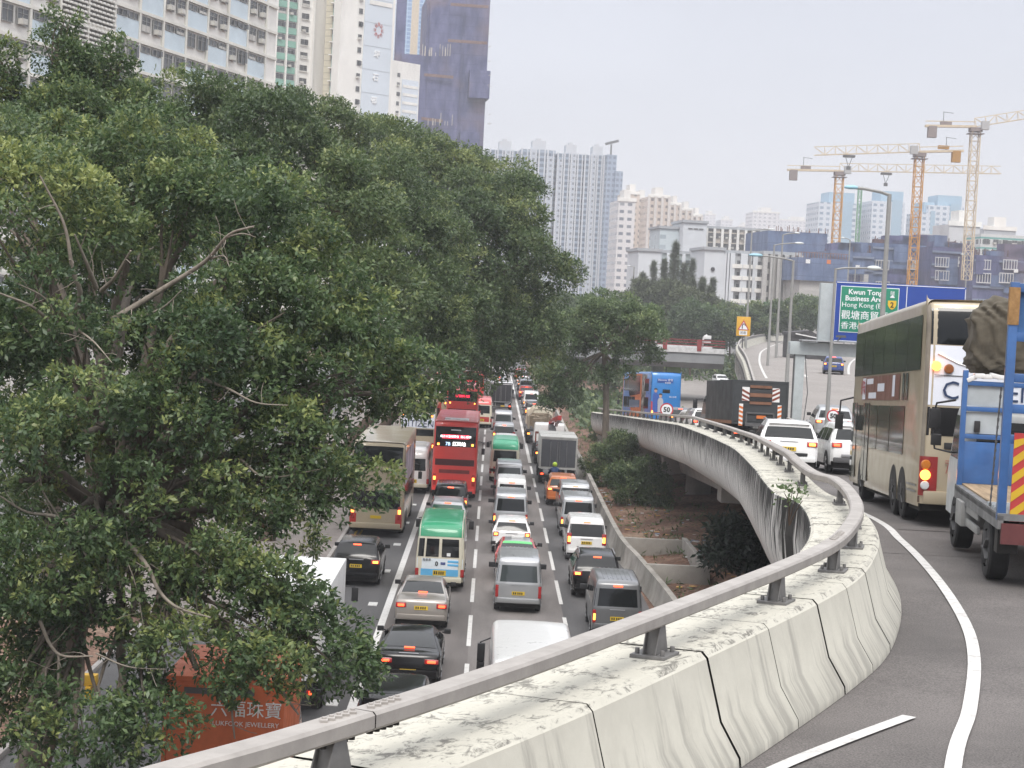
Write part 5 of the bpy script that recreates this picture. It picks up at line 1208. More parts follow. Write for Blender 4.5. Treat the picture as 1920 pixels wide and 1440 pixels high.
BARK = pm('grey_bark', (.15, .125, .10), .9, var=.35, vs=5, bump=.5, bs=18, stretch=(1, 1, .3))
BARKB = pm('brown_bark', (.085, .058, .042), .95, var=.35, vs=4, bump=.5, bs=14, stretch=(1, 1, .3))
BARKP = pm('pale_branch_bark', (.26, .225, .185), .85, var=.3, vs=6, bump=.3)

def unit(v): return v/np.maximum(1e-9, np.linalg.norm(v, axis=-1, keepdims=True))
def rand_dirs(n): return unit(RNG.normal(size=(n, 3)))
def leaf_cloud(name, tips, outs, tint, per, L, W, spread, mat_, parent=None, droop=.15, up=.65):
    """every tip carries a rosette of single leaves, each a folded four-sided blade"""
    n = len(tips)*per
    o = np.repeat(outs, per, 0); tn = np.clip(np.repeat(tint, per)+RNG.normal(size=n)*.13, 0, 1)
    ax = unit(o*.55+RNG.normal(size=(n, 3))*.75-np.array([0, 0, droop]))
    nr = unit(np.array([0, 0, up])+o*.45+RNG.normal(size=(n, 3))*.55)
    sd_ = unit(np.cross(ax, nr)); nr = np.cross(sd_, ax)
    k = RNG.uniform(.6, 1.3, (n, 1)); l_ = L*k; w_ = W*k
    c = np.repeat(tips, per, 0)+ax*l_*.6+RNG.normal(size=(n, 3))*spread*.45-np.repeat(outs, per, 0)*RNG.random((n, 1))*spread*1.6
    v = np.stack([c-ax*l_*.5, c+sd_*w_*.5+nr*w_*.18+ax*l_*.02, c+ax*l_*.5, c-sd_*w_*.5+nr*w_*.18+ax*l_*.02], 1).reshape(-1, 3)
    me = bpy.data.meshes.new(name); me.vertices.add(len(v)); me.vertices.foreach_set('co', v.astype(np.float32).ravel())
    me.loops.add(4*n); me.loops.foreach_set('vertex_index', np.arange(4*n, dtype=np.int32))
    me.polygons.add(n); me.polygons.foreach_set('loop_start', np.arange(0, 4*n, 4, dtype=np.int32)); me.polygons.foreach_set('loop_total', np.full(n, 4, np.int32))
    at_ = me.attributes.new('tint', 'FLOAT', 'FACE'); at_.data.foreach_set('value', tn.astype(np.float32))
    me.update(calc_edges=True); me.materials.append(mat_)
    ob = bpy.data.objects.new(name, me); COL.objects.link(ob)
    if parent is not None: ob.parent = parent
    return ob
def lobe_tips(lobes, clump, dens, young=.25, flat=.75, inner=.12, cover=.85):
    """lobes: (centre, radii). Each is covered with leafy clumps, each clump with twig tips on its own outer side."""
    T, O, C = [], [], []
    cs = np.array([l[0] for l in lobes]); rs = np.array([l[1] for l in lobes])
    for c, r in zip(cs, rs):
        tone = RNG.normal()*.1
        area = 4*math.pi*((r[0]*r[1]+r[0]*r[2]+r[1]*r[2])/3); m = int(max(6, area/(clump*clump)*cover))
        d = rand_dirs(m); d = d[(d[:, 2] > -.75)]
        p = c+d*r*RNG.uniform(.70, 1.08, (len(d), 1))
        # leave out what lies well inside a neighbouring lobe
        q = np.min(np.linalg.norm((p[:, None, :]-cs[None])/rs[None], axis=2), axis=1); keep = q > .68
        p, d = p[keep], d[keep]
        for pc, dc in zip(p, d):
            cr_ = clump*RNG.uniform(.45, 1.3); k = int(dens*cr_*cr_*4*math.pi*.62)+2
            u = rand_dirs(k); u = unit(u+dc*.55+np.array([0, 0, .35])); rr = RNG.uniform(.72, 1.06, (k, 1))
            T.append(pc+u*rr*cr_*np.array([1, 1, flat])); O.append(unit(u+dc*.3))
            yb = RNG.random() < young
            C.append(np.clip(tone+(.64 if yb else .34)+RNG.normal(size=k)*.12+.16*(u[:, 2]), 0, 1))  # paler towards clump tops: light from above put into the leaf colour
        k = int(area*dens*inner)
        if k:
            u = rand_dirs(k); T.append(c+u*r*RNG.uniform(.35, .85, (k, 1))); O.append(u); C.append(np.full(k, .22))  # inner leaves tinted dark, the crown's inner shade put into their colour
    return np.concatenate(T), np.concatenate(O), np.concatenate(C)
def limb(mb, a, b, ra, rb, sag=0., wob=.12, n=8):
    a, b = Vector(a), Vector(b); L = (b-a).length; pts = []
    w1, w2 = Vector(RNG.normal(size=3))*wob*L*.35, Vector(RNG.normal(size=3))*wob*L*.25
    for i in range(n+1):
        t = i/n; p = a.lerp(b, t)+w1*math.sin(math.pi*t)+w2*math.sin(2*math.pi*t)*.6; p.z += sag*math.sin(math.pi*t); pts.append(p)
    mb.tube(pts, [lerp(ra, rb, (i/n)**.8) for i in range(n+1)], 7); return pts
def tree(name, label, base, fork, lobes, clump, dens, per, leaf, spread, mat_, bark=BARK, tr=.35, young=.25, group=None, cat='tree', flat=.75, twigs=3, inner=.12):
    t = thing(name, label, cat, tuple(base), 0, group); B = Vector(base)
    L = [(np.array(c)-np.array(B), np.array(r if hasattr(r, '__len__') else (r, r, r*.85))) for c, r in lobes]
    m = MB(); limb(m, (0, 0, -.1), Vector(fork)-B, tr, tr*.72, wob=.05); m.build('trunk', bark, t, smooth=60)
    F = Vector(fork)-B; m = MB()
    for c, r in L:
        e_ = Vector(c)+Vector((0, 0, -.25*r[2])); pts = limb(m, F, e_, tr*.42, tr*.13, sag=.08*(e_-F).length)
        for _ in range(twigs):
            d = rand_dirs(1)[0]; d[2] = abs(d[2])*.6; limb(m, pts[5], Vector(c+d*r*.85), tr*.14, .012, n=5)
    m.build('branches', bark, t, smooth=60)
    T, O, C = lobe_tips(L, clump, dens, young, flat, inner)
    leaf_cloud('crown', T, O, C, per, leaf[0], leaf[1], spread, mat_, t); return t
def blob(px, py, d, rpx, depth=None, flat=.85):
    """a lobe seen at (px, py), d metres on, rpx pixels in radius"""
    r = rpx*d/FPX; return (tuple(at(px, py, Y=d)), (r, depth or r, r*flat))
RP = lambda px, py, d, dy=0: at(px, py, Y=d)+Vector((0, dy, 0))
# ---- the banyan beside the rail
L1 = [blob(x, y, d, r) for x, y, d, r in (
 (70, 420, 36, 150), (250, 330, 39, 120), (50, 300, 42, 105), (380, 400, 38, 110), (520, 450, 37, 105), (600, 560, 37, 95), (470, 600, 35, 90), (330, 640, 34, 80),
 (90, 600, 34, 90), (160, 790, 32, 95), (40, 880, 33, 100), (330, 770, 34, 90), (480, 740, 35, 80), (600, 700, 36, 90), (700, 720, 38, 85), (560, 850, 35, 85), (640, 930, 35.5, 70),
 (400, 900, 34, 90), (250, 960, 33, 80), (90, 1050, 32, 105), (250, 1130, 33, 90), (380, 1060, 33, 70), (520, 970, 34.5, 52), (470, 1200, 32.5, 72), (590, 1195, 33, 62),
 (370, 1240, 32, 70), (620, 1265, 33, 42), (140, 1400, 31, 75), (40, 1340, 31, 80), (280, 1330, 31.5, 48), (500, 1270, 32, 50), (240, 1385, 31, 55), (-70, 700, 34, 130), (-80, 1150, 33, 140), (640, 830, 36, 60), (760, 690, 39, 55), (130, 1180, 33, 72), (60, 1250, 32.5, 60), (560, 1140, 33, 42), (510, 1100, 33, 36), (505, 985, 42, 50), (250, 560, 43, 150), (150, 700, 42, 150), (330, 430, 45, 120), (120, 520, 43, 120), (420, 640, 41, 120), (330, 900, 40, 120), (120, 980, 39, 120))]
forkp = RP(190, 960, 36.5)
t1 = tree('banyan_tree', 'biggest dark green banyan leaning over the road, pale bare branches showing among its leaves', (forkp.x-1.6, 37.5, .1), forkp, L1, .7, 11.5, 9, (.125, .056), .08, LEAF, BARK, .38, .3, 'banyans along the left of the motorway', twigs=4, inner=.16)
def along(d, *pp_): return [RP(x, y, d+dd) for x, y, dd in pp_]
bm_ = MB()
def px_limb(pts, r0_, r1_, d, mb):
    P_ = spline([tuple(RP(x, y, d+o)) for x, y, o in [(x, y, o+.35) for x, y, o in pts]], 5); mb.tube(P_, list(np.linspace(r0_*.6, r1_*.5, len(P_))), 7)
    for k in range(2, len(P_)-1, 3):
        q = Vector(P_[k]); limb(mb, q, q+Vector(rand_dirs(1)[0])*random.uniform(.3, .7)+Vector((0, -.1, .1)), r1_*.35, .005, n=4)
for pts, ra, rb, d in (
 (((210, 600, 0), (300, 545, 0), (385, 490, -.6), (430, 440, -1.6), (475, 425, -2)), .10, .035, 34.2), (((395, 485, -.5), (420, 480, -1.2), (430, 500, -1.5)), .03, .012, 34), ((430, 440, -1.6), (470, 440, -2)) and (((425, 445, -1.5), (455, 438, -2), (480, 445, -2)), .03, .012, 34.2),
 (((230, 605, 0), (300, 580, -.4), (340, 545, -.8)), .05, .02, 34), (((110, 625, 0), (150, 560, -.6), (135, 500, -1), (120, 420, -1.2), (75, 330, -1.5)), .11, .03, 35), (((190, 545, 0), (215, 520, -.5), (245, 470, -1)), .08, .03, 34), (((180, 540, 0), (165, 500, -.5), (140, 440, -1)), .09, .03, 34.2),
 (((100, 610, 0), (60, 575, -.5), (0, 550, -1)), .07, .03, 33.5), (((110, 610, 0), (85, 560, -.5), (30, 530, -.8)), .04, .015, 33.5), (((140, 615, 0), (175, 640, -.6), (210, 680, -1)), .04, .015, 33),
 (((205, 995, 0), (240, 1020, -.3), (275, 1060, -.6), (300, 1110, -.8), (335, 1140, -1), (395, 1158, -1.2)), .1, .03, 32.6), (((205, 995, 0), (180, 940, -.3), (195, 890, -.6)), .09, .05, 32.8), (((205, 1000, 0), (160, 1008, -.3), (110, 970, -.6), (50, 960, -.8), (0, 930, -1)), .08, .03, 32.5), (((110, 970, 0), (80, 920, -.3), (75, 880, -.5)), .04, .02, 32),
 (((330, 1140, 0), (345, 1155, -.2), (350, 1200, -.4)), .04, .015, 32), (((75, 1165, 0), (95, 1210, -.2), (120, 1230, -.4), (175, 1230, -.6)), .06, .025, 31.4), (((110, 1225, 0), (108, 1300, -.1), (100, 1350, -.2)), .045, .02, 31.4), (((180, 1225, 0), (240, 1250, -.3), (310, 1255, -.4)), .03, .012, 31.3),
 (((200, 1010, 0), (203, 1080, -.2), (200, 1110, -.2)), .03, .012, 32.2), (((210, 1010, 0), (222, 1070, -.2), (225, 1105, -.2)), .02, .01, 32.2), (((230, 1030, 0), (255, 1100, -.3), (270, 1180, -.4)), .02, .01, 32), (((450, 1260, 0), (435, 1320, 0), (440, 1385, 0)), .05, .03, 32), (((520, 1280, 0), (545, 1320, 0), (560, 1340, 0)), .05, .03, 32),
 (((60, 1210, 0), (65, 1260, 0), (55, 1330, .2)), .1, .12, 34.5), (((380, 710, 0), (430, 730, -.3), (480, 755, -.5), (540, 760, -.6)), .05, .015, 33.6), (((450, 860, 0), (500, 895, -.3), (600, 880, -.5)), .05, .015, 34)):
    bm_ = MB(); px_limb(pts, ra, rb, d, bm_)
    Mi = Matrix.Translation(-Vector(t1.location)); bm_.v = [tuple(Mi @ Vector(p)) for p in bm_.v]
    bm_.build('bare_branch', BARKP, t1, smooth=60)
# ---- spiky young tree tops behind it
L2 = [blob(x, y, d, r) for x, y, d, r in ((118, 42, 48, 24), (105, 75, 48, 30), (130, 115, 48, 36), (135, 165, 48, 46), (225, 122, 49, 22), (215, 158, 49, 32), (240, 200, 49, 44), (120, 215, 47, 62), (185, 225, 48, 52), (2, 110, 48, 22), (8, 160, 48, 34), (30, 215, 48, 55), (60, 260, 47, 60), (240, 275, 48, 70))]
tree('banyan_tree', 'young banyan with three upright leafy spikes standing up before the white flats', (RP(120, 400, 48).x, 48, .1), RP(125, 420, 48), L2, .42, 26, 6, (.12, .055), .09, LEAF, BARK, .25, .2, 'banyans along the left of the motorway', flat=1.15)
# ---- the row of domes down the road
def rowtree(lobes, d, tx, fk, label, leaf=(.17, .075), clump=.95, dens=9, young=.16, m=LEAF2):
    return tree('banyan_tree', label, (tx, d, .1), fk, [blob(*q) for q in lobes], clump, dens, 6, leaf, .12, m, BARKB, .4, young, 'banyans along the left of the motorway')
rowtree([(420, 240, 62, 95), (330, 230, 62, 85), (290, 200, 63, 50), (500, 280, 61, 90), (400, 330, 60, 110), (560, 340, 60, 90), (640, 380, 59, 80), (620, 480, 58, 90), (700, 560, 58, 80)], 61, -10.4, RP(430, 480, 62), 'broad banyan crown behind the biggest banyan, below the green-banded tower')
rowtree([(610, 270, 84, 70), (540, 240, 85, 60), (700, 300, 83, 80), (690, 370, 80, 90), (750, 400, 79, 85), (780, 480, 78, 80), (720, 480, 78, 90), (770, 560, 77, 80), (690, 620, 76, 75), (790, 640, 78, 75), (720, 690, 76, 50), (470, 235, 86, 60), (830, 600, 80, 60), (760, 745, 76, 38)], 82, -9.6, RP(700, 560, 82), 'rounded banyan crown below the tower with the red emblem')
rowtree([(760, 300, 108, 62), (830, 340, 106, 70), (690, 275, 110, 50), (890, 390, 104, 66), (900, 460, 102, 72), (850, 430, 101, 72), (960, 420, 104, 62), (1000, 480, 103, 55), (1015, 530, 104, 42), (950, 500, 101, 66), (870, 540, 100, 66), (960, 590, 102, 58), (900, 620, 101, 58), (840, 660, 100, 52), (980, 650, 104, 50), (920, 660, 102, 48), (870, 695, 101, 34), (960, 375, 106, 46), (930, 345, 108, 40)], 104, -9.4, RP(800, 640, 104), 'farthest banyan dome hanging right over the motorway before the hazy towers', (.2, .09), 1.2, 7)
rowtree([(880, 330, 135, 45), (940, 370, 133, 42), (1000, 610, 140, 50), (1030, 625, 142, 34), (930, 640, 140, 45), (860, 640, 138, 45), (985, 560, 138, 50), (800, 640, 136, 60), (1010, 665, 142, 26)], 137, -9.2, RP(850, 640, 137), 'shaded banyan behind the farthest dome, low over the road', (.24, .11), 1.5, 5)
# ---- right of the motorway
TB = Vector((7.7, 124, .3))
tree('terminalia_tree', 'light green layered tree with one straight grey trunk beside the low roadside wall', TB, RP(1133, 660, 124), [blob(x, y, 124, r, None, f) for x, y, r, f in ((1140, 572, 44, .5), (1095, 605, 50, .35), (1185, 598, 50, .35), (1215, 628, 36, .3), (1070, 645, 40, .4), (1130, 640, 50, .35), (1185, 660, 44, .35), (1060, 700, 40, .5), (1055, 745, 34, .6), (1100, 700, 34, .4), (1040, 725, 26, .7), (1160, 700, 26, .4))],
 .7, 9, 5, (.2, .09), .12, LEAF3, BARK, .27, .35, twigs=3)
for k, (x, y, d, n_, lb) in enumerate((((8.4), 0, 104, 0, 'round dark green bush on the brown earth below the flyover'), (7.6, 0, 116, 1, 'small bush close to the straight grey trunk'),)):
    lb_ = [((x, d, 1.0+.3*n_*0), 1.1), ((x+.9, d+.6, 1.2), 1.0), ((x-.6, d+.8, 1.6), .9), ((x+.3, d-.4, 2.1), .8), ((x+1.2, d-.5, .9), .8)]
    tree('bush', lb, (x, d, .4), (x, d, .9), lb_, .5, 14, 6, (.16, .06), .1, LEAF2, BARKB, .08, .12, 'bushes under the flyover', 'bush')
tree('sapling', 'thin sapling between the straight trunk and the bushes', (7.9, 111, .3), (7.9, 111, 2.6), [((7.9, 111, 3.2), .7), ((8.3, 111.3, 2.7), .55), ((7.6, 110.8, 2.4), .5)], .45, 14, 6, (.15, .06), .08, LEAF2, BARKB, .05, .15)
# dark broad-leaved plant under the bend
pb = at(1385, 1085, z=.7)
tree('broadleaf_plant', 'dark broad-leaved plant in the shade under the flyover bend', pb, pb+Vector((0, 0, .5)), [(tuple(pb+Vector((a, b, c))), r) for a, b, c, r in ((0, 0, 1.0, .8), (.7, .2, 1.3, .75), (-.7, 0, .9, .7), (.2, -.3, 1.8, .7), (-.4, .2, 1.6, .6), (1.1, 0, .7, .6))], .5, 7, 5, (.34, .11), .15, LEAFD, BARKB, .08, .05, cat='plant')
# little plant rooted in a crack of the parapet
i0 = int(np.argmin(np.abs(pp[:, 1]-27.5))); q_ = Vector(pp[i0])
root_ = at(1480, 985, Y=q_.y+1.2); tipc = at(1470, 925, Y=q_.y+.9)
t = thing('parapet_plant', 'small weedy plant rooted in the streaked outer face of the flyover parapet', 'plant', tuple(root_))
m = MB(); 
for dx, dz_ in ((0, .55), (-.12, .5), (.1, .62), (.16, .4)): limb(m, (0, 0, 0), (dx, -.12, dz_), .012, .006, n=5)
m.build('stem', BARKB, t)
n_ = 70; tp = np.array([(random.gauss(0, .13), random.gauss(-.12, .06), .52+random.gauss(0, .1)) for _ in range(n_)]); leaf_cloud('leaves', tp, rand_dirs(n_), np.full(n_, .55), 1, .09, .055, .03, LEAF3, t)
# casuarinas on the slope beyond the bridge: upright feathery spires
def casuarina(px, py, d, rpx, hpx, label, spires=7):
    base = at(px, py, Y=d); base.z = .0; t = thing('casuarina_tree', label, 'tree', tuple(base), 0, 'casuarinas beyond the road bridge'); T, O, C = [], [], []; m = MB()
    s_ = d/FPX; top = at(px, py-hpx, Y=d).z; m.tube([(0, 0, 0), (0, 0, top-1)], [.35, .06], 7)
    for k in range(spires):
        dx = (k/(spires-1)-.5)*2*rpx*s_; hh = top-abs(dx)*.85-random.random()*3.5; z0 = max(4, hh-random.uniform(9, 13)); lean = dx*.12; yy = random.uniform(-2, 2)
        m.tube([(dx*.25, yy*.3, z0-2), (dx, yy, z0+2), (dx+lean, yy, hh)], [.12, .08, .03], 5)
        n = 900; u = RNG.random(n); z = z0+(hh-z0)*u; r = (1.35*(1-u)**.9+.1)*RNG.random(n)**.5; a = RNG.random(n)*6.283
        T.append(np.stack([dx+lean*u+r*np.cos(a), yy+r*np.sin(a), z+r*.5], 1)); O.append(unit(np.stack([np.cos(a), np.sin(a), np.full(n, .9)], 1))); C.append(np.clip(RNG.normal(size=n)*.15+.4, 0, 1))
    m.build('trunk', BARKB, t); T, O, C = map(np.concatenate, (T, O, C)); leaf_cloud('crown', T, O, C, 4, .75, .07, .25, NEED, t, -.35, .2)
casuarina(1258, 600, 330, 66, 146, 'tall feathery casuarina with upright spires before the white flats', 9)
casuarina(1225, 610, 322, 30, 80, 'shorter casuarina left of the tallest one', 4)
casuarina(1310, 610, 318, 30, 95, 'casuarina leaning right beside the tallest one', 5)
# trees of the slope between bridge and flats
SL = [(1258, 590, 300, 64, 3, 'olive green bushy tree in front of the casuarinas'), (1140, 595, 290, 40, 2, 'small yellow-green tree left of the casuarinas by the bridge'), (1110, 610, 296, 36, 2, 'dark bush low beside the bridge railing'), (1195, 612, 285, 36, 2, 'low tree behind the bridge railing under the casuarinas'), (1300, 612, 280, 36, 2, 'dark tree behind the right half of the bridge railing'), (1345, 618, 285, 34, 1, 'grey-green tree left of the yellow warning sign'), (1370, 600, 330, 30, 1, 'brownish tree above the bridge near the yellow warning sign'), (1420, 600, 330, 30, 1, 'green tree behind the lamp posts, below the concrete blocks'), (1460, 596, 335, 28, 1, 'bushy tree before the green hoarding'), (1505, 580, 330, 30, 1, 'tree left of the pale gantry upright'), (1525, 590, 320, 24, 1, 'small tree under the pale gantry upright'), (1075, 585, 300, 26, 2, 'bush below the hazy towers, left of the bridge trees'), (1640, 600, 330, 40, 2, 'tree behind the big blue sign'), (1740, 610, 330, 44, 2, 'tree behind the cream double decker'), (1850, 620, 330, 50, 2, 'tree far right behind the blue truck')]
for px, py, d, r, mt, lb in SL:
    b_ = at(px, py, Y=d); b0 = Vector((b_.x, d, 0)); s_ = d/FPX; rr = r*s_
    lobes = [((b_.x+random.uniform(-.6, .6)*rr, d+random.uniform(-.5, .5)*rr, b_.z+random.uniform(-.7, .45)*rr), rr*random.uniform(.5, .8)) for _ in range(7)]
    tree('slope_tree', lb, b0, (b_.x, d, max(1.2, b_.z-rr*.8)), lobes, 1.5, 2.6, 6, (.42, .2), .3, (LEAF2, LEAF2, LEAF3, NEED)[mt], BARKB, .2, .15, 'trees on the slope beyond the bridge', twigs=1)
# rough greenery covering the slope
n = 5200; X = RNG.uniform(6, 75, n); Y = RNG.uniform(268, 345, n); Z = .2+RNG.random(n)**2*2.2+(Y-268)*.035
n2 = 1500; X = np.concatenate([X, RNG.uniform(8.5, 18, n2)]); Y = np.concatenate([Y, RNG.uniform(150, 232, n2)]); Z = np.concatenate([Z, .1+RNG.random(n2)**2*1.8]); n += n2  # extra leaves added below the bridge to stand in for its dark shade
leaf_cloud('undergrowth_and_shade_fill', np.stack([X, Y, Z], 1), unit(np.stack([RNG.normal(size=n)*.3, -np.ones(n)*.4, np.ones(n)], 1)), np.clip(RNG.normal(size=n)*.15+.4, 0, 1), 5, .7, .4, .4, LEAF2)['kind'] = 'stuff'
# weeds and litter on the bare earth
n = 900; X = RNG.uniform(6.9, 12, n); Y = RNG.uniform(48, 180, n); leaf_cloud('weeds', np.stack([X, Y, np.array([soil_z(a, b)+.12 for a, b in zip(X, Y)])], 1), unit(np.stack([RNG.normal(size=n), RNG.normal(size=n), np.ones(n)], 1)), np.full(n, .4), 5, .28, .07, .12, LEAF2)['kind'] = 'stuff'
lt_ = MB()
for _ in range(160):
    x_, y_ = random.uniform(6.9, 10.5), random.uniform(60, 120); lt_.box((x_, y_, soil_z(x_, y_)+.03), (random.uniform(.06, .3), random.uniform(.06, .25), .03), random.randint(0, 2), random.random()*3)
tag(lt_.build('litter', [P['white'], pm('blue_litter', (.25, .3, .4), .6), pm('yellow_litter', (.5, .3, .1), .6)]), kind='stuff')
# ================================================================== buildings, cranes, signs, lamps
def frame_px(pa, pb, da, db):
    """two survey pixels at given depths -> plan points, wall direction, length, outward normal (towards the eye)"""
    A, B = at(*pa, Y=da), at(*pb, Y=db); u = Vector((B.x-A.x, B.y-A.y, 0)); L = u.length; u /= L; n = Vector((u.y, -u.x, 0)); return A, B, u, L, n
def block(name, parent, A, u, n, L, D, z0, z1, m, uv=True):
    """a box whose front face starts at A and runs L along u; D deep behind it; roof included. UV in metres on upright faces."""
    q = MB(); a = Vector((A.x, A.y, 0)); P_ = [a, a+u*L, a+u*L-n*D, a-n*D]; Ls = [L, D, L, D]
    for i in range(4):
        p, r = P_[i], P_[(i+1) % 4]; q.quad((p.x, p.y, z0), (r.x, r.y, z0), (r.x, r.y, z1), (p.x, p.y, z1), 0, ((0, z0), (Ls[i], z0), (Ls[i], z1), (0, z1)))
    q.quad(*[(p.x, p.y, z1) for p in P_], 0, ((0, 0),)*4)
    return q.build(name, m, parent)
def pane_set(parent, items, mats, cap=100, name='window'):
    """items: (centre, u, n, w, h, kind). The first `cap` are parts of their own; the rest is one part."""
    cache = {}; rest = MB()
    def make(w, h, k, mb, M):
        def bx(x, y, z, dx, dy, dz, mi):
            a = MB(); a.box((x, y, z), (dx, dy, dz)); mb.add([M @ Vector(p) for p in a.v], a.f, mi)
        f = .055
        bx(0, .02, 0, w, .02, h, 0)                                   # glass, set back in its frame
        for s_ in (-1, 1): bx(s_*(w/2-f/2), -.02, 0, f, .07, h, 1); bx(0, -.02, s_*(h/2-f/2), w-2*f, .07, f, 1)
        nv = max(1, round(w/.8))
        for i in range(1, nv): bx(-w/2+w*i/nv, -.02, 0, f*.8, .06, h-2*f, 1)
        if h > 1.0: bx(0, -.015, h*.2, w-2*f, .05, f*.8, 1)
        if k == 1: bx(-w*.22, -.28, -h*.3, .72, .5, .46, 2)            # a cooler hung under the sash
        if k == 2: bx(w*.27, -.33, 0, .5, .03, h*.8, 0); bx(w*.27, -.33, h*.4, .5, .05, .04, 1)     # casement pushed open
        if k == 3: bx(0, -.02, -h*.25, w-2*f, .02, h*.4, 3)            # blind
    for i, (c, u, n, w, h, k) in enumerate(items):
        M = Matrix(((u.x, -n.x, 0, c[0]), (u.y, -n.y, 0, c[1]), (0, 0, 1, c[2]), (0, 0, 0, 1)))
        if i < cap:
            key = (round(w, 2), round(h, 2), k)
            if key not in cache:
                mb = MB(); make(w, h, k, mb, Matrix()); o = mb.build(name, mats, parent); cache[key] = o
            else:
                o = cache[key].copy(); COL.objects.link(o)
            o.parent = parent; o.matrix_basis = M
        else: make(w, h, k, rest, M)
    if rest.v: tag(rest.build(name, mats, parent), kind='stuff')
WINGL = pm('flat_window_glass', (.085, .09, .095), .15, var=.5, vs=.4, spec=.6); SASH = pm('grey_sash', (.28, .28, .27), .6, var=.1); COOL = pm('cooler_casing', (.55, .54, .5), .6, var=.2); BLIND = pm('pale_blind', (.5, .49, .46), .8, var=.3, vs=.7)
WM = [WINGL, SASH, COOL, BLIND]
WHC = pm('white_rendered_wall', (.78, .77, .73), .85, var=.14, vs=.25, stretch=(1, 1, .3)); PBL = pm('pale_blue_panel', (.58, .68, .74), .8, var=.1, vs=.4); OFFW = pm('off_white_wall', (.74, .73, .67), .85, var=.15, vs=.3)

# ---- the slab block at the upper left: white frame, pale blue infill, windows with coolers
A, B, u, L, n = frame_px((-70, 100), (516, 100), 148, 206)
bl = thing('slab_block', 'white slab block of flats with pale blue panels and window coolers above the trees', 'building')
FL = 2.78; z0 = 11+(531-330)/3500*165; ZB = 6.; NR = 14
block('core', bl, A, u, n, L, 12, 0, ZB+NR*FL, WHC)
fr = MB(); inf = MB(); items = []; BAY = 4.8; nb = int(L/BAY); cools = MB(); pats = [0, 1, 2, 3]
def wp(x, z, out=0.): p = Vector((A.x, A.y, 0))+u*x+n*out; return (p.x, p.y, z)
def wbox(mb, x, z, w, h, d, out, mi=0):
    c = wp(x, z, out); mb.box(c, (w, d, h), mi, Matrix((tuple(u), tuple(-n), (0, 0, 1))).transposed())
LG0 = 3   # bays of brick screen near the left end
for r in range(NR+1): wbox(fr, L/2, ZB+r*FL, L, .3, .3, .1)
for b_ in range(nb+1): wbox(fr, b_*BAY, ZB+NR*FL/2, .3, NR*FL, .26, .1)
for r in range(NR):
    zc = ZB+r*FL+FL/2
    for b_ in range(nb):
        xc = b_*BAY+BAY/2; k = (b_+r+(r//3)) % 2
        if LG0 <= b_ < LG0+2: continue
        if k == 0:
            inf = MB(); wbox(inf, xc-.05, zc-.4, BAY*.93, 1.66, .12, .1); inf.build('infill_panel', PBL, bl)
            for s_ in (-1, 1): items.append((wp(xc+s_*1.1, zc+.78, .16), u, n, 1.75, .62, random.choice((0, 2, 0, 3))))
        else:
            items.append((wp(xc-1.2, zc+.35, .14), u, n, 1.75, 1.45, random.choice((0, 1, 1, 3)))); items.append((wp(xc+1.15, zc+.35, .14), u, n, 1.8, 1.45, random.choice((1, 0, 2, 1))))
fr.build('frame', OFFW, bl)
vis = sorted(items, key=lambda q: abs(q[0][2]-(z0+9))+abs(q[0][0]+32)*.3); pane_set(bl, vis, WM)
m = MB()   # pierced brick screen
for r in range(int(NR*FL/.42)):
    for k in range(13):
        x_ = LG0*BAY+.35+k*.72+(.36 if r % 2 else 0); wbox(m, x_, ZB+.3+r*.42, .46, .16, .3, .25)
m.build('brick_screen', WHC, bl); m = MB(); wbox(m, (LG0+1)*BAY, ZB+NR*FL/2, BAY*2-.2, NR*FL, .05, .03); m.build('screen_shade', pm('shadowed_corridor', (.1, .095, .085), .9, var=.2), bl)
# small low annex with a lattice at the far left
# ---- tower with green bays, cooler windows, stair strip and the lettered gable
A, B, u, L, n = frame_px((500, 100), (612, 100), 396, 406)
tw = thing('estate_tower', 'tall white tower with green banded bays, red flower emblem and white characters on its gable', 'building')
H1 = 110; F2 = 2.75
block('wing', tw, A, u, n, L, 6, 0, H1, WHC)
m = MB(); g_ = MB(); its = []
def tb(mb, x, z, w, h, d, out, A=A, u=u, n=n):
    p = Vector((A.x, A.y, 0))+u*x+n*out; mb.box((p.x, p.y, z), (w, d, h), 0, Matrix((tuple(u), tuple(-n), (0, 0, 1))).transposed())
for k in range(14):
    z = 11+30+k*F2-4
    for x0 in (3.2, 5.9): tb(g_, x0, z-.55, 2.3, 1.35, .5, .1); its.append((tuple(Vector((A.x, A.y, z+.72))+u*x0+n*.3), u, n, 2.0, 1.15, (k+int(x0)) % 4))
    its.append((tuple(Vector((A.x, A.y, z+.4))+u*9.4+n*.05), u, n, 1.9, 1.2, (k*3) % 4)); tb(m, 9.4, z-.35, 2.1, .12, .4, .15)
for x0 in (1.85, 4.55, 7.3, 11.4): tb(m, x0, 55, .28, 110, .9, .3)
m.build('fins', WHC, tw); g_.build('green_bays', pm('sea_green_panel', (.22, .42, .34), .8, var=.15, vs=.3), tw); pane_set(tw, its, WM)
A2, B2, u2, L2_, n2 = frame_px((608, 100), (641, 100), 402, 401)
block('cream_strip', tw, A2, u2, n2, L2_*.4, 14, 0, H1, facade_mat('cream_banded', (.56, .52, .4), (.42, .39, .3), 9, 1.3, (0, 1), (.0, .18)))
q = MB(); st = MB()
Am = A2+u2*L2_*.4
block('stair_strip', tw, Am, u2, n2, L2_*.6, 13, 0, H1, facade_mat('stair_bands', (.26, .45, .40), (.06, .1, .16), 9, F2, (0, 1), (.3, .78), rough=.6, bright=.1))
for k in range(16): tb(st, L2_*.7, 11+26+k*F2-2.2, L2_*.7, .2, 1.3, .6, A2, u2, n2)
st.build('balcony_slab', WHC, tw)
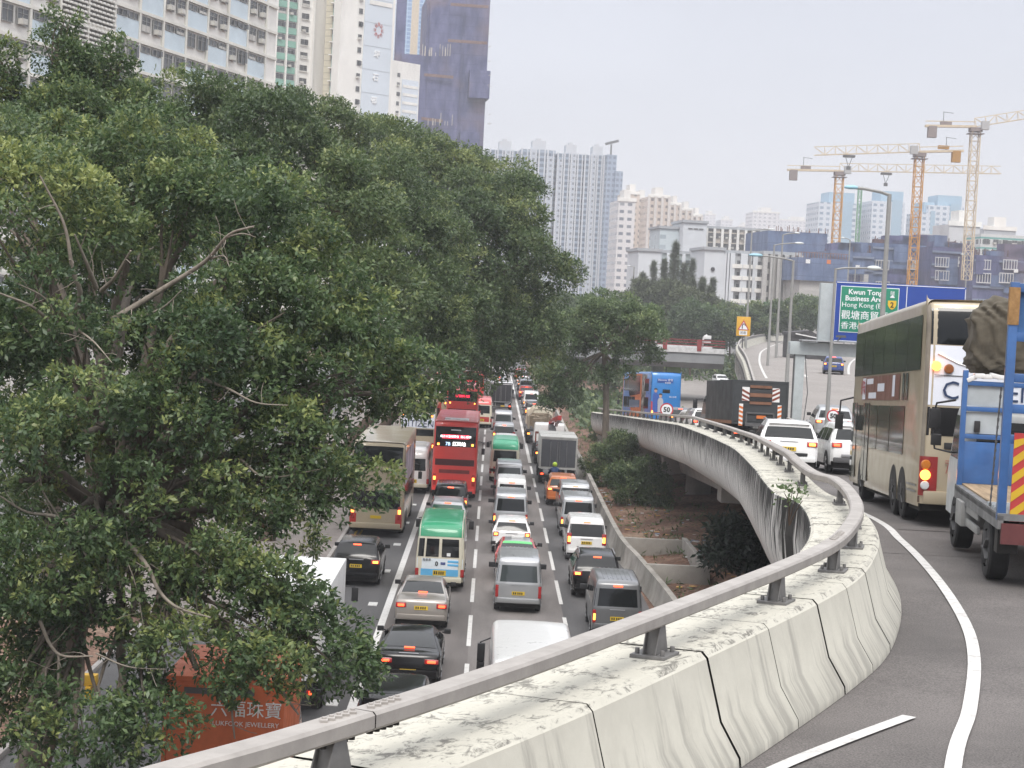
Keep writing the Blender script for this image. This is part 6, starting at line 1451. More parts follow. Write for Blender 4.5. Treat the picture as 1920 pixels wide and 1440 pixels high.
A3, B3, u3, L3_, n3 = frame_px((636, 100), (737, 100), 398, 408)
block('gable', tw, A3, u3, n3, L3_, 2.5, 0, H1, WHC)
m = MB(); tb(m, L3_*.69, 55, L3_*.52, 110, .2, .06, A3, u3, n3); m.build('gable_panel', pm('pale_blue_grey_panel', (.60, .66, .72), .85, var=.06, vs=.1), tw)
m = MB()
for z in range(20, 100, 5): tb(m, L3_*.69, z, L3_*.52, .08, .05, .18, A3, u3, n3)
m.build('panel_seams', pm('grey_seam', (.4, .43, .46), .8), tw)
its = [(tuple(Vector((A3.x, A3.y, 11+28+k*F2))+u3*L3_*.36+n3*.06), u3, n3, 1.0, 1.15, k % 3) for k in range(14)]; pane_set(tw, its, WM, name='gable_window')
def gable_M(px, py):
    d_ = ray(px, py); P0 = Vector((A3.x, A3.y, 0))+n3*.25; t_ = (P0-EYE).dot(n3)/d_.dot(n3); p = EYE+d_*t_
    return Matrix(((u3.x, 0, n3.x, p.x), (u3.y, 0, n3.y, p.y), (0, 1, 0, p.z), (0, 0, 0, 1)))
for ch, px, py in (('坪', 707, 103), ('石', 704, 146), ('邨', 701, 189)): text_mesh(ch, 1.75, pm('white_sign_letter', (.82, .84, .85), .6, var=0), 'gable_lettering', tw, gable_M(px, py), .12, bold=.03)
M_ = gable_M(710, 57); m = MB()
for k in range(8):
    a = k*math.pi/4; c = Vector((1.0*math.cos(a), 1.0*math.sin(a)*1.25, 0))
    for j in range(2):
        r_ = Vector((-math.sin(a), math.cos(a)*1.2, 0))*(.17 if j else -.17); p, q_ = c*.8+r_, c*1.35+r_; m.bar(M_ @ p, M_ @ q_, .1, .08)
    m.bar(M_ @ (c*.8+Vector((-math.sin(a), math.cos(a), 0))*.24), M_ @ (c*.8-Vector((-math.sin(a), math.cos(a), 0))*.24), .13, .08)
m.build('emblem', pm('red_emblem', (.5, .08, .06), .6), tw)
m = MB()
for k in range(3): tb(m, L3_*.72, 11+66.5-k*2.6+2, L3_*.42, .9, .1, .24, A3, u3, n3)
m.build('white_bars', WHC, tw)
# lower block beside it
A, B, u, L, n = frame_px((733, 115), (788, 125), 545, 553)
lb = thing('estate_block', 'shorter white gable block with one column of windows before the blue netted tower', 'building')
zt = at(733, 112, Y=545).z; block('wall', lb, A, u, n, L, 20, 0, zt, WHC)
m = MB(); tb(m, L*.68, zt/2-2.5, L*.56, zt-5, .2, .05, A, u, n); m.build('gable_panel', MATS['pale_blue_grey_panel'], lb)
m = MB()
for k in range(4): tb(m, L*.68, zt-7-k*2.4, L*.5, .8, .1, .2, A, u, n)
m.build('white_bars', WHC, lb)
pane_set(lb, [(tuple(Vector((A.x, A.y, zt-4-k*2.75))+u*L*.28+n*.05), u, n, 1.1, 1.2, k % 3) for k in range(9)], WM)
# ---- blue-purple netted tower under construction
def net_mat(name, c1, c2, rust=(.22, .13, .09)):
    m, n, l, b = nodes_of(name); b.inputs['Roughness'].default_value = .85
    uv = n.new('ShaderNodeUVMap'); t = n.new('ShaderNodeTexCoord')
    mp = n.new('ShaderNodeMapping'); mp.inputs['Scale'].default_value = (.8, .8, .25); l.new(t.outputs['Object'], mp.inputs[0])
    a = n.new('ShaderNodeTexNoise'); a.inputs['Scale'].default_value = .55; a.inputs['Detail'].default_value = 9; a.inputs['Roughness'].default_value = .65; l.new(mp.outputs[0], a.inputs[0])
    r = n.new('ShaderNodeMapRange'); r.inputs[1].default_value = .32; r.inputs[2].default_value = .68; l.new(a.outputs[0], r.inputs[0])
    c = mixc(n, l, r.outputs[0], c1, c2)
    s = n.new('ShaderNodeSeparateXYZ'); l.new(uv.outputs[0], s.inputs[0])
    fv = math_(n, l, 'FRACT', math_(n, l, 'DIVIDE', s.outputs[1], 3.0)); ln = math_(n, l, 'LESS_THAN', fv, .05)
    fu = math_(n, l, 'FRACT', math_(n, l, 'DIVIDE', s.outputs[0], 6.1)); lu = math_(n, l, 'LESS_THAN', fu, .02)
    c = mixc(n, l, math_(n, l, 'MULTIPLY', math_(n, l, 'MAXIMUM', ln, lu), .45), c, tuple(x*.55 for x in c1))
    b2 = n.new('ShaderNodeTexNoise'); b2.inputs['Scale'].default_value = .07; b2.inputs['Detail'].default_value = 3; l.new(t.outputs['Object'], b2.inputs[0])
    r2 = n.new('ShaderNodeMapRange'); r2.inputs[1].default_value = .52; r2.inputs[2].default_value = .68; r2.inputs[4].default_value = .4; l.new(b2.outputs[0], r2.inputs[0])
    c = mixc(n, l, r2.outputs[0], c, rust)
    l.new(c, b.inputs['Base Color']); MATS[name] = m; return m
NET = net_mat('blue_purple_net', (.03, .04, .115), (.13, .135, .26)); NETB = net_mat('site_blue_net', (.045, .075, .16), (.15, .205, .34), (.16, .09, .07))
A, B, u, L, n = frame_px((775, 150), (904, 150), 598, 606)
nt_ = thing('netted_tower', 'very tall tower wrapped in blue purple scaffold netting with an open notch on its left', 'building')
def nb_(px0, px1, ztop, zbot, off, D, m=NET, name='netting'):
    a, _, u_, l_, n_ = frame_px((px0, 150), (px1, 150), 598-off, 598-off+(px1-px0)*.02); return block(name, nt_, a, u_, n_, l_, D, zbot, ztop, m)
def zpx(px, py, d=600): return at(px, py, Y=d).z
nb_(795, 912, 108, 0, 0, 26); nb_(738, 756, 108, 0, 1.5, 3); nb_(750, 800, zpx(780, 105), 0, 2, 18); nb_(800, 862, 106, 0, 1.2, 8); nb_(880, 919, zpx(900, 134), zpx(900, 186), 1.5, 14); nb_(868, 905, zpx(900, 250), 0, 1.6, 10)
m = MB()
for px0, px1, py in ((845, 916, 8), (840, 914, 76), (795, 850, 140), (790, 830, 222)):
    p, q_ = at(px0, py, Y=595.5), at(px1, py+5, Y=596); m.bar(p, q_, .35, .9)
m.build('edge_board', pm('brown_edge_board', (.2, .12, .1), .8, var=.4), nt_)
m = MB()
for k in range(26):
    px = random.uniform(788, 848); py = random.choice((105, 105, 235)); p = at(px, py, Y=595.3); m.bar(p, p+Vector((0, 0, random.uniform(1, 4.2))), .18)
for k in range(12):
    p = at(917-random.random()*3, random.uniform(5, 260), Y=596); m.bar(p, p+Vector((.9, -.3, .35)), .12)
m.build('bamboo_poles', pm('bamboo', (.5, .46, .4), .8, var=.2), nt_)
A, B, u, L, n = frame_px((754, 60), (800, 60), 680, 682)
bt2 = thing('glass_tower', 'blue glass tower with a cream strip in the gap of the blue netted tower', 'building')
block('wall', bt2, A, u, n, L*.35, 16, 0, 120, facade_mat('blue_glazing', (.4, .52, .66), (.2, .32, .52), 1.6, 1.5, (.1, .9), (.1, .85)))
block('cream_strip', bt2, A+u*L*.35, u, n, L*.3, 16, 0, 120, pm('cream_strip_wall', (.58, .5, .38), .8, var=.1)); block('side_wall', bt2, A+u*L*.65, u, n, L*.35, 16, 0, 120, MATS['blue_glazing'])

# ---- hazy estate of four tall grey towers
def grey_tower(px0, px1, py, d, label, mk_, seed):
    rnd = random.Random(seed); A, B, u, L, n = frame_px((px0, py), (px1, py), d, d+1.2); t = thing('housing_tower', label, 'building', group='tall grey housing towers in the haze'); H = at(px0, py, Y=d).z
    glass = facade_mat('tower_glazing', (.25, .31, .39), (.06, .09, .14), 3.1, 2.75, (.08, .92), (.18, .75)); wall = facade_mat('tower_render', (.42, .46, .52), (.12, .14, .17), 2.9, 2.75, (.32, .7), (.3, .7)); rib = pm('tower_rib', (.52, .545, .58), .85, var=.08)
    block('wall', t, A, u, n, L, 22, 0, H, glass); k = 4; wb = L/k
    for i in range(k):
        block('bay', t, A+u*(wb*(i+.12))+n*1.5, u, n, wb*.62, 4, 0, H-(.0 if i in (1, 2) else 3), wall if i % 2 == mk_ else glass)
        m = MB(); p = A+u*(wb*(i+.1))+n*1.7; m.box((p.x, p.y, H/2), (.7, .5, H+1)); p = A+u*(wb*(i+.76))+n*1.7; m.box((p.x, p.y, H/2), (.6, .5, H)); m.build('rib', rib, t)
    a = A+u*L*.32; block('roof_house', t, a, u, n, L*.4, 9, H, H+4.5, rib); block('roof_tank', t, a+u*L*.1, u, n, L*.15, 5, H+4.5, H+5.6, rib)
for px0, px1, py, lb, k in ((918, 974, 280, 'leftmost of the four hazy grey towers, beside the netted tower', 0), (977, 1042, 279, 'second of the hazy grey towers from the netted tower', 1), (1045, 1095, 287, 'third of the hazy grey towers, white strips down its front', 0), (1096, 1143, 290, 'fourth hazy grey tower, next to the one with a crane on top', 1)): grey_tower(px0, px1, py, 930, lb, k, px0)
A, B, u, L, n = frame_px((1140, 288), (1166, 315), 926, 928)
t = thing('housing_tower', 'narrow blue-grey tower face with rounded bays and a small crane on top', 'building', group='tall grey housing towers in the haze'); H = at(1150, 290, Y=926).z
block('wall', t, A, u, n, L*.62, 20, 0, H, facade_mat('blue_grey_side', (.27, .33, .42), (.12, .16, .24), 2.4, 2.75, (.2, .8), (.2, .7)))
block('bay', t, A+u*L*.5+n*2, u, n, L*.5, 16, 0, H-8, MATS['blue_grey_side'])
m = MB(); p = A+u*1.5; m.bar((p.x, p.y, H), (p.x, p.y, H+5), .8); m.bar((p.x-3, p.y, H+5), (p.x+3.5, p.y, H+7), 1.2); m.build('roof_crane', GRY, t)
m = MB(); P0 = at(1035, 575, Y=900); m.box((P0.x, 905, P0.z-3), (60, 14, 9)); m.box((P0.x-3, 890, P0.z-8), (66, 20, 5)); m.box((P0.x, 897.5, P0.z-1), (58, .6, 1.2))
tag(m.build('podium', facade_mat('podium_bands', (.55, .58, .62), (.25, .28, .32), 6, 4.2, (.1, .9), (.3, .7))), 'low hazy white podium at the foot of the four grey towers', 'building')
# ---- beige blocks stepping away
BEI = facade_mat('beige_windows', (.60, .52, .45), (.16, .14, .14), 3.2, 2.75, (.3, .68), (.3, .72)); CRM = facade_mat('white_windows', (.64, .63, .63), (.14, .16, .2), 3.0, 2.75, (.2, .75), (.3, .72))
def plain_tower(px0, px1, py, d, D, label, m, group=None, name='apartment_block', roof=True, zb=0, cat='building', steps=1, dd=None):
    dd = (px1-px0)*d/FPX*.1 if dd is None else dd
    A, B, u, L, n = frame_px((px0, py), (px1, py), d, d+dd); H = at(px0, py, Y=d).z; t = thing(name, label, cat, group=group); block('wall', t, A, u, n, L, D, zb, H, m)
    if steps > 1:
        m2 = MB()
        for i in range(steps+1):
            p = A+u*(L*i/steps)+n*.5; m2.box((p.x, p.y, (H+zb)/2), (1.0, 1.3, H-zb+.6))
        m2.build('rib', pm('pale_rib', (.6, .57, .54), .85, var=.1), t)
    if roof: block('roof_house', t, A+u*L*.3, u, n, L*.38, D*.5, H, H+4, WHC); q = MB(); p = A+u*L*.5-n*D*.5; q.box((p.x, p.y, H+.4), (.4, .4, .8)); block('roof_parapet', t, A-u*.3+n*.35, u, n, L+.6, .5, H-.4, H+1.0, WHC)
    return t, A, u, n, L, H
GB = 'beige blocks in the haze'
plain_tower(1160, 1192, 375, 700, 20, 'white block with dark windows close right of the grey towers', CRM, GB); plain_tower(1172, 1200, 362, 820, 20, 'cream block peering over the white one beside the grey towers', BEI, GB); plain_tower(1193, 1216, 372, 860, 20, 'narrow cream block between the white block and the tallest beige one', BEI, GB)
plain_tower(1217, 1255, 368, 800, 20, 'tallest beige block with a roof house, middle of its row', BEI, GB, steps=3); plain_tower(1255, 1276, 383, 860, 20, 'beige block just right of the tallest beige one', BEI, GB, steps=2); plain_tower(1276, 1298, 393, 900, 20, 'beige block second right of the tallest beige one', BEI, GB, steps=2); plain_tower(1297, 1316, 404, 940, 20, 'last and lowest beige block of its row', BEI, GB, steps=2)
# far skyline
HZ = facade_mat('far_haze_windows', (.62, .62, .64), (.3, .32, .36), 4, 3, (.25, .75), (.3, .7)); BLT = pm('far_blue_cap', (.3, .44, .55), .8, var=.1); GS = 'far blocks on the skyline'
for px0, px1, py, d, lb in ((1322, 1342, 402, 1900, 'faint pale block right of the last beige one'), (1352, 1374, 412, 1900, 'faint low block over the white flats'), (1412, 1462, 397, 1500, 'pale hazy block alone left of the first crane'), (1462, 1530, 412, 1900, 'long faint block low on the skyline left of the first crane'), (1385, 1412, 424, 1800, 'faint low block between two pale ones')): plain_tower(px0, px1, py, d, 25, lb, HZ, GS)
for px0, px1, py, lb in ((1536, 1606, 378, 'hazy white and blue block behind the first crane'), (1636, 1698, 376, 'hazy white and blue block behind the tall street lamp'), (1742, 1808, 384, 'hazy white and blue block behind the right crane'), (1728, 1756, 398, 'small bluish block between the middle and right cranes')):
    t, A, u, n, L, H = plain_tower(px0, px1, py, 950, 24, lb, facade_mat('blue_white_windows', (.55, .6, .66), (.18, .26, .36), 3.4, 2.8, (.2, .72), (.25, .72)), GS, roof=False)
    block('blue_tower_part', t, A+u*L*.32-n*4, u, n, L*.68, 16, H, H+5.5, BLT); block('blue_strip', t, A+u*L*.6+n*.6, u, n, L*.3, 3, 0, H+1, BLT)
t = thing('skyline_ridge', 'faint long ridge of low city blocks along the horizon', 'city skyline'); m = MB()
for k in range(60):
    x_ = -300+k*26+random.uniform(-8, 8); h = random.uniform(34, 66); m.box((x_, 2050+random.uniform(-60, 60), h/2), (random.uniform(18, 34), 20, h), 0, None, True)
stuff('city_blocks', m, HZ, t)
# ---- the mid-distance white estate
def est(px0, px1, py, d, D, label, front, group='white estate blocks beyond the slope', dd=None, zb=0):
    t, A, u, n, L, H = plain_tower(px0, px1, py, d, D, label, front, group, roof=False, zb=zb, dd=dd); block('roof_edge', t, A-u*.4+n*.5, u, n, L+.8, D+1, H, H+.7, pm('grey_roof_edge', (.36, .38, .4), .8)); return t, A, u, n, L, H
WG = pm('white_gable', (.60, .63, .66), .85, var=.1, vs=.2); GW = facade_mat('grey_green_windows', (.42, .48, .48), (.08, .1, .11), 3.0, 2.75, (.12, .88), (.35, .8), bright=.5); BW = facade_mat('cream_bay_windows', (.55, .5, .44), (.1, .1, .1), 3.4, 2.8, (.15, .8), (.25, .75), bright=.7)
est(1238, 1284, 428, 520, 16, 'pale blue-grey block with flat roof above the casuarinas', facade_mat('blue_grey_front', (.50, .57, .60), (.3, .36, .4), 8, 2.8, (0, .22), (.3, .7)))
t, A, u, n, L, H = est(1282, 1326, 417, 515, 16, 'tall blank white block, plain but for three slots near its top', WG); m = MB()
for k in range(3): p = A+u*(L*(.3+.23*k))+n*.1; m.box((p.x, p.y, H-1.6), (1.2, .3, .35))
m.build('slot', GRY, t)
t, A, u, n, L, H = est(1325, 1442, 428, 520, 14, 'long block with rows of cream and white windows behind the front flats', BW); m = MB()
for i in range(9): p = A+u*(L*i/8)+n*.5; m.box((p.x, p.y, H/2), (.7, 1, H))
m.build('rib', WHC, t); pane_set(t, [(tuple(Vector((A.x, A.y, H-1.9-r*2.8))+u*(L*(c+.5)/16)+n*.12), u, n, 1.5, 1.5, (c+r) % 4) for r in range(3) for c in range(16)], WM)
est(1198, 1240, 470, 455, 16, 'white gable with a dark roof edge left of the casuarinas', WG)
t, A, u, n, L, H = est(1238, 1326, 474, 458, 14, 'low front block with grey-green window bands behind the casuarina tops', GW); m = MB()
for i in range(7): p = A+u*(L*i/6)+n*.4; m.box((p.x, p.y, H/2), (.8, .8, H))
m.build('rib', WG, t)
t, A, u, n, L, H = est(1322, 1358, 468, 440, 16, 'white gable with three small round openings, in front of the balcony block', WG); m = MB()
for k in range(3): p = A+u*L*.45+n*.15; m.cyl((p.x, p.y, H-4.5-k*2.6), (p.x, p.y-.2, H-4.5-k*2.6), .5, n=10)
m.build('opening', BLK, t)
t, A, u, n, L, H = est(1357, 1436, 474, 442, 14, 'white balcony block with stacked balconies and drain stacks', facade_mat('balcony_shade', (.42, .43, .44), (.07, .075, .08), 3.1, 2.75, (.08, .92), (.2, .85), bright=.4)); m = MB()
for i, x_ in enumerate((0, .1, .2, .42, .5, .62, .74, .98)): p = A+u*(L*x_)+n*.7; m.box((p.x, p.y, H/2), (.5 if i % 2 else 1.1, 1.4, H))
m.build('drain_stack', WG, t)
for r in range(6):
    for x_ in (.31, .56, .86): m = MB(); p = A+u*(L*x_)+n*.9; m.box((p.x, p.y, H-3-r*2.75), (2.3, 1.5, .95)); m.build('balcony', WHC, t)
t, A, u, n, L, H = est(1434, 1500, 476, 440, 14, 'grey block with deep vertical ribs beside the blue netting', facade_mat('ribbed_grey', (.42, .41, .39), (.09, .09, .09), 2.6, 2.75, (.3, .62), (.25, .8))); m = MB()
for i in range(6): p = A+u*(L*i/5)+n*.8; m.box((p.x, p.y, H/2), (1.0, 1.6, H))
m.build('rib', pm('grey_rib', (.45, .44, .42), .85, var=.15), t)
m = MB(); p = at(1462, 575, Y=360); m.box((p.x, 360, p.z-1), (6.4, .2, 3.6)); tag(m.build('hoarding', pm('green_hoarding', (.03, .3, .18), .7, var=.2)), 'green site hoarding at the foot of the grey ribbed block', 'hoarding')
# ---- the site: blue netted shells
def shell(px0, px1, py, d, D, label, zb=0, m=NETB, dd=None): return plain_tower(px0, px1, py, d, D, label, m, 'netted building shells on the site', 'netted_shell', False, zb, dd=dd)
t, A, u, n, L, H = shell(1440, 1552, 432, 470, 24, 'blue netted shell behind the ribbed grey block'); m = MB()
for k in range(26): p = A+u*random.uniform(0, L)+n*.3; m.bar((p.x, p.y, H), (p.x, p.y, H+random.uniform(.3, 1.6)), .14)
m.build('scaffold_ends', pm('rusty_scaffold', (.22, .12, .1), .8, var=.3), t)
t, A, u, n, L, H = shell(1496, 1592, 482, 425, 18, 'bright blue netted box on a grey concrete core, two notices on it', zb=at(1500, 525, Y=425).z)
block('concrete_core', t, A+u*1-n*1, u, n, L-2, 15, 0, H-4.5, pm('raw_concrete_core', (.42, .41, .39), .9, var=.18, vs=.4, stretch=(.3, .3, 2)))
m = MB(); p = at(1515, 490, Y=424); m.box((p.x, p.y, p.z), (1.0, .1, .9)); p = at(1554, 491, Y=424); m.box((p.x, p.y, p.z), (.9, .1, .9), 1); m.build('notice', [P['white'], ORG], t)
m = MB(); p = at(1544, 478, Y=427); 
for k in range(20): p = A+u*(L*k/19)-n*2; m.bar((p.x, p.y, H), (p.x, p.y, H+1.2), .14)
m.bar(A+u*0+Vector((0, 0, H-A.z+1.2)), A+u*L+Vector((0, 0, H-A.z+1.2)), .14); m.build('scaffold_ends', MATS['rusty_scaffold'], t)
for px0, px1, py, d, lb, row in ((1552, 1640, 470, 455, 'dark blue netted shell with white window frames left of the middle crane', (508, 540)), (1636, 1752, 455, 460, 'dark blue netted shell round the foot of the middle crane', (505, 545)), (1748, 1830, 462, 450, 'purple netted shell between the middle and right cranes', (500, 525)), (1826, 1960, 478, 440, 'dark purple netted shell at the right edge, low', (505, 530))):
    t, A, u, n, L, H = shell(px0, px1, py, d, 22, lb, m=NETB if px0 < 1740 else NET); m = MB()
    k = 0
    for py_ in row:
        x_ = px0+18
        while x_ < px1-18:
            p = at(x_, py_, Y=d-.3); m = MB(); m.box((p.x, p.y, p.z), (3.4, .25, .25)); m.box((p.x, p.y, p.z+2.2), (3.4, .25, .2))
            for q_ in range(6): m.box((p.x-1.6+q_*.64, p.y, p.z+1.1), (.16, .2, 2.2))
            m.build('window_frame', pm('pale_frame', (.55, .55, .56), .7, var=.1), t); x_ += random.uniform(42, 70)
    m = MB()
    for k in range(22): p = A+u*random.uniform(0, L)-n*random.uniform(0, 6); m.bar((p.x, p.y, H-.2), (p.x, p.y, H+random.uniform(.5, 2.2)), .2)
    for k in range(5): p = A+u*random.uniform(2, L-2)-n*3; m.box((p.x, p.y, H+.5), (random.uniform(1.5, 4), 3, random.uniform(.8, 2)))
    m.build('scaffold_lattice', pm('dark_red_clutter', (.13, .07, .075), .85, var=.4), t)
    m = MB()
    for k in range(7): p = A+u*L*.5+n*.25; m.box((p.x, p.y, H-1.2-k*3.1), (L*.98, .45, .5), 0, math.atan2(u.y, u.x))
    m.build('floor_edge', pm('blue_grey_floor_edge', (.2, .24, .34), .85, var=.3, vs=.3), t)
    for k in range(6):
        w_, h_ = random.uniform(3, 7), random.uniform(2, 5); p = A+u*random.uniform(w_/2, L-w_/2)+n*.5; m = MB(); m.box((p.x, p.y, H-random.uniform(2, 14)), (w_, .3, h_), 0, math.atan2(u.y, u.x), True); m.build('net_sheet', (NET, NETB, MATS['raw_concrete_core'])[k % 3], t)
    for k in range(4):
        w_ = random.uniform(3, 8); p = A+u*random.uniform(w_/2, L-w_/2)-n*3; m = MB(); hh_ = random.uniform(1, 3.2); m.box((p.x, p.y, H+hh_/2), (w_, 5, hh_), 0, math.atan2(u.y, u.x), True); m.build('upper_netting', (NETB, NET)[k % 2], t)
    p = at((px0+px1)/2+12, py+30, Y=d-.4); m = MB(); m.box((p.x, p.y, p.z), (1.0, .1, .8)); m.build('notice', P['white'], t)
plain_tower(1780, 1838, 420, 520, 14, 'blank white building with a grey roof behind the right crane', pm('white_plain_wall', (.55, .55, .56), .85, var=.12, vs=.2), None, 'low_building', True)
t, A, u, n, L, H = plain_tower(1840, 1960, 438, 500, 14, 'white block with teal bands and window coolers at the right edge', facade_mat('teal_white', (.55, .56, .55), (.09, .1, .1), 3.2, 2.75, (.15, .8), (.3, .75), band=(.12, .33, .3), bandv=(.82, 1), bright=.6), None, 'apartment_block', False)
pane_set(t, [(tuple(Vector((A.x, A.y, H-2-r*2.75))+u*(1.5+c*2.6)+n*.12), u, n, 1.5, 1.3, (c+r) % 4) for r in range(3) for c in range(7)], WM)
plain_tower(1722, 1782, 438, 540, 12, 'low pale shed roof left of the blank white building', pm('pale_shed_wall', (.5, .52, .54), .85, var=.1), None, 'low_building', False)
plain_tower(1845, 1905, 428, 620, 12, 'grey building with sloping roofs over the teal block', pm('hazy_grey_wall', (.42, .45, .48), .85, var=.1), None, 'low_building')
# ---- tower cranes
YC = pm('crane_yellow', (.58, .27, .03), .6, var=.15); CW = pm('crane_cream', (.60, .50, .36), .6, var=.15); CD = pm('counterweight_grey', (.25, .21, .2), .8, var=.2); CJ = pm('crane_orange_box', (.42, .22, .05), .7, var=.2)
def lattice(mb, a, b, w, h, seg, tri=False, th=.16):
    a, b = Vector(a), Vector(b); ax = (b-a).normalized(); up_ = Vector((0, 0, 1)) if abs(ax.z) < .8 else Vector((0, -1, 0)); s_ = ax.cross(up_).normalized(); v_ = s_.cross(ax)
    cs = [(-w/2, 0), (w/2, 0), (0, h)] if tri else [(-w/2, -h/2), (w/2, -h/2), (w/2, h/2), (-w/2, h/2)]
    P0 = [a+s_*x+v_*y for x, y in cs]; P1 = [b+s_*x+v_*y for x, y in cs]; k = max(2, int((b-a).length/seg))
    for p, q in zip(P0, P1): mb.bar(p, q, th)
    nn = len(cs)
    for i in range(k):
        for j in range(nn):
            p, q = P0[j].lerp(P1[j], i/k), P0[(j+1) % nn].lerp(P1[(j+1) % nn], (i+1)/k); r_ = P0[(j+1) % nn].lerp(P1[(j+1) % nn], i/k)
            (mb.bar(p, q, th*.6) if (i+j) % 2 == 0 else mb.bar(r_, P0[j].lerp(P1[j], (i+1)/k), th*.6)); mb.bar(p, r_, th*.55)
def crane(label, d, mast_px, top_py, bot_py, jib_px, cj_px, mast_m, trolley=None):
    px = mast_px; T = at(px, top_py, Y=d); Bm = at(px-(bot_py-top_py)*.06, bot_py, Y=d); Bm.x, Bm.y = T.x, T.y
    t = thing('tower_crane', label, 'crane', (T.x, T.y, 0), group='tower cranes over the site'); o_ = Vector((T.x, T.y, 0))
    m = MB(); lattice(m, (0, 0, max(0, Bm.z-6)), (0, 0, T.z), 1.9, 1.9, 2.2, th=.2); m.build('mast', mast_m, t)
    m = MB(); m.box((0, 0, T.z+.3), (2.6, 2.6, .9)); m.box((0, 0, T.z-.6), (3.4, 3.2, .15)); m.build('slewing_ring', CD, t)
    J0 = Vector((0, 0, T.z+1.0)); J1 = at(*jib_px, Y=d)-o_; m = MB(); lattice(m, J0, J1, 1.4, 1.9, 2.3, True, .17); m.build('jib', CW, t)
    C1 = at(*cj_px, Y=d)-o_; C1.z = max(C1.z, T.z+.6); m = MB(); dirc = (C1-J0).normalized(); m.bar(J0, C1, 1.4, .5); 
    for s_ in (-.65, .65): m.bar(J0+Vector((0, s_, 1.1)), C1+Vector((0, s_, 1.1)), .1)
    m.build('counter_jib', CW, t); m = MB(); q = C1-dirc*1.6; m.box((q.x, q.y, q.z-1.3), (1.9, 1.5, 2.6)); m.box((q.x-dirc.x*3, q.y, q.z+.7), (2.4, 1.2, .8)); m.build('counterweight', CJ if d == 430 else CD, t)
    m = MB(); m.box((dirc.x*-1.7, -1.6, T.z+1.2), (1.6, 1.5, 1.9)); m.build('cab', pm('crane_cab_grey', (.4, .4, .4), .6), t)
    m = MB(); q = C1-dirc*4; m.bar(q, q+Vector((0, 0, 3.2)), .12); m.bar(q+Vector((-.2, 0, 3.2)), q+Vector((2.2, 0, 3.0)), .1); m.build('mast_pole', GRY, t)
    if trolley:
        q = J0.lerp(J1, trolley); m = MB(); m.box((q.x, q.y, q.z-.5), (2.6, 1.6, .5)); m.bar((q.x-.8, q.y, q.z-.6), (q.x, q.y, q.z-3), .12); m.bar((q.x+.8, q.y, q.z-.6), (q.x, q.y, q.z-3), .12); m.box((q.x, q.y, q.z-3.2), (.9, .5, .8)); m.build('trolley', GRY, t)
crane('yellow tower crane in the middle with its jib to the left, yellow counterweight box', 430, 1724, 293, 530, (1527, 291), (1806, 283), YC, .67)
crane('tower crane farthest left with its long jib reaching right over the others', 470, 1574, 328, 436, (1876, 326), (1476, 320), YC, .29)
crane('tower crane farthest right with its jib rising out of the picture', 420, 1829, 246, 475, (1990, 212), (1734, 251), CW)
m = MB(); a_ = at(1613, 350, Y=500); b_ = at(1608, 432, Y=500); lattice(m, (0, 0, b_.z-4), (0, 0, a_.z), .9, .9, 1.8, th=.2); o = m.build('hoist_mast', pm('hoist_green', (.2, .38, .25), .7)); o.location = (a_.x, 500, 0); tag(o, 'thin green lattice hoist between two hazy blocks', 'hoist')

# ------------------------------------------------------------------ signs
SB = pm('sign_blue', (.008, .05, .30), .45, var=.1, vs=.8); SG = pm('sign_green', (.01, .22, .13), .45, var=.05); SW = pm('sign_white', (.78, .8, .82), .5, var=0); GPO = pm('gantry_grey_paint', (.42, .46, .47), .5, var=.1)
D = 100.
gn = thing('direction_sign', 'big blue road sign with a green Kwun Tong panel on a grey cantilever gantry', 'road sign', tuple(at(1498, 790, Y=D))); go = Vector(gn.location); go.z = main_z(D)-.1; gn.location = go
def gp_(px, py, dy=0.): p = at(px, py, Y=D+dy)-go; return p
def rect(px0, py0, px1, py1, dy, th, m, name, parent, bev=0.):
    """an upright board whose corners were surveyed on the picture (it stands square to the eye, tilted 0)"""
    a, b = gp_(px0, py0, dy), gp_(px1, py1, dy); q = MB(); q.box(((a.x+b.x)/2, dy, (a.z+b.z)/2), (abs(b.x-a.x), th, abs(a.z-b.z))); return q.build(name, m, parent, bevel=bev, segs=3)
sk_ = math.tan(ROLL)
W0 = gp_(1566, 527); W1 = gp_(1812, 540); Wb = gp_(1566, 640); SWd = W1.x-W0.x; SHt = W0.z-Wb.z
sc_ = (SWd, SHt)
m = MB(); m.box((W0.x+SWd/2, 0, W0.z-SHt/2), (SWd, .12, SHt)); bd = m.build('sign_board', SB, gn, bevel=.06, segs=3)
def sgn(x, z, w, h, y, m_, name, par=bd, bev=0.): q = MB(); q.box((W0.x+x, y, W0.z-z), (w, .02, h)); return q.build(name, m_, par, bevel=bev, segs=3)
for x_, w_ in ((SWd/2, SWd),): 
    for z_ in (.05, SHt-.05): sgn(x_, z_, w_-.2, .035, -.07, SW, 'sign_edge')
sgn(.05, SHt/2, .035, SHt-.2, -.07, SW, 'sign_edge'); sgn(SWd-.05, SHt/2, .035, SHt-.2, -.07, SW, 'sign_edge'); sgn(SWd*.548, SHt/2, .035, SHt-.2, -.07, SW, 'sign_edge')
gx0, gx1, gz0, gz1 = SWd*.045, SWd*.49, SHt*.07, SHt*.84
sgn((gx0+gx1)/2, (gz0+gz1)/2, gx1-gx0, gz1-gz0, -.075, SW, 'panel_edge', bev=.009); sgn((gx0+gx1)/2, (gz0+gz1)/2, gx1-gx0-.07, gz1-gz0-.07, -.085, SG, 'green_panel', bev=.009)
def st(txt, x, z, s, al='LEFT', xs=1., bold=.0, m_=SW): text_mesh(txt, s, m_, 'sign_lettering', bd, facing_back(W0.x+x, -.1, W0.z-z), .012, al, xs, bold)
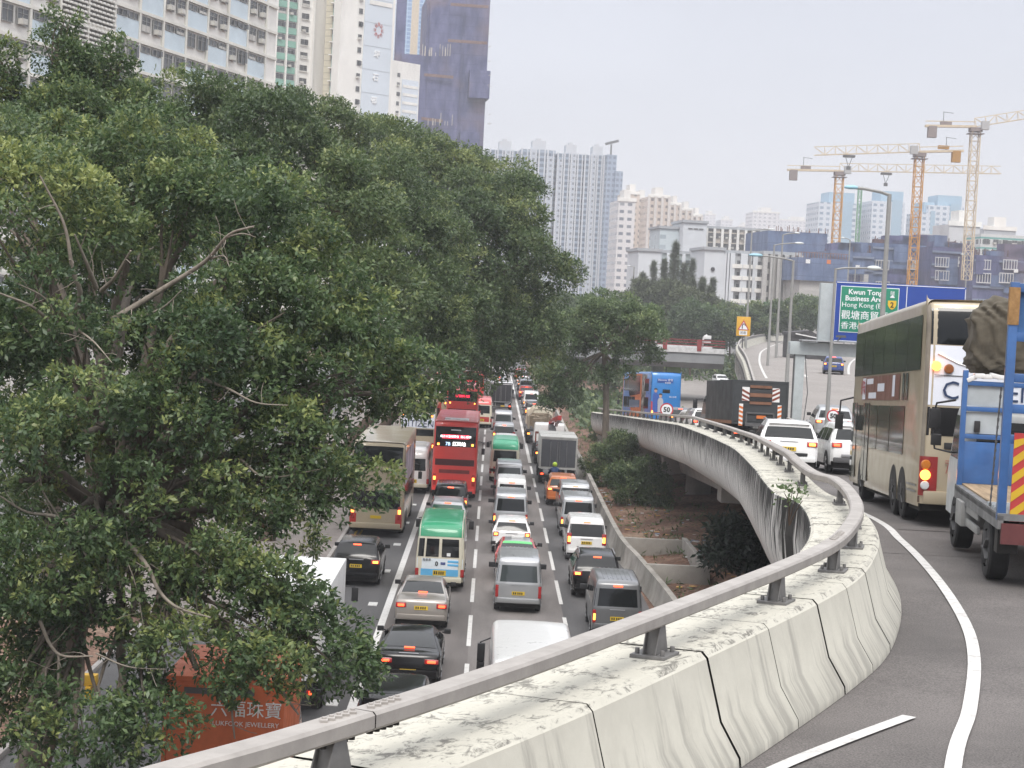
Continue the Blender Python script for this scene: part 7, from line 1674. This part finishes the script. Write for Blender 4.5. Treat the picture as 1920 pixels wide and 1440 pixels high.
gh = gz1-gz0; cxm = gx0+(gx1-gx0)*.42
st('Kwun Tong', cxm, gz0+gh*.125, gh*.155, 'CENTER', 1.0, .008); st('Business Area', cxm, gz0+gh*.265, gh*.155, 'CENTER', .98, .008); st('Hong Kong (E)', gx0+.08, gz0+gh*.405, gh*.15, 'LEFT', 1.0)
st('觀塘商貿區', gx0+.08, gz0+gh*.635, gh*.205, 'LEFT', 1.0, .002); st('香港(東)', gx0+.08, gz0+gh*.86, gh*.17, 'LEFT', 1.05)
YS = pm('route_shield_yellow', (.7, .45, .03), .45, var=0); sx_, sz_ = W0.x+gx0+(gx1-gx0)*.885, W0.z-(gz0+gh*.36)
m = MB(); r_ = gh*.09; m.prism([(sx_-r_, sz_+r_), (sx_+r_, sz_+r_), (sx_+r_, sz_-.1*r_), (sx_+.6*r_, sz_-.8*r_), (sx_, sz_-1.2*r_), (sx_-.6*r_, sz_-.8*r_), (sx_-r_, sz_-.1*r_)], 'y', -.115, -.095); m.build('route_shield', YS, bd)
text_mesh('2', gh*.16, INK, 'sign_lettering', bd, facing_back(sx_, -.125, sz_-.02), .01, bold=.008)
text_mesh('隧', gh*.1, SW, 'sign_lettering', bd, facing_back(sx_, -.1, sz_+gh*.24), .01)
m = MB(); m.prism([(sx_-.12, sz_+gh*.17), (sx_, sz_+gh*.21), (sx_+.12, sz_+gh*.17), (sx_+.12, sz_+gh*.15), (sx_-.12, sz_+gh*.15)], 'y', -.11, -.095); m.build('tunnel_symbol', SW, bd)
a = gp_(1538, 532, .5); b = gp_(1561, 640, .5); m = MB(); m.box(((a.x+b.x)/2, .45, (a.z+b.z)/2-.1), (b.x-a.x, .5, a.z-b.z+.3)); m.build('upright', GPO, gn, bevel=.02)
a = gp_(1482, 640); b = gp_(1482, 664); ex = gp_(1830, 664).x; m = MB(); m.box(((a.x+ex)/2, .35, (a.z+b.z)/2), (ex-a.x, .8, a.z-b.z)); m.build('beam', GPO, gn, bevel=.02)
m = MB(); m.box(((a.x+ex)/2, -.15, a.z+.1), (ex-a.x-1, .9, .06)); m.build('walkway', pm('walkway_steel', (.4, .41, .42), .5, .3), gn); m = MB()
for k in range(4): p = gp_(1570+k*55, 640); m.bar((p.x, -.1, p.z+.05), (p.x, -1.0, p.z+.25), .05); m.box((p.x, -1.0, p.z+.28), (.5, .22, .12))
m.build('sign_light', GRY, gn)
c0, c1 = gp_(1492, 665), gp_(1510, 665); m = MB(); m.box(((c0.x+c1.x)/2, .35, b.z/2), (c1.x-c0.x, .55, b.z)); m.build('column', GPO, gn, bevel=.03)
m = MB(); m.tube([(c0.x-.05, .1, 0), (c0.x-.06, .1, b.z)], .04, 6); m.tube([(c1.x+.08, .1, 0), (c1.x+.25, .1, b.z*.5), (c1.x+.1, .1, b.z*.8), (c1.x+.02, .1, b.z)], .025, 5); m.build('cable_pipe', GRY, gn)
# speed signs
SR = pm('sign_red', (.45, .03, .04), .45, var=0)
def speed_sign(px, py, dia_px, d, zb, label):
    r = dia_px/2*d/FPX; c = at(px, py, Y=d); t = thing('speed_sign', label, 'road sign', (c.x, d, zb), 0, 'round speed limit signs'); h = c.z-zb
    m = MB(); m.cyl((0, .05, 0), (0, .05, h+r), .04, n=8); m.build('post', GRY, t)
    m = MB(); m.cyl((0, .0, h), (0, -.03, h), r, n=36); m.build('disc', SR, t); m = MB(); m.cyl((0, -.03, h), (0, -.036, h), r*.8, n=36); m.build('white_face', SW, t)
    text_mesh('50', r*1.02, INK, 'sign_lettering', t, facing_back(0, -.045, h-.01), .01, bold=.012)
speed_sign(1250, 768, 25, 106, ramp_z(106)+.75, 'round 50 speed limit sign on the flyover parapet in front of the blue double decker'); speed_sign(1562, 780, 24, 84, main_z(84), 'round 50 speed limit sign in front of the silver crossover')
c = at(1394, 612, Y=178); t = thing('warning_sign', 'yellow warning board with a red triangle and bend arrow on the gore parapet', 'road sign', (c.x, 178, main_z(178)+.9)); h = c.z-main_z(178)-.9
YB = pm('warning_yellow', (.65, .36, .03), .5, var=.05); m = MB(); m.box((0, 0, h), (1.32, .05, 1.85)); m.build('board', YB, t, bevel=.02); m = MB(); m.cyl((0, .1, 0), (0, .1, h+.8), .06, n=8); m.build('post', GRY, t)
for s_, mm_, y_ in ((1., SR, -.035), (.74, SW, -.045)): m = MB(); m.prism([(-.55*s_, h-.25-.22*(s_-.6)), (.55*s_, h-.25-.22*(s_-.6)), (0, h-.25-.22*(s_-.6)+.95*s_)], 'y', y_-.01, y_); m.build('triangle', mm_, t, bevel=.0)
m = MB(); m.tube([(-.12, -.06, h-.22), (-.12, -.06, h+.1), (-.02, -.06, h+.25), (.12, -.06, h+.22), (.16, -.06, h+.08)], .045, 6); m.build('bend_arrow', INK, t); m = MB(); m.box((0, -.035, h-.62), (.75, .02, .4)); m.build('distance_plate', SW, t); text_mesh('前面', .3, INK, 'sign_lettering', t, facing_back(0, -.05, h-.62), .01)
# ------------------------------------------------------------------ street lamps
LPO = pm('lamp_post_steel', (.30, .30, .29), .55, .2, var=.1); LAN = pm('lantern_blue_white', (.30, .52, .62), .35, var=.05); LANG = pm('lantern_grey', (.55, .58, .58), .4, var=.05)
def lamp_post(top, lant, d, zb, label, r=.1, lm=LANG, name='street_lamp'):
    T = at(*top, Y=d); E_ = at(*lant, Y=d); t = thing(name, label, 'street lamp', (T.x, d, zb), 0, 'street lamps along the elevated roads'); h = T.z-zb; dx = E_.x-T.x; dz_ = E_.z-T.z
    m = MB(); m.cyl((0, 0, 0), (0, 0, h*.35), r*1.25, r*1.05, 10); m.cyl((0, 0, h*.35), (0, 0, h), r*.95, r*.7, 10); m.build('pole', LPO, t, smooth=40)
    m = MB(); m.tube([(0, 0, h-.05), (dx*.25, 0, h+dz_*.35), (dx*.7, 0, h+dz_*.85), (dx, 0, h+dz_)], r*.5, 6); m.build('arm', LPO, t)
    s_ = 1 if dx > 0 else -1; m = MB(); L_ = max(.5, abs(dx)*.35); b = bmesh.new(); bmesh.ops.create_uvsphere(b, u_segments=12, v_segments=7, radius=1)
    m.add([(v.co.x*L_*.62+dx+s_*L_*.3, v.co.y*.16, v.co.z*(.13 if v.co.z > 0 else .09)+h+dz_) for v in b.verts], [tuple(v.index for v in f.verts) for f in b.faces]); b.free(); m.build('lantern', lm, t, smooth=60)
lamp_post((1668, 364), (1603, 352), 92, main_z(92), 'tallest street lamp with a bright blue-white lantern, before the big blue sign', .15, LAN)
lamp_post((1488, 488), (1424, 479), 125, main_z(125), 'street lamp with a blue lantern to its left, beside the gore parapet', .12, LAN)
lamp_post((1567, 503), (1632, 503), 86, main_z(86), 'street lamp with its white lantern reaching right over the blue sign', .09)
lamp_post((1468, 440), (1492, 437), 200, main_z(200), 'far street lamp with a short arm to the right, before the netted shells', .13)
lamp_post((1410, 432), (1443, 430), 245, main_z(245), 'farther street lamp rising over the long cream-windowed block', .15); lamp_post((1452, 459), (1494, 456), 170, main_z(170), 'street lamp whose lantern hangs before the bright blue netted box', .11)
lamp_post((1189, 500), (1180, 499), 330, .5, 'distant street lamp left of the casuarinas', .16); lamp_post((1594, 450), (1582, 446), 260, main_z(260), 'thin lamp post with a small tilted lamp before the netted shells', .12); lamp_post((1604, 505), (1596, 503), 300, main_z(300), 'thin far lamp post right of the tilted lamp', .12); lamp_post((1814, 478), (1806, 477), 330, main_z(330), 'thin lamp post before the purple netted shell', .14)
for px, py, lb in ((1236, 626, 'bent white lamp post on the bridge railing behind the light green tree'), (1324, 634, 'bent white lamp post on the bridge railing near its right end')):
    c = at(px, py, Y=BY-6); t = thing('bridge_lamp', lb, 'street lamp', (c.x, BY-6, 6.55), 0, 'bent white lamps on the bridge'); h = c.z-6.55; m = MB(); m.tube([(-.9, 0, 0), (-.35, 0, .9), (-.3, 0, h+.1)], .11, 7); m.tube([(-.3, 0, h+.1), (.1, 0, h+.4)], .09, 6); m.build('pole', P['white'], t); m = MB(); m.box((.15, -.1, h+.1), (.85, .3, .42)); m.box((.15, -.1, h-.42), (.8, .25, .3)); m.build('lamp_head', P['white'], t, bevel=.03); m = MB(); m.box((.15, -.23, h-.14), (.6, .06, .1)); m.build('lamp_glass', GRY, t)
# dark shed with a pale roof edge beside the upper road
p = at(1512, 620, Y=205); t = thing('shed', 'dark low shed with a white roof edge beside the upper road', 'shed', (p.x, 205, 6)); m = MB(); m.box((0, 0, 1.6), (4.2, 5, 3.4)); m.prism([(-2.3, 3.3), (2.3, 2.6), (2.3, 2.8), (0, 3.9), (-2.3, 3.6)], 'y', -2.6, 2.6); m.build('wall', pm('dark_shed_boards', (.06, .058, .06), .85, var=.3, vs=2), t); m = MB(); m.bar((-1.6, -2.7, 3.5), (2.4, -2.7, 2.9), .12); m.build('roof_edge', P['white'], t)
# yellow skip on the bare ground at the lower left
p = at(125, 1290, z=.3); t = thing('road_barrier', 'small yellow road barrier glimpsed under the banyan branches', 'barrier', (p.x, p.y, 0)); m = MB(); m.box((0, 0, .55), (1.6, .3, .3)); m.box((-.6, 0, .2), (.15, .5, .4)); m.box((.6, 0, .2), (.15, .5, .4)); m.build('board', pm('barrier_yellow', (.6, .36, .03), .5, var=.1), t, bevel=.02)

# ------------------------------------------------------------------ the air
hz = MB(); hz.box((0, 1240, 64), (3400, 2600, 130)); m, n, l, b = nodes_of('haze_air'); n.remove(b); v = n.new('ShaderNodeVolumePrincipled'); v.inputs['Color'].default_value = (.92, .93, .97, 1); v.inputs['Density'].default_value = .00046; v.inputs['Anisotropy'].default_value = .0
l.new(v.outputs[0], n['Material Output'].inputs['Volume']); stuff('haze', hz, m)
